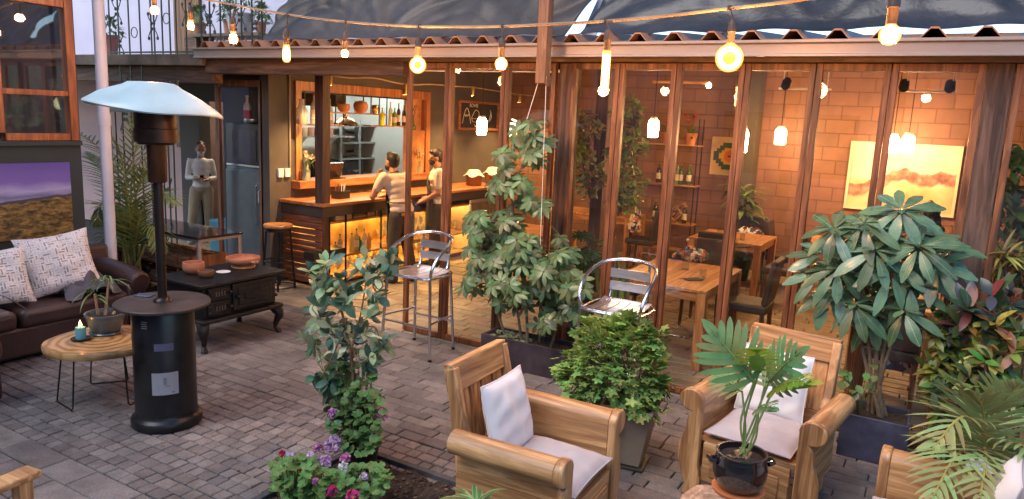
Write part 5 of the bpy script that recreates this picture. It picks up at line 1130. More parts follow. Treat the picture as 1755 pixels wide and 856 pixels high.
for i in range(14):
    q = gy(1000+R.uniform(-35, 40), 425+R.uniform(-30, 45), 6.25+R.uniform(-.1, .15)); e = q+Vector((R.uniform(-.25, .25), -.1, R.uniform(-.12, .05))); splitleaf(M, S, q, e, Vector((0, -.5, .8)), .10, 6, .3); S.tube([b, b.lerp(q, .5)+Vector((0, 0, .05)), q], .004, 5, caps=False)
S.build('stems', stemg, t); M.build('foliage', leafmat('monstera_leaf', (.07, .14, .045), (.03, .07, .03)), t, fix=False)
t = thing('snake_plant', 'snake plant with upright yellow-edged blades inside the glass', 'plant'); M = MB()
for i in range(16):
    q = Vector((gy(1060, 440, 6.3).x+R.uniform(-.09, .12), 6.3+R.uniform(-.06, .06), .38)); leaf(M, q, Vector((R.uniform(-.25, .25), R.uniform(-.2, .1), 1)), Vector((0, -1, .1)), R.uniform(.35, .62), .045, R.uniform(0, .5), .2, 7)
M.build('foliage', leafmat('snake_leaf', (.25, .29, .08), (.08, .13, .05)), t, fix=False)
t = thing('dracaena', 'bushy green dracaena in front of the block wall beyond the tables', 'plant'); M = MB(); S = MB()
for i in range(70):
    q = gy(1275+R.uniform(-8, 8), 350+R.uniform(-25, 35), 10.9); a = R.uniform(0, 6.3); leaf(M, q, Vector((math.cos(a), math.sin(a)*.6, R.uniform(.1, 1.3))), Vector((0, 0, 1)), R.uniform(.28, .42), .075, 1.2, .2, 5)
q = gy(1275, 380, 10.9); S.tube([(q.x, 10.9, .25), (q.x, 10.9, q.z+.2)], .02, 6); S.build('stem', barkd, t); M.build('foliage', leafmat('dracaena_leaf', (.20, .28, .07), (.1, .16, .04)), t, fix=False)
t = thing('plant_pot', 'dark pot of the bushy dracaena by the block wall', 'pot', (q.x, 10.9, 0)); M = MB(); M.lathe([(.13, 0), (.17, .3), (.17, .32), (.15, .32), (.14, .27), (0, .27)], 20); M.build('body', blackmetal, t)
# ---- plant on the coffee table
P = gz(182, 571, .45); pc = Vector((P.x, P.y, .4505)); t = thing('plant_pot', 'blue-grey ceramic bowl pot on the slab coffee table', 'pot', pc)
cerm = mat('bluegrey_ceramic', (.075, .10, .11), .3, var=.25, scale=5, coat=.4)
M = MB(); M.lathe([(0, 0), (.11, 0), (.118, .012), (.112, .02), (0, .015)], 28); M.build('saucer', cerm, t, angle=35)
M = MB(); M.lathe([(.0, .021), (.095, .021), (.118, .07), (.135, .14), (.143, .145), (.143, .16), (.128, .16), (.12, .13), (0, .125)], 32); M.build('body', cerm, t, angle=35); M = MB(); M.lathe([(.122, .135), (.06, .145), (0, .14)], 20); M.build('soil', earth, t)
t = thing('spiky_houseplant', 'thin houseplant with long narrow leaves in the blue-grey bowl pot', 'plant'); M = MB(); S = MB(); b = pc+Vector((0, 0, .14))
for c2, ttop, n in ((b+Vector((.0, .0, 0)), gx(186, 478, pc.x), 20), (b+Vector((-.04, -.03, 0)), gx(162, 505, pc.x), 7), (b+Vector((.03, .04, 0)), gx(206, 520, pc.x), 6)):
    S.tube([c2, c2.lerp(ttop, .5), ttop], [.012, .009, .007], 7)
    for i in range(n):
        a = R.uniform(0, 6.3); leaf(M, ttop+Vector((0, 0, R.uniform(-.05, .02))), Vector((math.cos(a), math.sin(a), R.uniform(.1, .9))), Vector((0, 0, 1)), R.uniform(.12, .24), .014, 1.4, .3, 7)
S.build('stem', mat('ringed_stem', (.42, .28, .16), .7, var=.4, scale=30), t); M.build('foliage', leafmat('spiky_leaf', (.16, .24, .09), (.07, .13, .05)), t, fix=False)
# ---- balcony pots
for i, (px, py, w, h_, col, lb) in enumerate(((412, 28, .40, .30, (.62, .60, .60), 'white box planter on the balcony bench'), (447, 46, .16, .17, (.36, .15, .09), 'terracotta pot on the balcony bench right of the white planter'), (392, 30, .16, .2, (.5, .22, .14), 'terracotta pot at the left end of the balcony bench'), (340, 20, .18, .2, (.4, .18, .12), 'terracotta pot at the left of the ochre door'), (190, 76, .2, .34, (.42, .14, .12), 'tall red pot at the left end of the balcony'))):
    Y_ = 7.45 if i < 4 else 6.4; p = gy(px, py, Y_); z0 = 3.222 if i < 3 else (2.778 if i == 4 else 3.2); pos_ = Vector((p.x, Y_, z0))
    t = thing('balcony_pot', lb, 'pot', pos_, group='balcony pots'); M = MB(); M.lathe([(w*.38, 0), (w*.5, h_*.9), (w*.54, h_*.9), (w*.54, h_), (w*.45, h_), (w*.42, h_*.85), (0, h_*.85)], 18); M.build('body', mat('balcony_pot_%s' % ['w', 't', 'o', 'b', 'r'][i], col, .6), t, angle=35)
    M = MB()
    for k in range(110):
        d = rdir(R, .3); q = pos_+Vector((0, 0, h_))+Vector((d.x*w*.8, d.y*w*.6, abs(d.z)*.22)); leaf(M, q, d, Vector((0, 0, 1)), .09, .04, .6, .2, 3)
    tag(M.build('balcony_plant', leafmat('balcony_leaf', (.10, .17, .05)), fix=False), ['plant growing from ' + lb][0], 'plant', 'balcony plants')
for k_ in (3,):
    M = MB(); p = gy(340, 20, 7.45); M.bb(p.x-.15, p.x+.15, 7.3, 7.6, 2.78, 3.197); tag(M.build('pot_stand', oldpostx, smooth=False), 'dark wooden stand under the pot left of the ochre door', 'stand')
# ================================================================ bar
bar = thing('bar_counter', 'timber bar counter with slatted end and glowing open shelves', 'bar counter', (0, 0, 0))
BX0, BX1, BY0, BY1 = -7.19, -6.5, 6.5, 10.9
m = MB(); m.bb(BX0, -6.44, 6.44, BY1, 1.03, 1.07); m.build('counter_top', orange_wood, bar, smooth=False, bevel=.006)
m = MB(); m.bb(BX0, -6.47, 6.47, BY1, .90, 1.028); m.build('under_rail', mat('dark_band', (.045, .03, .022), .5, var=.3), bar, smooth=False)
for i in range(11):
    z = .05+i*.077; m = MB(); m.bb(BX0+.01, -6.51, 6.485, 6.505, z, z+(.066 if 3 < i < 10 else .072)); m.build('slat', brick_slat, bar, smooth=False, bevel=.002)
yel = mat('warm_back', (.66, .44, .14), .6, var=.45, scale=5)
m = MB(); m.bb(-7.17, -7.14, 6.52, 9.75, .05, .89); m.build('back_panel', yel, bar, smooth=False)
for z0, nm in ((.795, 'shelf'), (.345, 'shelf'), (.03, 'shelf')):
    m = MB(); m.bb(-7.13, -6.52, 6.53, 9.75, z0, z0+.025); m.build(nm, orange_wood, bar, smooth=False)
for px in (565, 593, 653, 700, 752):
    y = gx(px, 430, -6.5).y; m = MB(); m.bb(-6.515, -6.495, y-.008, y+.008, .03, .9); m.build('upright', blackmetal, bar, smooth=False)
led = emis('led_warm', (1, .64, .16), 15)
for z in (.775, .325):
    m = MB(); m.bb(-7.10, -7.07, 6.56, 9.7, z, z+.015); m.build('light_strip', led, bar, smooth=False)
m = MB(); m.bb(-7.1, -6.52, 9.78, 10.85, .03, .88); t = thing('steel_cabinet', 'steel undercounter cabinet at the far end of the bar', 'cabinet', (0, 0, 0)); m.build('body', steel, t, smooth=False, bevel=.01)
for y in (9.8, 10.33):
    m = MB(); m.bb(-6.519, -6.50, y, y+.5, .08, .82); d = m.build('door', mat('dull_steel', (.3, .27, .22), .4, .8), t, smooth=False); m = MB(); m.bb(-6.498, -6.47, y+.04, y+.06, .5, .7); m.build('handle', chrome, d, smooth=False)
# small things ---------------------------------------------------
def glassy(name, col, rough=.1, tr=.5):
    if name in MC: return MC[name]
    mm, n, o = nt(name); p = N(n, 'ShaderNodeBsdfPrincipled', Roughness=rough); p.inputs['Base Color'].default_value = (*col, 1); t = N(n, 'ShaderNodeBsdfTransparent'); t.inputs[0].default_value = (*[min(1, c*1.3+.1) for c in col], 1)
    ms = N(n, 'ShaderNodeMixShader'); ms.inputs[0].default_value = tr; L(n, p.outputs[0], ms.inputs[1]); L(n, t.outputs[0], ms.inputs[2]); L(n, ms.outputs[0], o.inputs[0]); MC[name] = mm; return mm
paper = mat('paper_white', (.75, .70, .62), .8, var=.05)
def bottle(label, loc, h=.3, r=.037, col=(.06, .12, .03), cap=(.3, .25, .1), lab=(.7, .62, .45), tr=.25, group='bottles', neck=.3):
    t = thing('bottle', label, 'bottle', loc, group=group); nm = 'bg%02d%02d%02d' % tuple(int(c*99) for c in col)
    M = MB(); M.lathe([(0, 0), (r*.95, 0), (r, .01), (r, h*.60), (r*.85, h*.68), (r*neck, h*.78), (r*neck*.95, h*.95), (0, h*.95)], 14); M.build('body', glassy(nm, col, .08, tr), t, angle=50)
    M = MB(); M.lathe([(r*neck*1.15, h*.93), (r*neck*1.15, h), (0, h)], 10); M.build('cap', mat('cap%02d%02d%02d' % tuple(int(c*99) for c in cap), cap, .4), t)
    if lab: M = MB(); M.lathe([(r*1.03, h*.18), (r*1.03, h*.48)], 14); M.build('label', mat('lab%02d%02d%02d' % tuple(int(c*99) for c in lab), lab, .7), t)
    return t
gl0 = None
def wineglass(label, loc, s=1., up=True):
    global gl0
    if gl0 is None:
        gl0 = thing('wine_glass', label, 'glass', loc, group='stemmed glasses on the bar shelves')
        M = MB(); M.lathe([(.035, 0), (.034, .003), (.005, .007), (.004, .085), (.012, .095), (.034, .12), (.04, .155), (.033, .195), (.031, .195), (.037, .155), (.03, .122), (0, .1)], 12); M.build('bowl', glassy('wineglass', (.85, .78, .6), .04, .5), gl0)
        return gl0
    return dup(gl0, label, loc, rot=None if up else (PI, 0, 0))
ordn = ['first', 'second', 'third', 'fourth', 'fifth', 'sixth', 'seventh', 'eighth', 'ninth', 'tenth', 'eleventh', 'twelfth', 'thirteenth', 'fourteenth']
for row, (x, z, y0, n, lb) in enumerate(((-6.62, .371, 8.02, 12, 'front row, middle bar shelf'), (-6.76, .371, 7.95, 12, 'middle row, middle bar shelf'), (-6.90, .371, 8.02, 12, 'back row, middle bar shelf'), (-6.65, .056, 6.75, 12, 'front row, lowest bar shelf'), (-6.85, .056, 7.0, 12, 'back row, lowest bar shelf'))):
    for i in range(n): wineglass('stemmed glass, %s from the left in the %s' % (ordn[i], lb), (x, y0+i*(.135 if row < 3 else .17), z))
for i in range(12): wineglass('stemmed glass hung upside down under the bar, %s from the left' % ordn[i], (-6.7, 7.9+i*.135, .793), up=False)
BG = 'bottles on the bar shelves'
for i, (px, h, col, cap) in enumerate(((572, .17, (.5, .45, .2), (.05, .05, .05)), (580, .26, (.5, .5, .3), (.05, .02, .02)), (600, .25, (.55, .5, .2), (.02, .02, .02)), (608, .30, (.5, .45, .2), (.02, .02, .02)), (613, .19, (.03, .25, .05), (.1, .2, .1)), (621, .28, (.55, .5, .3), (.4, .02, .02)), (629, .22, (.5, .3, .15), (.4, .25, .1)))):
    y = gx(px, 420, -6.65).y; bottle('clear spirit bottle on the middle bar shelf, %s from the left' % ordn[i] if i != 4 else 'green bottle among the clear ones on the middle bar shelf', (-6.62, y, .371), h, .034, col, cap, (.65, .5, .35) if i % 2 else None, .45, BG)
y = gx(575, 420, -6.55).y; m = MB(); m.bb(-6.68, -6.50, y-.42, y+.12, .372, .47); tag(m.build('rack_box', mat('rack_black', (.02, .015, .012), .4), smooth=False, bevel=.005), 'black slotted box at the left end of the middle bar shelf', 'box')
# things on the tray shelf
for i, (px, w, d, h_, c, lb) in enumerate(((575, .3, .3, .07, (.62, .42, .30), 'stack of folded pinkish napkins on the upper bar shelf'), (603, .24, .28, .035, (.5, .28, .14), 'flat loaf-shaped brown box on the upper bar shelf'), (622, .16, .2, .08, (.3, .17, .1), 'small brown package on the upper bar shelf'))):
    y = gx(px, 372, -6.7).y; m = MB(); m.bb(-6.85, -6.55, y-w/2, y+w/2, .821, .821+h_); m.bb(-6.84, -6.56, y-w/2+.01, y+w/2-.01, .821+h_, .821+h_+.02); tag(m.build(['napkin_stack', 'brown_box', 'package'][i], mat('shelfitem%d' % i, c, .8), smooth=False, bevel=.012), lb, ['napkins', 'box', 'package'][i])
y = gx(645, 362, -6.7).y; m = MB(); m.bb(-6.85, -6.53, y-.2, y+.25, .821, .83)
for a, b, c, d in ((-6.85, -6.84, y-.2, y+.25), (-6.54, -6.53, y-.2, y+.25), (-6.84, -6.54, y-.2, y-.19), (-6.84, -6.54, y+.24, y+.25)): m.bb(a, b, c, d, .83, .90)
tag(m.build('metal_tray', mat('tray_grey', (.16, .15, .15), .35, .8), smooth=False), 'grey metal tray on the upper bar shelf beside the bearded man', 'tray')
# on the counter
for i, (px, py, w, d, a) in enumerate(((578, 330, .26, .2, .2), (600, 327, .3, .21, -.15), (640, 327, .28, .2, .1))):
    P = gz(px, py, 1.07); m = MB(); m.box((0, 0, .002), (w, d, .003), Matrix.Rotation(a, 3, 'Z')); m.box((.01, .02, .005), (w*.9, d*.9, .002), Matrix.Rotation(a+.2, 3, 'Z')); o = m.build('paper_sheets', paper, smooth=False); o.location = (min(P.x, -6.68), P.y, 1.071); tag(o, ['loose paper sheets at the left of the bar counter', 'wider pile of paper sheets in the middle of the bar counter', 'paper sheets at the elbow of the bearded man'][i], 'papers', 'papers on the bar counter')
P = gz(532, 334, 1.07); t = thing('utensil_box', 'black box of pens and cutlery at the near end of the bar counter', 'box', (-6.75, P.y, 1.0705)); m = MB()
for a, b, c, d in ((-.07, .07, -.1, -.092), (-.07, .07, .092, .1), (-.07, -.062, -.092, .092), (.062, .07, -.092, .092)): m.bb(a, b, c, d, 0, .10)
m.bb(-.062, .062, -.092, .092, 0, .01); m.build('box', mat('rack_black2', (.02, .017, .015), .5), t, smooth=False)
for i in range(9):
    m = MB(); x, y = R.uniform(-.04, .04), R.uniform(-.07, .07); m.tube([(x, y, .012), (x*1.3, y*1.3, .17+R.random()*.04)], .005, 5); m.build('pen', mat('pen%d' % (i % 4), [(.7, .7, .7), (.1, .1, .1), (.45, .08, .05), (.6, .55, .4)][i % 4], .4), t)
def vase_flowers(label, loc, hv, r, col, nfl, spread, hh, petal):
    t = thing('flower_vase', label, 'vase', loc, group='flower vases'); M = MB(); M.lathe([(0, 0), (r, 0), (r*1.05, hv*.5), (r*.6, hv*.8), (r*.7, hv), (r*.6, hv), (r*.5, hv*.8), (0, hv*.2)], 14); M.build('vase', glassy('vaseglass', col, .06, .5), t)
    S = MB(); F = MB(); G = MB()
    for i in range(nfl):
        e = Vector((R.uniform(-1, 1)*spread, R.uniform(-1, 1)*spread, hh*R.uniform(.75, 1.05))); S.tube([(0, 0, .03), (e.x*.3, e.y*.3, hv), e], .003, 5)
        for k in range(26): q = rdir(R, .4); leaf(F, e+q*.012, q, Vector((0, 0, 1)), .035, .016, .4, .1, 2)
        for k in range(3): q = rdir(R); leaf(G, e*.75, q, Vector((0, 0, 1)), .07, .025, .4, .1, 3)
    S.build('stems', stemg, t); F.build('blooms', petal, t, fix=False); G.build('leaves', lg, t, fix=False)
crp = mat('cream_petal', (.72, .62, .45), .7, island=.15, trans=.3)
vase_flowers('glass vase with big cream flowers at the near end of the hatch ledge', (-7.12, gx(525, 300, -7.12).y, FB+.001), .2, .05, (.5, .55, .4), 6, .09, .36, crp)
vase_flowers('slim glass vase of cream flowers right of the bearded man on the hatch ledge', (-7.12, gx(719, 290, -7.12).y, FB+.001), .18, .035, (.5, .55, .4), 4, .05, .34, crp)
# cloth covered jars
for i, (px, s) in enumerate(((812, 1.), (845, 1.08), (872, .9))):
    p = gx(px, 315, -6.75); t = thing('pickle_jar', ['amber jar with a white cloth cap, left one on the bar counter', 'larger amber jar with a white cloth cap, middle one on the bar counter', 'amber jar without cloth at the far end of the bar counter'][i], 'jar', (-6.75, p.y, 1.0705), group='amber jars on the bar counter')
    M = MB(); M.lathe([(0, 0), (.12*s, 0), (.13*s, .02), (.13*s, .17*s), (.09*s, .21*s), (.09*s, .24*s), (0, .24*s)], 20); M.build('glass', glassy('amberjar', (.28, .10, .03), .1, .25), t)
    if i < 2:
        M = MB(); vs = []; n = 26
        for r, z in ((0, .262), (.07, .262), (.098, .25), (.105, .225), (.135, .19), (.16, .165)):
            for j in range(n): a = 2*PI*j/n; k = 1+.12*math.sin(4*a)*(r > .1) + .05*math.sin(9*a+1)*(r > .1); vs.append((r*k*s*math.cos(a), r*k*s*math.sin(a), (z-.02*math.sin(4*a)*(r > .1))*s))
        M.add(vs, [(i2*n+j, i2*n+(j+1) % n, (i2+1)*n+(j+1) % n, (i2+1)*n+j) for i2 in range(5) for j in range(n)]); M.build('cloth', mat('jar_cloth', (.75, .72, .66), .85, var=.05), t)
# hatch shelf contents
HB = 'bottles on the hatch shelves'
def onsh(px, z): return (-7.07, gx(px, 210, -7.07).y, z+.001)
t = thing('glass_jug', 'big glass jug with red liquid at the left end of the hatch shelf', 'jug', onsh(517, zl)); M = MB(); M.lathe([(0, 0), (.06, 0), (.068, .02), (.068, .18), (.035, .24), (.035, .30), (.04, .31), (0, .31)], 16); M.build('body', glassy('clearjug', (.6, .55, .45), .06, .6), t); M = MB(); M.lathe([(0, .002), (.058, .002), (.064, .06), (0, .062)], 16); M.build('liquid', mat('redliquid', (.35, .07, .03), .3), t)
bottle('tall spirit bottle with a red cap left of the dark post', onsh(538, zl), .38, .045, (.55, .5, .4), (.6, .04, .03), (.7, .6, .45), .4, HB, .32)
bottle('tall pale bottle just right of the dark post on the lower hatch shelf', onsh(565, zl), .33, .04, (.6, .55, .45), (.4, .3, .2), (.75, .6, .45), .4, HB)
for px, r, h_, c, lb, nm in ((589, .085, .11, (.55, .22, .06), 'orange bowl on the upper hatch shelf', 'bowl'), (618, .10, .13, (.45, .18, .07), 'brown lidded pot on the upper hatch shelf', 'pot')):
    M = MB(); bowl(M, r, h_, base=.55, bulge=.95); 
    if nm == 'pot': M.lathe([(r*.9, h_), (r*.8, h_+.02), (.02, h_+.035), (0, h_+.036)], 20)
    o = M.build('clay_'+nm, mat('sh'+nm, c, .5), angle=50); o.location = onsh(px, zh); tag(o, lb, nm)
o = MB(); o.lathe([(0, 0), (.05, 0), (.055, .1), (.045, .12), (.04, .12), (.04, .02), (0, .02)], 16); o = o.build('brass_cup', mat('brass', (.6, .35, .12), .25, 1.)); o.location = onsh(643, zh); tag(o, 'brass cup right of the lidded pot on the upper hatch shelf', 'cup')
for px, h_, r, col, cap, lb in ((655, .25, .033, (.62, .5, .02), (.1, .1, .1), 'bright yellow syrup bottle on the lower hatch shelf'), (669, .34, .03, (.5, .45, .3), (.3, .2, .1), 'pale bottle left of the green one on the hatch shelf'), (676, .26, .036, (.18, .28, .03), (.2, .2, .1), 'squat green bottle on the hatch shelf'), (683, .33, .028, (.10, .04, .02), (.5, .1, .05), 'dark bottle right of the green one on the hatch shelf'), (692, .31, .028, (.10, .04, .02), (.2, .05, .02), 'dark bottle beside the window mullion on the hatch shelf')):
    bottle(lb, onsh(px, zz(690, 216)), h_, r, col, cap, (.65, .5, .38) if col[0] < .2 else None, .3, HB)
M = MB(); M.lathe([(0, 0), (.035, 0), (.05, .04), (.03, .08), (.012, .14), (.012, .2), (0, .2)], 16); o = M.build('vase', glassy('olivevase', (.22, .2, .06), .1, .2), angle=50); o.location = (-7.24, gx(712, 210, -7.2).y, 1.951); tag(o, 'small olive bud vase in the niche at the right of the hatch', 'vase')
S = MB()
for i in range(5): S.tube([(-7.24, gx(712, 210, -7.2).y, 2.14), (-7.24, gx(712, 210, -7.2).y+R.uniform(-.08, .08), 2.22), (-7.24, gx(712, 210, -7.2).y+R.uniform(-.14, .14), 2.34)], .004, 5)
tag(S.build('dry_twigs', barkd), 'dry twigs standing in the olive bud vase', 'twigs')
# kitchen fittings
t = thing('steel_rack', 'grey steel kitchen rack with four shelves seen through the hatch', 'rack', (0, 0, 0)); XK = -9.0
ys = [gx(px, 260, XK).y for px in (584, 616, 649)]
for y in ys:
    for x in (XK, XK-.4):
        M = MB(); M.bb(x-.015, x+.015, y-.02, y+.02, 0, 2.05); M.build('upright', mat('rack_steel', (.42, .43, .44), .4, .6), t, smooth=False)
for py in (216, 245, 272, 300, 340):
    z = gx(616, py, XK).z; M = MB(); M.bb(XK-.42, XK+.02, ys[0], ys[-1], z-.015, z+.012); M.build('shelf', MC['rack_steel'], t, smooth=False)
for i, (px, py, w, h_, c, lb, nm) in enumerate(((601, 215+26, .10, .13, (.5, .45, .4), 'white container on the second shelf of the steel rack', 'container'), (622, 243, .12, .3, (.12, .10, .11), 'dark box on the second shelf of the steel rack', 'box'), (637, 243, .16, .22, (.2, .2, .22), 'grey pail on the second shelf of the steel rack', 'pail'), (600, 299, .45, .08, (.7, .72, .72), 'white trays on the fourth shelf of the steel rack', 'trays'), (632, 271, .3, .02, (.65, .65, .65), 'plates on the third shelf of the steel rack', 'plates'), (605, 271, .3, .02, (.6, .6, .6), 'flat dish on the third shelf of the steel rack', 'dish'))):
    p = gx(px, py, XK-.15); M = MB(); M.lathe([(w*.4, 0), (w*.5, h_), (w*.46, h_), (w*.38, .01), (0, .01)], 16); o = M.build(nm, mat('kit%d' % i, c, .5)); z = min([gx(616, q, XK).z for q in (216, 245, 272, 300)], key=lambda v: abs(v+.012-p.z)); o.location = (XK-.2, p.y, z+.013); tag(o, lb, nm)
for (pa, pb, py, X_, lb) in ((505, 588, 234, -8.9, 'steel wall shelf with food tubs at the left of the kitchen'), (654, 700, 240, -9.2, 'steel wall shelf at the right of the kitchen')):
    a, b = max(7.9, gx(pa, py, X_).y), gx(pb, py, X_).y; z = gx((pa+pb)/2, py, X_).z; t = thing('wall_shelf', lb, 'shelf', (0, 0, 0)); M = MB(); M.bb(X_-.45, X_, a, b+.3, z-.02, z); M.build('board', steel, t, smooth=False)
    for yb_ in (a+.3, b-.1): M = MB(); M.prism([(X_-.4, z-.021), (X_-.05, z-.021), (X_-.4, z-.3)], yb_, yb_+.03, 'y'); M.build('bracket', white_p, t, smooth=False)
    if pa == 505:
        for i in range(6):
            M = MB(); M.lathe([(0, 0), (.06, 0), (.07, .12), (.072, .14), (0, .14)], 14); y = a+.15+i*(b-a-.2)/6; o = M.build('food_tub', mat('tub%d' % (i % 3), [(.25, .3, .08), (.6, .5, .35), (.5, .28, .2)][i % 3], .4)); o.location = (X_-.12, y, z+.001); tag(o, 'food tub on the left kitchen shelf, %s from the left' % ordn[i], 'tub', 'food tubs on the kitchen shelf')
M = MB(); M.bb(-9.49, -8.9, 7.9, 10.2, .86, .9); tag(M.build('worktop', steel, smooth=False), 'steel kitchen worktop along the back kitchen wall', 'worktop')
M = MB(); M.bb(-9.49, -9.0, 9.2, 10.0, .901, 1.35); tag(M.build('oven', mat('ovenblk', (.06, .06, .065), .25, .5), smooth=False, bevel=.01), 'dark steel oven on the kitchen worktop', 'oven')
p = gx(592, 210, -8.0); t = thing('kitchen_pendant', 'copper dome pendant lamp in the kitchen above the hatch', 'lamp', (-8.0, p.y, p.z-.05)); M = MB(); M.lathe([(.22, 0), (.2, .04), (.12, .10), (.04, .13), (.04, .17), (0, .17)], 24); M.build('shade', mat('copper', (.75, .4, .2), .25, 1.), t); M = MB(); M.tube([(0, 0, .17), (0, 0, 2.86-p.z+.05)], .006, 6); M.build('cord', blackmetal, t); M = MB(); M.ball((0, 0, .06), .035, 10); M.build('bulb', emis('kbulb', (1, .85, .6), 60), t)
M = MB(); M.bb(-8.7, -8.5, 7.2, 10.0, 2.80, 2.855); tag(M.build('tube_light', emis('cool_tube', (.92, .96, .88), 10), smooth=False), 'cool white tube light on the kitchen ceiling', 'lamp')
M = MB(); M.box((0, 0, .11), (.02, .34, .22), Matrix.Rotation(rad(20), 3, 'Y')); M.bb(-.1, .1, -.15, .15, 0, .012); y = gx(574, 300, -7.1).y; o = M.build('till_screen', mat('screen_black', (.03, .02, .02), .2), smooth=False); o.location = (-7.14, y, FB+.001); tag(o, 'dark till screen on the hatch ledge right of the dark post', 'screen')
# chalkboard
A = gx(787, 172, -7.18); B = gx(853, 222, -7.18); t = thing('chalkboard', 'orange framed chalkboard with white chalk drawing on the dark wall past the hatch', 'chalkboard', (-7.195, (A.y+B.y)/2, (A.z+B.z)/2-.01)); w, h_ = (B.y-A.y)/2, .25
M = MB()
for a, b, c, d in ((-w, w, h_-.04, h_), (-w, w, -h_, -h_+.04), (-w, -w+.05, -h_+.041, h_-.041), (w-.05, w, -h_+.041, h_-.041)): M.bb(0, .03, a, b, c, d)
M.build('frame', orange_wood, t, smooth=False); M = MB(); M.bb(0, .012, -w+.05, w-.05, -h_+.04, h_-.04); M.build('board', mat('slate_black', (.03, .026, .024), .7), t, smooth=False)
chalk = mat('chalk', (.8, .75, .65), .9); M = MB(); X_ = .016
def line(pts): M.tube([(X_, y*w, z*h_) for y, z in pts], .006, 5)
line(bez([(-.82, -.55), (-.74, .1), (-.62, .5), (-.5, .1), (-.42, -.55)], 5)); line([(-.76, -.05), (-.72, .08), (-.68, -.08), (-.64, .06), (-.6, -.08), (-.56, .06), (-.5, -.02)])
line(bez([(-.4, -.2), (-.2, .38), (-.02, .2), (-.1, -.18), (-.35, -.2), (-.3, -.42), (-.05, -.4)], 5)); line(bez([(.55, .45), (.62, -.1), (.4, -.5), (.3, -.3)], 5)); line(bez([(.6, .3), (.52, -.2), (.35, -.5)], 5)); line([(-.24, -.6), (-.2, -.78), (-.14, -.6)]); line([(-.1, -.6), (-.1, -.78)])
M.build('chalk_drawing', chalk, t)
fc = bpy.data.curves.new('chalk_word', 'FONT'); fc.body = 'BOWIE'; fc.size = .085; fc.extrude = .001; fc.align_x = 'CENTER'; fm_ = bpy.data.objects.new('tmp_word', fc).to_mesh().copy(); fo = bpy.data.objects.new('chalk_word', fm_); COL.objects.link(fo); fo.parent = t; fm_.materials.clear(); fm_.materials.append(chalk); fo.matrix_local = Matrix.Translation((.0145, -.28*w, .58*h_)) @ Matrix(((0, 0, 1, 0), (1, 0, 0, 0), (0, 1, 0, 0), (0, 0, 0, 1)))
# pale monstera leaf lamp sign
p = gy(880, 218, 5.9)
t = thing('leaf_ornament', 'pale cut-out monstera leaf hanging behind the glass at the top of the umbrella plant', 'ornament', (p.x, 5.9, p.z)); M = MB(); M2_ = MB(); splitleaf(M, M2_, Vector((.05, 0, .06)), Vector((-.05, 0, -.09)), Vector((0, -1, 0)), .085, 6, .34, .1); M.build('leaf', emis('leaf_glow', (1, .9, .5), 1.6), t, fix=False); M2_.build('rib', paper, t)
# small ceiling spots + wire
pts = [gx(x, y, -6.6) for x, y in ((560, 128), (600, 134), (640, 134), (694, 145), (740, 145), (780, 148), (810, 150), (850, 156), (890, 162), (935, 166))]
M = MB(); M.tube(bez(pts, 4), .010, 6); tag(M.build('light_wire', mat('wire_tan', (.4, .27, .15), .5)), 'sagging tan cable carrying small brass spotlights above the bar', 'cable')
for i, (px, py) in enumerate(((565, 138), (694, 155), (810, 158), (890, 170))):
    p = gx(px, py, -6.6); t = thing('brass_spotlight', 'small brass ceiling spotlight, %s from the left above the bar' % ordn[i], 'spotlight', (p.x, p.y, p.z), group='brass spotlights above the bar')
    M = MB(); M.lathe([(.0, .085), (.033, .085), (.035, .08), (.035, -.055), (.028, -.06), (.028, -.05), (0, -.05)], 14); M.build('housing', mat('brass_dull', (.5, .32, .12), .35, .9), t)
    M = MB(); M.lathe([(0, -.058), (.027, -.058), (.0, -.052)], 12); M.build('lens', emis('spot_lens', (1, .72, .35), 60), t)
    l = bpy.data.lights.new('spot_beam', 'SPOT'); l.energy = 100; l.color = (1, .58, .23); l.spot_size = rad(115); l.spot_blend = .8; l.shadow_soft_size = .03; lo = bpy.data.objects.new('spot_beam', l); COL.objects.link(lo); lo.parent = t; lo.location = (0, 0, -.07)
# ================================================================ doorway furniture
t = thing('glass_door', 'brown framed glazed door standing in front of the refrigerator', 'door', (0, 6.32, 0)); a, b = -8.2, -7.32
M = MB(); M.bb(a, a+.07, -.02, .02, .02, 2.52); M.bb(b-.07, b, -.02, .02, .02, 2.52); M.bb(a+.07, b-.07, -.018, .018, 2.44, 2.52); M.bb(a+.07, b-.07, -.018, .018, .02, .14); M.build('frame', rustwood, t, smooth=False, bevel=.003)
M = MB(); M.bb(a+.065, b-.065, -.003, .003, .135, 2.445); M.build('pane', pane_m, t, smooth=False); M = MB(); M.tube([(b-.035, -.03, 1.0), (b-.035, -.06, 1.02), (b-.035, -.06, 1.16), (b-.035, -.03, 1.18)], .008, 6); M.build('handle', steel, t)
frd = thing('refrigerator', 'tall grey blue refrigerator with a dark oven unit on top behind the glazed door', 'refrigerator', ((gy(389, 300, 6.45).x+gy(449, 300, 6.45).x)/2, 6.45, 0)); frd.scale = ((gy(449, 300, 6.45).x-gy(389, 300, 6.45).x)/.84, .5, 1); M = MB(); M.bb(-.42, .42, 0, .34, .05, 1.42); M.build('cabinet', mat('fridge_grey', (.22, .27, .30), .35, .4, var=.1), frd, smooth=False, bevel=.01)
M = MB(); M.bb(-.41, .41, -.05, -.002, .08, 1.38); d = M.build('door', MC['fridge_grey'], frd, smooth=False, bevel=.01); M = MB(); M.tube([(.34, -.05, .7), (.34, -.09, .72), (.34, -.09, 1.2), (.34, -.05, 1.22)], .01, 6); M.build('handle', steel, d)
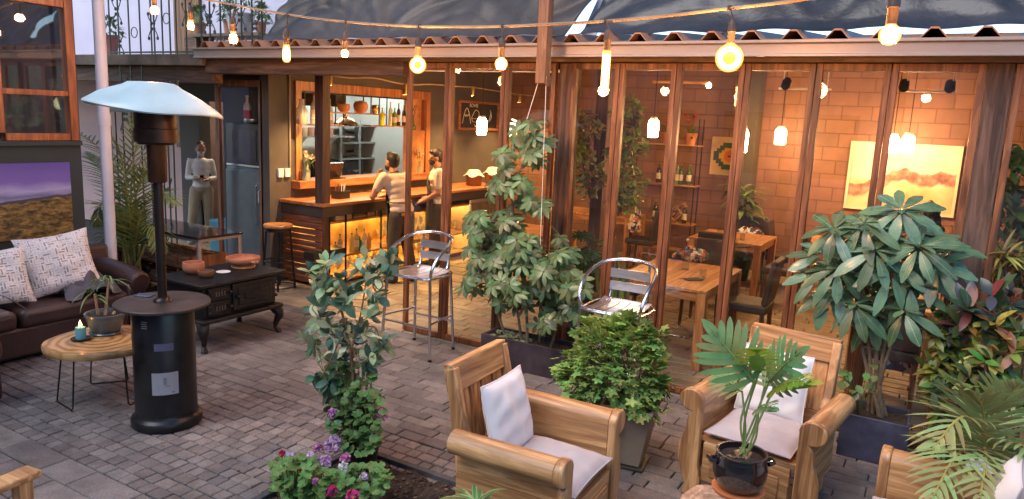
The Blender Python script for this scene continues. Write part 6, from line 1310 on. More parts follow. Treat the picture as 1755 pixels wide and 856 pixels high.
M = MB(); M.bb(-.42, .42, .0, .34, 1.425, 1.98); M.build('upper_unit', mat('unit_black', (.025, .023, .025), .35), frd, smooth=False, bevel=.008); M = MB(); M.bb(-.28, .30, -.012, -.002, 1.5, 1.9); M.build('oven_window', mat('oven_glass', (.12, .10, .08), .1, coat=.5), frd, smooth=False); M = MB(); M.bb(-.4, .4, -.03, -.003, 1.43, 1.455); M.build('trim', steel, frd, smooth=False)
bottle('white bottle with a red emblem on top of the refrigerator', (gy(425, 180, 6.55).x, 6.54, 1.981), .36, .05, (.65, .6, .5), (.6, .55, .45), (.55, .05, .04), .1, 'fridge top', .4)
M = MB(); bowl(M, .14, .09, base=.5); o = M.build('steel_bowl', steel); o.location = (gy(438, 220, 6.55).x, 6.5, 1.981); o.scale = (.7, .7, .7); tag(o, 'steel bowl on top of the refrigerator', 'bowl')
M = MB(); M.bb(-.2, .2, -.15, .15, 0, .5); o = M.build('blue_crate', mat('turq', (.06, .3, .42), .5), smooth=False, bevel=.02); o.location = (-9.25, 7.25, .001); tag(o, 'turquoise plastic crate on the floor beside the refrigerator', 'crate')
M = MB(); M.bb(-10.0, -9.62, 8.5, 9.2, .90, .94); M.bb(-9.98, -9.94, 8.52, 8.56, 0, .90); M.bb(-9.7, -9.66, 9.1, 9.14, 0, .90); tag(M.build('counter', steel, smooth=False), 'steel counter edge beside the masked cook', 'counter')
t = thing('ceiling_lamp', 'round ceiling lamp in the room behind the doorway', 'lamp', (-10.3, 8.6, 2.7)); M = MB(); M.lathe([(0, 0), (.14, 0), (.16, .04), (.16, .06), (0, .06)], 20); M.build('diffuser', emis('room_lamp', (1, .72, .48), 50), t)
M = MB(); M.lathe([(.17, .061), (.17, .09), (0, .09)], 20); M.build('plate', white_p, t)
# ================================================================ dining tables and chairs
def table(label, x0, x1, y0, y1, z=.75, leg=.085, rz=0):
    cx, cy = (x0+x1)/2, (y0+y1)/2; t = thing('dining_table', label, 'table', (cx, cy, 0), rz, 'wooden dining tables'); w, d = (x1-x0)/2, (y1-y0)/2
    M = MB(); M.bb(-w, w, -d, d, z-.03, z); M.build('tabletop', wood('table_top', (.62, .30, .11), (.42, .17, .055), 'y', .4, coat=.25), t, smooth=False, bevel=.004)
    M = MB(); M.bb(-w+.02, w-.02, -d+.02, -d+.05, z-.11, z-.031); M.bb(-w+.02, w-.02, d-.05, d-.02, z-.11, z-.031); M.bb(-w+.02, -w+.05, -d+.051, d-.051, z-.11, z-.031); M.bb(w-.05, w-.02, -d+.051, d-.051, z-.11, z-.031); M.build('apron', wood('table_apron', (.56, .27, .10), (.38, .15, .05), 'x', .45), t, smooth=False)
    for sx in (-1, 1):
        for sy in (-1, 1): M = MB(); M.bb(sx*w, sx*(w-leg), sy*d, sy*(d-leg), 0, z-.0305); M.build('leg', wood('table_leg', (.58, .28, .10), (.4, .16, .055), 'z', .45), t, smooth=False, bevel=.004)
    return t
table('near wooden dining table behind the glass right of the right stool', -2.62, -1.70, 6.42, 7.75)
table('second wooden dining table in front of the bushy dracaena', -2.78, -1.85, 9.35, 10.35, .78)
table('wooden dining table behind the upper part of the umbrella plant', -5.3, -4.2, 8.1, 8.95)
table('long wooden table in the far corner beneath the climbing plants', -5.55, -4.05, 10.5, 11.2, .78)
table('wooden dining table behind the large-leaved plant', -.55, .12, 6.95, 8.0)
table('wooden table with chopsticks seen right of the right-hand post', .42, 1.3, 9.6, 10.8)
table('wooden dining table below the big framed landscape at the back wall', -1.55, -.3, 10.4, 11.2)
darkup = mat('dark_upholstery', (.05, .034, .03), .6, var=.3, scale=8, bump=.2); 
ch0 = None
def chair(label, x, y, rz):
    global ch0
    if ch0 is None:
        ch0 = thing('dining_chair', label, 'chair', (x, y, 0), rz, 'upholstered dining chairs')
        M = MB(); M.bb(-.22, .22, -.22, .22, .40, .49); M.build('seat', darkup, ch0, bevel=.025, seg=3)
        M = MB(); M.box((0, .22, .72), (.42, .06, .46), Matrix.Rotation(rad(-8), 3, 'X')); M.build('backrest', darkup, ch0, bevel=.02, seg=3)
        for sx in (-1, 1):
            for sy in (-1, 1): M = MB(); M.tube([(sx*.19, sy*.18, .41), (sx*.2, sy*.2, 0)], [.024, .018], 6); M.build('leg', rustwood, ch0, smooth=False)
        return ch0
    return dup(ch0, label, (x, y, 0), rz)
chair('dark upholstered chair at the left side of the near dining table', -2.85, 6.75, PI/2)
chair('dark upholstered chair further back at the left side of the near dining table', -2.85, 7.4, PI/2)
chair('dark upholstered chair at the far end of the near dining table', -2.15, 8.05, 0)
chair('dark upholstered chair tucked at the right of the near dining table', -1.55, 7.5, -PI/2)
chair('dark upholstered chair at the front of the second dining table', -2.3, 9.1, PI)
chair('dark upholstered chair at the right of the second dining table', -1.62, 9.7, -PI/2)
chair('dark upholstered chair behind the second dining table', -2.3, 10.65, 0)
chair('dark chair on the near side of the table behind the umbrella plant', -4.7, 7.85, PI)
chair('dark chair by the corner table under the climbing plants', -3.85, 10.6, -PI/2)
chair('dark chair under the table behind the large-leaved plant', -.2, 6.72, PI)
chair('dark chair at the left of the table below the framed landscape', -1.8, 10.75, PI/2)
chair('dark chair under the seated woman with curly hair', -.12, 10.35, rad(-35))
def textile(name, cols, sc):
    mm, n, o = nt(name); v = coords(n, (sc, sc, sc)); vo = N(n, 'ShaderNodeTexVoronoi', distance='MANHATTAN', Scale=1.); L(n, v, vo.inputs['Vector']); c = ramp(n, vo.outputs['Color'], [(i/len(cols), c_) for i, c_ in enumerate(cols)]); 
    for l in list(n.links):
        if l.to_node.type == 'VALTORGB': l.to_node.color_ramp.interpolation = 'CONSTANT'
    p = N(n, 'ShaderNodeBsdfPrincipled', Roughness=.9); L(n, c, p.inputs['Base Color']); L(n, p.outputs[0], o.inputs[0]); return mm
tx = textile('woven_textile', [(.35, .05, .05), (.6, .55, .42), (.04, .04, .09), (.5, .22, .05), (.12, .25, .2)], 22)
tx2 = textile('woven_textile_blue', [(.04, .05, .1), (.6, .58, .55), (.05, .08, .2), (.10, .03, .05)], 18)
for i, (px, py, w, d, h_, Y_, mt, lb) in enumerate(((1185, 437, .3, .34, .1, 7.95, tx, 'woven red and cream throw over the chair beyond the near table'), (1285, 402, .35, .2, .12, 10.5, tx2, 'blue and white woven throw on the chair behind the second table'), (1088, 380, .14, .2, .3, 10.1, tx, 'red striped blanket hanging off the corner table end'), (1530, 585, .42, .3, .45, 7.1, tx2, 'blue and white patterned blanket hanging below the table behind the blue planter'), (925, 355, .4, .3, .08, 10.7, tx2, 'folded patterned cloth on the far table at its left end'))):
    p = gy(px, py, Y_); M = MB(); heap(M, w, d, h_, 14, seed=20+i); vs2 = [(x, y, z) for x, y, z in M.v]; M.v = vs2 + [(x*.96, y*.96, -h_*.5) for x, y, z in vs2]; 
    k = 14; nb = (k+1)**2; ring = [i_ for i_ in range(k+1)]+[(j+1)*(k+1)-1 for j in range(1, k+1)]+[nb-1-i_ for i_ in range(1, k+1)]+[(k-j)*(k+1) for j in range(1, k)]
    f2 = [(ring[i_], ring[(i_+1) % len(ring)], nb+ring[(i_+1) % len(ring)], nb+ring[i_]) for i_ in range(len(ring))]; M.f += f2; M.fs += [0]*len(f2)
    o = M.build('woven_blanket', mt); o.location = p; tag(o, lb, 'blanket', 'woven textiles')
# table ware
def swingbottle(label, loc, h=.32):
    t = thing('water_bottle', label, 'bottle', loc, group='clear water bottles'); M = MB(); M.lathe([(0, 0), (.042, 0), (.044, .01), (.044, h*.52), (.03, h*.66), (.016, h*.80), (.015, h*.9), (.018, h*.905), (.018, h*.93), (.0, h*.93)], 18); M.build('body', clear, t, angle=50); M = MB(); M.ball((0, 0, h*.96), .017, 8); M.build('stopper', paper, t); M = MB(); M.lathe([(0, .004), (.04, .004), (.04, h*.42), (0, h*.42)], 14); M.build('water', glass('water', (.93, .95, .92), .02, 1.), t)
def tumbler(label, loc):
    o = MB(); o.lathe([(0, 0), (.032, 0), (.037, .085), (.034, .085), (.03, .008), (0, .008)], 16); o = o.build('tumbler', clear, angle=50); o.location = loc; tag(o, label, 'glass', 'tumblers')
P = gz(1174, 462, .75); swingbottle('clear swing-top bottle on the near dining table', (P.x, P.y, .7505))
P = gz(1572, 535, .75); swingbottle('clear water bottle on the table behind the large-leaved plant', (-.1, 7.35, .7505), .34)
for px, py, z, lb in ((1204, 477, .75, 'empty tumbler on the near dining table'), (1233, 403, .78, 'tumbler at the left of the second dining table'), (1272, 412, .78, 'tumbler in the middle of the second dining table')):
    P = gz(px, py, z); tumbler(lb, (P.x, P.y, z+.0005))
for px, py, z, lb in ((1188, 480, .75, 'dark folded napkin with cutlery on the near dining table'), (1272, 424, .78, 'folded napkin on the second dining table')):
    P = gz(px, py, z); t = thing('napkin', lb, 'napkin', (P.x, P.y, z+.0005), .9, 'napkins'); M = MB(); M.bb(-.09, .09, -.045, .045, 0, .012); M.build('cloth', mat('napkin_dark', (.035, .035, .04), .9), t, bevel=.005); M = MB(); M.bb(-.11, .11, .05, .058, 0, .006); M.bb(-.11, .11, .07, .078, 0, .006); M.build('chopsticks', pine, t, smooth=False)
for px, py, lb in ((1680, 440, 'farther chopstick pair on the table right of the post'), (1675, 455, 'nearer chopstick pair on the table right of the post')):
    P = gz(px, py, .75); M = MB(); M.bb(-.16, .16, -.01, -.002, 0, .008); M.bb(-.16, .16, .004, .012, 0, .008); o = M.build('chopsticks', paper, smooth=False); o.location = (P.x, P.y, .7505); o.rotation_euler = (0, 0, -.1); tag(o, lb, 'chopsticks', 'chopsticks')
# wine shelf
Ys = 11.35; xr, xl = gy(1203, 225, Ys).x, gy(1085, 385, Ys).x
t = thing('wine_shelf', 'black rod and board shelf with bottles and flower pots by the block wall', 'shelf', (0, 0, 0)); zs = [gy(1150, y, Ys).z for y in (247, 315, 381)]
for z in zs+[.25]: M = MB(); M.bb(xl-.1, xr, Ys-.1, Ys+.16, z-.02, z); M.build('board', pine, t, smooth=False)
for x in (xl-.08, (xl+xr)/2, xr-.02):
    for y in (Ys-.09, Ys+.15): M = MB(); M.bb(x-.007, x+.007, y-.007, y+.007, 0, zs[0]+.4); M.build('rod', blackmetal, t, smooth=False)
WB = 'wine bottles on the wall shelf'
for px, zi, c, lb in ((1128, 1, (.05, .03, .02), 'dark bottle with pale label on the middle wall shelf'), (1142, 1, (.3, .12, .06), 'amber bottle on the middle wall shelf'), (1160, 1, (.30, .32, .2), 'pale green bottle left of the pair on the middle wall shelf'), (1166, 1, (.05, .13, .03), 'green bottle, left of the pair on the middle wall shelf'), (1180, 1, (.06, .15, .03), 'green bottle, right of the pair on the middle wall shelf'), (1127, 2, (.04, .03, .02), 'dark bottle on the low wall shelf'), (1178, 2, (.04, .04, .02), 'dark green bottle at the right end of the low wall shelf')):
    p = gy(px, 300, Ys); bottle(lb, (p.x, Ys+.03, zs[zi]+.001), .32, .038, c, (.25, .2, .08), (.68, .6, .42), .2, WB)
for px, lb in ((1143, 'left terracotta pot of red flowers on the top wall shelf'), (1183, 'right terracotta pot of red flowers on the top wall shelf')):
    p = gy(px, 240, Ys); t = thing('flower_pot', lb, 'pot', (p.x, Ys+.03, zs[0]+.001), group='pots on the wall shelf'); M = MB(); M.lathe([(0, 0), (.07, 0), (.09, .15), (.1, .15), (.1, .18), (.085, .18), (.08, .14), (0, .14)], 16); M.build('body', terracotta, t, angle=35)
    t = thing('potted_flowers', lb.replace(' terracotta pot of', '').replace('flowers', 'blossoms with green leaves'), 'flowers', (p.x, Ys+.03, zs[0]+.14), group='flowers on the wall shelf'); G = MB(); F = MB()
    for i in range(26): leaf(G, Vector((0, 0, 0)), rdir(R, .9), Vector((0, 0, 1)), R.uniform(.12, .26), .03, .5, .1, 4)
    for i in range(4):
        e = Vector((R.uniform(-.12, .12), R.uniform(-.05, .05), R.uniform(.2, .34)))
        for k in range(12): leaf(F, e, rdir(R), Vector((0, 0, 1)), .045, .03, .3, .1, 2)
    G.build('leaves', lg, t, fix=False); F.build('blooms', mat('petal_red', (.62, .02, .05), .6), t, fix=False)
p = gy(1160, 366, Ys); t = thing('bottle_holder', 'zigzag wooden bottle holder on the low wall shelf', 'wine rack', (p.x, Ys, zs[2]+.001)); M = MB()
for a, b in (((-.12, .15), (-.02, .03)), ((-.02, .03), (.10, .14)), ((.10, .14), (.0, .27)), ((.0, .27), (-.12, .15)), ((-.02, .2), (.1, .32)), ((.1, .32), (.14, .26)), ((-.13, .02), (-.02, .15)), ((.02, .0), (-.13, .02))):
    v = Vector((b[0]-a[0], 0, b[1]-a[1])); M.box(((a[0]+b[0])/2, 0, (a[1]+b[1])/2+.005), (v.length, .12, .014), Matrix.Rotation(-math.atan2(v.z, v.x), 3, 'Y'))
M.build('slats', pine, t, smooth=False)
# step-pattern picture
A = gy(1222, 234, 11.78); B = gy(1270, 292, 11.78); s = .30; t = thing('step_cross_picture', 'square picture of a stepped cross in green, yellow and orange on the block wall', 'picture', (A.x+s, 11.79, A.z-s))
M = MB(); M.bb(-s, s, -.03, 0, -s, s); M.build('board', mat('parchment', (.62, .42, .2), .6, var=.2), t, smooth=False)
def stepx(M, k, y, n=4):
    u = s*.86*k
    for i in range(n): a = u*(1-i/n*.72); b = u*(.28+.72*(i)/n); M.bb(-a, a, y-.002-.0006*i, y, -b, b)
M = MB(); stepx(M, 1., -.031); M.build('step_band', mat('deep_green', (.035, .075, .04), .6), t, smooth=False); M = MB(); stepx(M, .66, -.037, 3); M.build('step_centre', mat('gold_yellow', (.65, .38, .04), .6), t, smooth=False)
M = MB(); M.lathe([(0, 0), (s*.3, 0), (s*.3, .003), (0, .003)], 24, (0, -.0425, 0), rot=Matrix.Rotation(PI/2, 3, 'X')); M.build('disc', mat('orange_red', (.6, .14, .03), .6), t, smooth=False); M = MB(); M.bb(-.03, .03, -.0495, -.047, -.015, .015); M.build('eye', mat('deep_green', (.035, .075, .04)), t, smooth=False)
# big landscape painting
A = gy(1462, 242, 11.76); B = gy(1652, 254, 11.76); x0, x1, z1, z0 = A.x-.02, B.x, A.z, A.z-.98
t = thing('large_painting', 'wide white-framed painting of red hills under a pale sky on the block wall', 'painting', (x0, 11.795, z0)); w, h_ = x1-x0, z1-z0
M = MB()
for a, b, c, d in ((0, w, h_-.035, h_), (0, w, 0, .035), (0, .035, .036, h_-.036), (w-.035, w, .036, h_-.036)): M.bb(a, b, -.04, 0, c, d)
M.build('frame', mat('cream_frame', (.75, .66, .5), .5, var=.05), t, smooth=False)
def hillpaint():
    mm, n, o = nt('hill_canvas'); tc = N(n, 'ShaderNodeTexCoord'); sp = N(n, 'ShaderNodeSeparateXYZ'); L(n, tc.outputs['Object'], sp.inputs[0]); v = coords(n, (1, 1, 1), False)
    no = N(n, 'ShaderNodeTexNoise', Scale=2.2, Detail=6.); L(n, v, no.inputs['Vector']); sk_ = ramp(n, no.outputs[0], [(.3, (.56, .50, .42)), (.7, (.74, .70, .62))])
    n1 = N(n, 'ShaderNodeTexNoise', Scale=2.4, Detail=4.); L(n, coords(n, (1, 0, 0), False), n1.inputs['Vector'])
    a = N(n, 'ShaderNodeMath', operation='MULTIPLY_ADD'); a.inputs[1].default_value = .42; L(n, n1.outputs[0], a.inputs[0]); a.inputs[2].default_value = .34
    df = N(n, 'ShaderNodeMath', operation='SUBTRACT'); L(n, a.outputs[0], df.inputs[0]); L(n, sp.outputs['Z'], df.inputs[1])
    xg = N(n, 'ShaderNodeMapRange'); xg.inputs[1].default_value = .15; xg.inputs[2].default_value = .75; xg.inputs[3].default_value = -.16; xg.inputs[4].default_value = .06; L(n, sp.outputs['X'], xg.inputs[0]); d2 = N(n, 'ShaderNodeMath', operation='ADD'); L(n, df.outputs[0], d2.inputs[0]); L(n, xg.outputs[0], d2.inputs[1])
    m1 = ramp(n, d2.outputs[0], [(.0, (0, 0, 0)), (.015, (1, 1, 1)), (.16, (1, 1, 1)), (.2, (0, 0, 0))])
    n2 = N(n, 'ShaderNodeTexNoise', Scale=9., Detail=8.); L(n, v, n2.inputs['Vector']); hc = ramp(n, n2.outputs[0], [(.35, (.17, .065, .06)), (.5, (.34, .15, .11)), (.7, (.5, .36, .26))])
    low = ramp(n, no.outputs[0], [(.35, (.75, .68, .52)), (.5, (.68, .55, .3)), (.7, (.5, .33, .15))])
    fl = ramp(n, sp.outputs['Z'], [(.42, (0, 0, 0)), (.46, (1, 1, 1))]); c = mixc(n, low, sk_, fl); c = mixc(n, c, hc, m1)
    p = N(n, 'ShaderNodeBsdfPrincipled', Roughness=.6); L(n, c, p.inputs['Base Color']); L(n, p.outputs[0], o.inputs[0]); return mm
M = MB(); M.bb(.036, w-.036, -.02, 0, .036, h_-.036); M.build('canvas', hillpaint(), t, smooth=False)
# ================================================================ people
skin = mat('skin', (.42, .20, .12), .5, var=.08, scale=10); hairm = mat('dark_hair', (.018, .011, .008), .55, var=.4, scale=60, stretch=(1, 1, .2), bump=.6)
def solid(M, name, mt, parent, vox=.011, smooth=3):
    o = M.build(name, mt, parent, fix=True); r = o.modifiers.new('remesh', 'REMESH'); r.mode = 'VOXEL'; r.voxel_size = vox; r.use_smooth_shade = True
    s = o.modifiers.new('smooth', 'SMOOTH'); s.factor = .5; s.iterations = smooth; return o
def rseg(M, a, b, ra, rb, n=12): 
    a, b = Vector(a), Vector(b); M.tube([a, a.lerp(b, .35), b], [ra, ra*.62+rb*.42, rb], n); M.ball(a, ra*.99, n); M.ball(b, rb*.99, n)
def torso(M, hip, chest, k=1., wd=1.):
    hip, chest = Vector(hip), Vector(chest)
    for t_, rx_, ry_ in ((0, .155, .105), (.25, .145, .10), (.5, .138, .095), (.75, .15, .105), (1., .165, .11), (1.18, .15, .09)):
        p = hip.lerp(chest, t_); M.ball(p, 1, 16, (rx_*wd+k-1, ry_+k-1, .105))
def hand(M, wr, d, up, s=1.):
    d = Vector(d).normalized(); up = Vector(up); sd = d.cross(up).normalized(); up = sd.cross(d)
    w = Vector(wr); M.tube([w, w+d*.035, w+d*.085], [.024*s, .034*s, .034*s], 10); M.ball(w+d*.05, .034*s, 10, (1, 1, .8))
    for i, (o_, l) in enumerate(((-.03, .062), (-.010, .075), (.011, .072), (.031, .055))):
        b = w+d*.085+sd*o_*s; M.tube([b-d*.02, b+d*l*.5-up*.004, b+d*l*.85-up*.022, b+d*l*.95-up*.04], [.0105*s, .0098*s, .009*s, .008*s], 8)
    b = w+d*.03-sd*.028*s; M.tube([b, b-sd*.03+d*.03-up*.006, b-sd*.038+d*.06-up*.012], [.013*s, .011*s, .0095*s], 8)
def head(M, c, tilt=0., yaw=0.):
    R_ = Matrix.Rotation(yaw, 3, 'Z') @ Matrix.Rotation(-tilt, 3, 'X'); T_ = lambda p: Vector(c)+R_ @ Vector(p)
    sv = M.m; M.m = sv @ Matrix.Translation(c) @ R_.to_4x4()
    M.ball((0, 0, .03), 1, 18, (.074, .092, .098)); M.ball((0, .028, -.035), 1, 16, (.058, .066, .082)); M.ball((0, .055, -.085), 1, 12, (.034, .034, .028))
    M.tube([(0, .088, .02), (0, .106, -.012), (0, .103, -.026)], [.011, .015, .016], 8)
    for s in (-1, 1): M.ball((s*.078, -.005, -.004), 1, 10, (.012, .024, .033)); M.ball((s*.03, .078, .028), 1, 8, (.022, .014, .010))
    M.tube([(-.022, .088, -.058), (.022, .088, -.058)], .009, 6)
    M.m = sv; return T_
def person(label, loc, rz, J, top, trouser, apron=None, hair='short', cap=None, mask=None, shoes=(.03, .025, .025), sleeve=.55, long_=False, group=None, sit=False, sc=1., wd=1.):
    t = thing('person', label, 'person', loc, rz, group); t.scale = (sc,)*3; hip = Vector(J['hip']); ch = Vector(J['chest']); nk = Vector(J['neck']); hd = Vector(J['head'])
    B = MB(); torso(B, hip, ch, .99, wd); rseg(B, nk-Vector((0, .01, .07)), hd-Vector((0, .02, .07)), .058, .052)
    S = MB(); torso(S, hip+Vector((0, 0, .03)), ch, 1.016, wd); T_ = MB(); T_.ball(hip-Vector((0, 0, .02)), 1, 16, (.17*wd, .125, .11))
    for s in (-1, 1):
        k = 'L' if s < 0 else 'R'; sh, el, wr = Vector(J['sh'+k]), Vector(J['el'+k]), Vector(J['wr'+k])
        B.tube([ch+Vector((0, 0, .05)), sh], [.07, .052], 10); rseg(B, sh, el, .052, .040); rseg(B, el, wr, .041, .027); hand(B, wr, J['hd'+k], J.get('hu'+k, (0, 0, 1)))
        S.tube([ch+Vector((0, 0, .06)), ch.lerp(sh, .6)+Vector((0, 0, .01)), sh], [.085, .074, .056], 12); 
        if sleeve >= 1: rseg(S, sh, el, .055, .047); rseg(S, el, el.lerp(wr, .75), .047, .036)
        else: rseg(S, sh, sh.lerp(el, .45+sleeve*.5), .068, .062)
        hp, kn, an = Vector(J['hp'+k]), Vector(J['kn'+k]), Vector(J['an'+k]); rseg(B, hp, kn, .085, .056); rseg(B, kn, an, .057, .038)
        fd = Vector(J.get('ft'+k, (0.15*s*.5, 1, 0))).normalized(); B.tube([an, an+Vector((0, 0, -.045)), an+fd*.1+Vector((0, 0, -.055)), an+fd*.16+Vector((0, 0, -.06))], [.036, .04, .035, .022], 8)
        rseg(T_, hp, kn, .104, .078); rseg(T_, kn, an+Vector((0, 0, .02)), .078, .062)
        F = MB(); F.tube([an+Vector((0, 0, -.015))-fd*.045, an+Vector((0, 0, -.04)), an+fd*.11+Vector((0, 0, -.048)), an+fd*.19+Vector((0, 0, -.055))], [.034, .046, .044, .026], 10); F.build('shoe', mat('shoe%02d' % int(shoes[0]*99), shoes, .5), t)
    H_ = head(B, hd, J.get('tilt', 0), J.get('hyaw', 0))
    solid(B, 'body', skin, t, .0085); solid(S, 'shirt', top, t, .011, 4); solid(T_, 'trousers', trouser, t, .012, 4)
    RR = Matrix.Rotation(J.get('hyaw', 0), 4, 'Z') @ Matrix.Rotation(-J.get('tilt', 0), 4, 'X'); M = MB(); M.m = Matrix.Translation(hd) @ RR
    if hair == 'short': M.ball((0, -.018, .048), 1, 18, (.083, .092, .092)); M.ball((0, -.045, .0), 1, 14, (.076, .062, .07)); M.ball((0, .045, .10), 1, 12, (.06, .04, .035))
    elif hair == 'tied': M.ball((0, -.02, .045), 1, 18, (.083, .09, .09)); M.ball((0, -.04, .0), 1, 14, (.078, .06, .075)); M.ball((0, -.10, .08), 1, 12, (.04, .04, .04))
    else:
        r = random.Random(4)
        for i in range(46):
            a = r.uniform(0, 2*PI); z = r.uniform(-.30, .12); w = .09+.06*(.12-z)/.42
            if math.sin(a) > .45 and z < .07: continue
            M.ball((w*math.cos(a)*.95, w*math.sin(a)*.8-.03, z), r.uniform(.03, .05), 8)
        M.ball((0, -.02, .04), 1, 16, (.1, .1, .1))
    if cap: hm_ = mat(cap[0], cap[1], .8)
    solid(M, 'hair', hairm, t, .010, 2)
    if mask:
        M = MB(); M.m = Matrix.Translation(hd) @ RR; M.ball((0, .048, -.045), 1, 16, (.062, .060, .052)); solid(M, 'face_mask', mat('mask%02d' % int(mask[0]*99), mask, .8), t, .008, 2)
        M = MB(); M.m = Matrix.Translation(hd) @ RR
        for s in (-1, 1): M.tube([(s*.055, .075, -.025), (s*.078, .03, -.008), (s*.084, -.004, -.002)], .0025, 5)
        M.build('mask_strap', MC['mask%02d' % int(mask[0]*99)], t)
    E_ = MB(); E_.m = Matrix.Translation(hd) @ RR
    for s in (-1, 1): E_.ball((s*.03, .089, .026), .008, 8)
    E_.build('eyes', mat('eye_dark', (.02, .015, .012), .2), t)
    if apron:
        am, back = apron; M = MB(); vs = []
        n = 12
        for j, (z, off, w) in enumerate(((ch.z+.05, .135, .5), (ch.z-.1, .14, .75), (hip.z+.12, .135, 1.5), (hip.z, .15, 1.7), (hip.z-.2, .16, 1.7), (hip.z-.42, .16, 1.6))):
            f = max(0, min(1, (z-hip.z)/(ch.z-hip.z))); cx = hip.lerp(ch, f)
            for i in range(n+1):
                a = PI/2+(i/n-.5)*w*1.25; r2 = .19; vs.append((cx.x+(.18*wd+.004*math.sin(i*2+j))*math.cos(a), cx.y+off*math.sin(a)*1.0+.006, z))
        M.add(vs, [(j*(n+1)+i, j*(n+1)+i+1, (j+1)*(n+1)+i+1, (j+1)*(n+1)+i) for j in range(5) for i in range(n)]); o = M.build('apron', am, t, fix=False); o.modifiers.new('t', 'SOLIDIFY').thickness = .006
        M = MB(); c = hip.lerp(ch, .32); pts = [(c.x+(.172*wd)*math.cos(a), c.y+.125*math.sin(a), c.z+.02) for a in [2*PI*i/24 for i in range(25)]]; M.tube(pts, .008, 6, caps=False); M.tube([(c.x, c.y-.128, c.z+.02), (c.x-.03, c.y-.14, c.z-.08)], .006, 5); M.tube([(c.x, c.y-.128, c.z+.02), (c.x+.03, c.y-.14, c.z-.11)], .006, 5)
        M.build('apron_ties', am, t); M = MB(); nn = nk; M.tube([(nn.x-.075, nn.y+.09, nn.z-.10), (nn.x-.07, nn.y-.01, nn.z-.005), (nn.x, nn.y-.062, nn.z+.02), (nn.x+.07, nn.y-.01, nn.z-.005), (nn.x+.075, nn.y+.09, nn.z-.10)], .009, 6); M.build('neck_strap', am, t)
    return t
stand = dict(hip=(0, 0, .95), chest=(0, .02, 1.30), neck=(0, .02, 1.47), head=(0, .045, 1.595), shL=(-.19, .01, 1.41), shR=(.19, .01, 1.41), elL=(-.24, -.02, 1.13), elR=(.24, -.02, 1.13), wrL=(-.22, .10, .90), wrR=(.22, .10, .90), hdL=(0, .2, -1), hdR=(0, .2, -1), huL=(0, 1, 0), huR=(0, 1, 0), hpL=(-.09, 0, .90), hpR=(.09, 0, .90), knL=(-.10, .02, .49), knR=(.10, .02, .49), anL=(-.11, -.02, .085), anR=(.11, -.02, .085))
# bearded man leaning on the bar, back to the viewer (local +y faces the bar)
J = dict(stand, hip=(0, -.06, .94), chest=(0, .05, 1.28), neck=(0, .10, 1.44), head=(0, .15, 1.565), shL=(-.2, .08, 1.385), shR=(.2, .08, 1.385), elL=(-.26, .22, 1.12), elR=(.27, .22, 1.12), wrL=(-.13, .27, 1.33), wrR=(.12, .40, 1.10), hdL=(.15, -.1, 1), hdR=(-.6, .7, -.05), huL=(0, 1, 0), huR=(0, 0, 1), hpL=(-.09, -.06, .9), hpR=(.09, -.06, .9), knL=(-.12, -.02, .49), knR=(.10, -.06, .49), anL=(-.14, -.08, .085), anR=(.14, -.14, .085), tilt=-.15)
apm = mat('apron_charcoal', (.045, .045, .042), .85, var=.2); trm = mat('trouser_brown', (.06, .045, .032), .85, var=.3); shm = mat('cream_shirt', (.60, .47, .36), .85, var=.06, bump=.2, bscale=20); whm = mat('white_shirt', (.68, .60, .50), .85, var=.06, bump=.2, bscale=20)
p = gx(688, 460, -6.02)
t = person('bearded man in a cream T-shirt leaning on the bar with his back to the patio', (-6.08, p.y, 0), rad(82), J, shm, trm, (apm, 0), 'short', sleeve=.2, wd=1.12)
M = MB(); M.ball((0, .19, 1.50), 1, 14, (.066, .068, .055)); solid(M, 'beard', hairm, t, .008, 2)
M = MB(); M.bb(-.11, .05, -.185, -.165, .90, .935); M.build('belt', mat('tan_belt', (.40, .17, .05), .6), t, bevel=.004)
J = dict(stand, elR=(.20, -.05, 1.13), wrR=(.12, .15, 1.02), hdR=(-.5, .8, -.3), elL=(-.22, .02, 1.13), wrL=(-.10, .2, 1.0), hdL=(.5, .8, -.3), huR=(0, 0, 1), huL=(0, 0, 1), tilt=.18, hyaw=.05, knL=(-.1, .05, .49), anL=(-.11, .06, .085))
p = gx(748, 440, -6.2)
person('young waiter in a black mask, white shirt and charcoal apron standing side-on at the bar', (-6.2, p.y, 0), rad(132), J, whm, trm, (apm, 0), 'short', mask=(.02, .02, .022), sleeve=.5)
# woman in doorway
J = dict(stand, shL=(-.165, .01, 1.385), shR=(.165, .01, 1.385), elR=(.21, .0, 1.12), wrR=(.08, .22, 1.13), hdR=(-.55, .8, .1), elL=(-.21, .0, 1.12), wrL=(-.09, .22, 1.10), hdL=(.55, .8, .1), huR=(0, 0, 1), huL=(0, 0, 1), tilt=.38, hyaw=.1, anR=(.2, .05, .085), knR=(.15, .06, .49))
p = gz(362, 418); t = person('woman in a white chef jacket and beige trousers looking at her phone in the doorway', (p.x-.2, p.y, 0), rad(180)+YAW+rad(25), J, mat('chef_white', (.78, .75, .70), .8, var=.06, bump=.2, bscale=20), mat('beige_trousers', (.40, .33, .22), .85, var=.1), None, 'tied', mask=(.62, .66, .7), shoes=(.5, .45, .4), sleeve=1., sc=.94, wd=.84)
M = MB(); M.box((0, .30, 1.15), (.065, .13, .012), Matrix.Rotation(.5, 3, 'X')); ph = M.build('phone', mat('phone_black', (.015, .015, .02), .15), smooth=False); ph.matrix_world = Matrix.Translation(t.location) @ Matrix.Rotation(t.rotation_euler.z, 4, 'Z') @ Matrix.Scale(.94, 4); tag(ph, 'black phone in the hands of the woman in the doorway', 'phone')
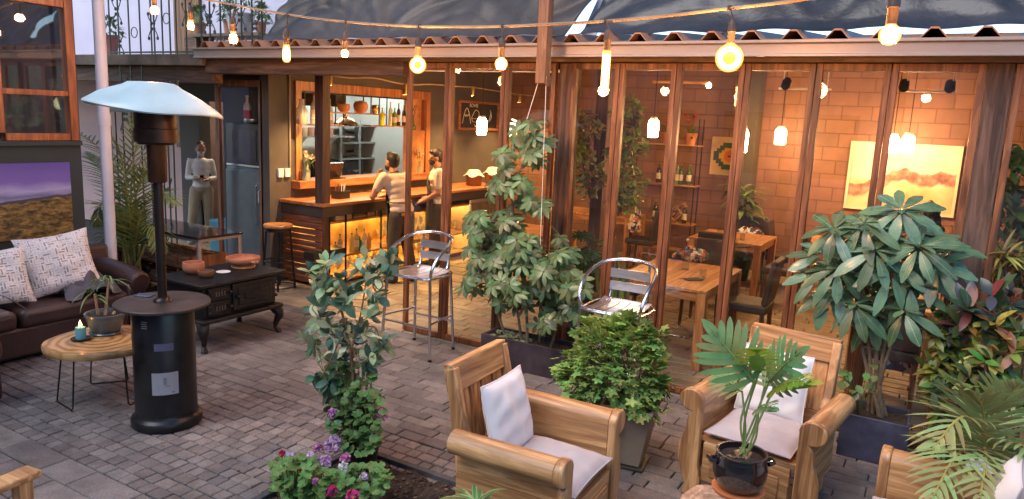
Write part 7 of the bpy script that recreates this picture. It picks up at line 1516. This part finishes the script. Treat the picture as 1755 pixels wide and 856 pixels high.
# chef in the kitchen
p = gx(712, 300, -8.2); J = dict(stand, chest=(.08, .05, 1.28), neck=(.14, .1, 1.42), head=(.20, .15, 1.53), shL=(-.12, .06, 1.39), shR=(.27, .06, 1.33), elL=(-.20, .05, 1.12), wrL=(-.10, .25, 1.0))
person('cook in a pale blue shirt bending in the kitchen behind the hatch panel', (-8.2, p.y, 0), rad(-60), J, mat('pale_blue_shirt', (.5, .58, .62), .8), trm, None, 'short', sleeve=.5)
# seated woman
J = dict(stand, hip=(0, 0, .55), chest=(0, .06, .90), neck=(0, .08, 1.07), head=(0, .13, 1.19), shL=(-.18, .05, 1.0), shR=(.18, .05, 1.0), elL=(-.22, .12, .78), elR=(.22, .12, .78), wrL=(-.1, .32, .79), wrR=(.1, .32, .79), hdL=(.4, 1, 0), hdR=(-.4, 1, 0), huL=(0, 0, 1), huR=(0, 0, 1), hpL=(-.09, .05, .53), hpR=(.09, .05, .53), knL=(-.1, .45, .50), knR=(.1, .45, .50), anL=(-.1, .42, .085), anR=(.1, .42, .085))
p = gy(1603, 400, 10.25); person('seated woman with long dark curly hair and dark green top below the framed landscape', (p.x, 10.25, 0), rad(62), J, mat('olive_top', (.05, .055, .03), .85, var=.3), mat('dark_jeans', (.03, .035, .05), .85), None, 'long', sleeve=1., sc=1.08)
# ================================================================ lamps
def ej(name, col, s): return emis(name, col, s)
jl = [(826, 215, 8.5, 'glowing white jar pendant lamp in front of the chalkboard'), (1120, 218, 9.2, 'glowing jar pendant lamp beside the green climber'), (1270, 238, 7.3, 'larger glowing jar pendant lamp over the near table'), (1338, 232, 10.9, 'glowing jar pendant lamp against the block wall, on its own'), (1530, 246, 11.0, 'left of the paired jar pendant lamps above the framed landscape'), (1556, 245, 10.8, 'right of the paired jar pendant lamps above the framed landscape')]
jm = emis('jar_glow', (1, .54, .22), 62)
for px, py, Y_, lb in jl:
    p = gy(px, py, Y_); zc = 2.73+(Y_-5.75)*.0944
    t = thing('jar_pendant', lb, 'pendant lamp', p, group='jar pendant lamps'); ks = max(1., Y_/9.7); t.scale = (ks, ks, 1.)
    M = MB(); M.lathe([(0, -.13), (.056, -.13), (.064, -.12), (.066, -.10), (.068, .04), (.062, .07), (.046, .095), (.0, .095)], 20); M.build('jar', jm, t)
    M = MB(); M.lathe([(.048, .0955), (.048, .125), (.042, .13), (0, .13)], 16); M.build('lid', mat('jar_lid', (.6, .5, .4), .4), t)
    M = MB(); M.tube([(0, 0, .13), (0, 0, zc-p.z)], .005, 5); M.build('cord', blackmetal, t)
# track lights
def track(label, px0, px1, py, Y_, heads):
    a, b = gy(px0, py, Y_), gy(px1, py, Y_); t = thing('track_light', label, 'track light', (a.x, Y_, a.z)); M = MB(); M.bb(0, b.x-a.x, -.02, .02, -.012, .012); 
    for x in (.05, b.x-a.x-.05): M.bb(x-.006, x+.006, -.006, .006, .012, 2.73+(Y_-5.75)*.0944-a.z)
    M.build('track', white_p, t, smooth=False)
    for hx in heads:
        h = gy(hx, py-6, Y_); d = h.x-a.x; M = MB(); M.lathe([(0, -.07), (.045, -.07), (.055, -.05), (.055, .06), (.02, .07), (0, .07)], 14, (d, 0, .06), rot=Matrix.Rotation(rad(-50), 3, 'X')); M.build('spot_head', blackmetal, t)
        l = bpy.data.lights.new('spot_beam', 'SPOT'); l.energy = 12; l.color = (1, .62, .32); l.spot_size = rad(95); l.spot_blend = .9; l.shadow_soft_size = .04; lo = bpy.data.objects.new('spot_beam', l); COL.objects.link(lo); lo.parent = t; lo.location = (d, .10, .0); lo.rotation_euler = (rad(38), 0, 0)
track('white ceiling track with two black spotlights above the lone jar lamp', 1335, 1425, 152, 9.9, (1347, 1402))
track('white ceiling track with two black spotlights above the framed landscape', 1545, 1640, 156, 9.9, (1549, 1628))
p = gy(1215, 147, 9.5); t = thing('bar_spotlight', 'small timber-mounted spotlight above the step-pattern picture', 'spotlight', (p.x, 9.5, p.z)); M = MB(); M.bb(-.75, .0, -.02, .02, .02, .05); M.build('batten', pine, t, smooth=False); M = MB(); M.ball((0, 0, 0), .035, 10); M.build('lens', emis('spot_lens', (1, .72, .35), 60), t)
# string lights
YS = 4.15
pts = [gy(x, y, YS) for x, y in ((60, -60), (200, -30), (330, -5), (430, 14), (520, 29), (590, 37), (650, 42), (716, 45), (790, 46), (860, 45), (950, 41), (1038, 36), (1140, 27), (1250, 14), (1340, 4), (1420, -8), (1600, -32), (1800, -60))]
M = MB(); M.tube(bez(pts, 4), .007, 6); M.tube([q+Vector((0, .014, -.004)) for q in bez(pts, 4)], .005, 6); tag(M.build('string_light_cable', mat('cable_tan', (.35, .24, .16), .5)), 'festoon cable sagging across the patio in front of the roof gutter', 'cable')
pts2 = [gy(x, y, 3.2) for x, y in ((1300, -90), (1528, -28), (1800, -80))]
M = MB(); M.tube(bez(pts2, 6), .007, 6); tag(M.build('string_light_cable', MC['cable_tan']), 'second festoon cable passing above the top edge at the right', 'cable')
bm = emis('filament_glow', (1, .50, .13), 46); core = emis('bulb_core', (1, .58, .22), 30)
def amber():
    mm, n, o = nt('bulb_glow_shell'); e = N(n, 'ShaderNodeEmission', Strength=.5); e.inputs[0].default_value = (1, .34, .06, 1); t_ = N(n, 'ShaderNodeBsdfTransparent'); t_.inputs[0].default_value = (1, .86, .66, 1); a_ = N(n, 'ShaderNodeAddShader'); L(n, e.outputs[0], a_.inputs[0]); L(n, t_.outputs[0], a_.inputs[1]); L(n, a_.outputs[0], o.inputs[0]); return mm  # orange halo of the bulb put into its clear shell as weak emission
shell = amber()
def bulb(label, px, py, cpy, kind, R_, Y_=YS):
    c = gy(px, py, Y_); top = gy(px+(2 if px < 1000 else 0), cpy, Y_); t = thing('light_bulb', label, 'light bulb', c, group='festoon light bulbs')
    hgt = {'tube': R_*2.3, 'long': R_*4.6, 'pear': R_*1.45}.get(kind, R_*1.12)
    n = 20
    if kind == 'ring': pr = [(max(1e-4, R_*math.sin(PI*i/12)), -R_*math.cos(PI*i/12)) for i in range(11)]+[(.018, R_*1.08)]
    elif kind == 'round': pr = [(max(1e-4, R_*math.sin(PI*i/12)), -R_*math.cos(PI*i/12)) for i in range(11)]+[(.016, R_*1.12)]
    elif kind == 'pear': pr = [(max(1e-4, R_*math.sin(PI*i/12)), -R_*math.cos(PI*i/12)-R_*.2) for i in range(9)]+[(R_*.55, R_*.75), (.022, hgt)]
    elif kind == 'tube': pr = [(1e-4, -hgt), (R_*.6, -hgt*.96), (R_, -hgt*.75), (R_*1.05, 0), (R_*.9, hgt*.6), (.02, hgt)]
    else: pr = [(1e-4, -hgt), (R_*.7, -hgt*.98), (R_, -hgt*.9), (R_, hgt*.9), (.018, hgt)]
    env = MB(); env.lathe(pr, n)
    env.build('bulb_glass', shell, t)
    F = MB()
    if kind != 'ring': F.lathe([(r_*.78, z_*.82) for r_, z_ in pr[:-1]]+[(.001, pr[-1][1]*.8)], n)
    if kind == 'ring': F.torus((0, 0, 0), R_*.66, R_*.17, 28, 8, Matrix.Rotation(YAW*.6, 3, 'Z'))
    else:
        for k in range(5):
            a = 2*PI*k/5; q = .55*R_; F.tube([(q*math.cos(a), q*math.sin(a), -hgt*.7), (q*math.cos(a+.3)*1.1, q*math.sin(a+.3)*1.1, hgt*.5)], .004, 5)
    F.build('filament', bm if kind == 'ring' else core, t)
    s0 = hgt; M = MB(); M.lathe([(.017, s0-.01), (.02, s0), (.02, s0+.05), (.024, s0+.055), (.022, s0+.10), (.01, s0+.118), (0, s0+.12)], 14); M.build('socket', mat('socket_brown', (.08, .045, .03), .5), t)
    M = MB(); d = top-c; M.tube([(0, 0, s0+.115), (d.x*.5+.004, 0, (s0+.12+d.z)/2), (d.x, 0, d.z)], .005, 5)
    M.lathe([(.012, -.012), (.016, .0), (.012, .014), (0, .016)], 8, (d.x, .006, d.z)); M.build('cord', mat('socket_brown', (.22, .12, .07)), t)
    l = bpy.data.lights.new('bulb_lamp', 'POINT'); l.energy = {'ring': 19, 'long': 20, 'tube': 15}.get(kind, 12); l.color = (1, .52, .20); l.shadow_soft_size = R_; lo = bpy.data.objects.new('bulb_lamp', l); COL.objects.link(lo); lo.parent = t
    return t
bulb('leftmost festoon bulb, a round one in front of the balcony railing', 265, 18, -25, 'round', .040)
bulb('small pear-shaped festoon bulb, second from the left', 327, 44, -5, 'pear', .032)
bulb('large pear-shaped festoon bulb above the heater dome, third from the left', 400, 66, 11, 'pear', .038)
bulb('long oval festoon bulb hanging in front of the dark left tarpaulin edge', 491, 92, 25, 'tube', .030)
bulb('smallest round festoon bulb between the oval and the ring bulb', 591, 92, 37, 'round', .030)
bulb('ring-filament festoon bulb above the waiter', 716, 112, 45, 'ring', .058)
bulb('round festoon bulb just left of the hanging timber', 859, 110, 45, 'round', .042)
bulb('long straight tube festoon bulb above the green climber', 1038, 121, 36, 'long', .026)
bulb('largest festoon bulb with a bright ring in front of the gutter', 1250, 100, 14, 'ring', .075)
bulb('round festoon bulb at the upper right against the black tarpaulin', 1525, 60, -28, 'round', .040, 3.2)
# ================================================================ daylight
w = bpy.data.worlds.new('World'); SC.world = w; w.use_nodes = True; n = w.node_tree; n.nodes.clear()
EL, AZ = rad(14), rad(200)
o = n.nodes.new('ShaderNodeOutputWorld'); bg = n.nodes.new('ShaderNodeBackground'); bg.inputs[1].default_value = .15
sk = n.nodes.new('ShaderNodeTexSky'); sk.sky_type = 'NISHITA'; sk.sun_disc = False; sk.sun_elevation = EL; sk.sun_rotation = AZ; sk.altitude = 2500; sk.dust_density = 3; sk.ozone_density = 2
n.links.new(sk.outputs[0], bg.inputs[0]); n.links.new(bg.outputs[0], o.inputs[0])
sl_ = bpy.data.lights.new('sun', 'SUN'); sl_.energy = .8; sl_.angle = rad(40); sl_.color = (1, .95, .90); so_ = bpy.data.objects.new('sun', sl_); COL.objects.link(so_)
dv = Vector((math.sin(AZ)*math.cos(rad(55)), math.cos(AZ)*math.cos(rad(55)), math.sin(rad(55))))
so_.rotation_euler = dv.to_track_quat('Z', 'Y').to_euler()
vs_ = SC.view_settings; vs_.view_transform = 'Standard'; vs_.look = 'None'; vs_.gamma = 1; vs_.exposure = 1.75; vs_.use_curve_mapping = False
c = SC.cycles; c.max_bounces = 6; c.diffuse_bounces = 3; c.glossy_bounces = 3; c.transmission_bounces = 4; c.transparent_max_bounces = 24; c.sample_clamp_indirect = 6; c.sample_clamp_direct = 0; c.use_denoising = True; c.caustics_reflective = False; c.caustics_refractive = False
c.use_adaptive_sampling = True; c.adaptive_threshold = .01; c.blur_glossy = .5
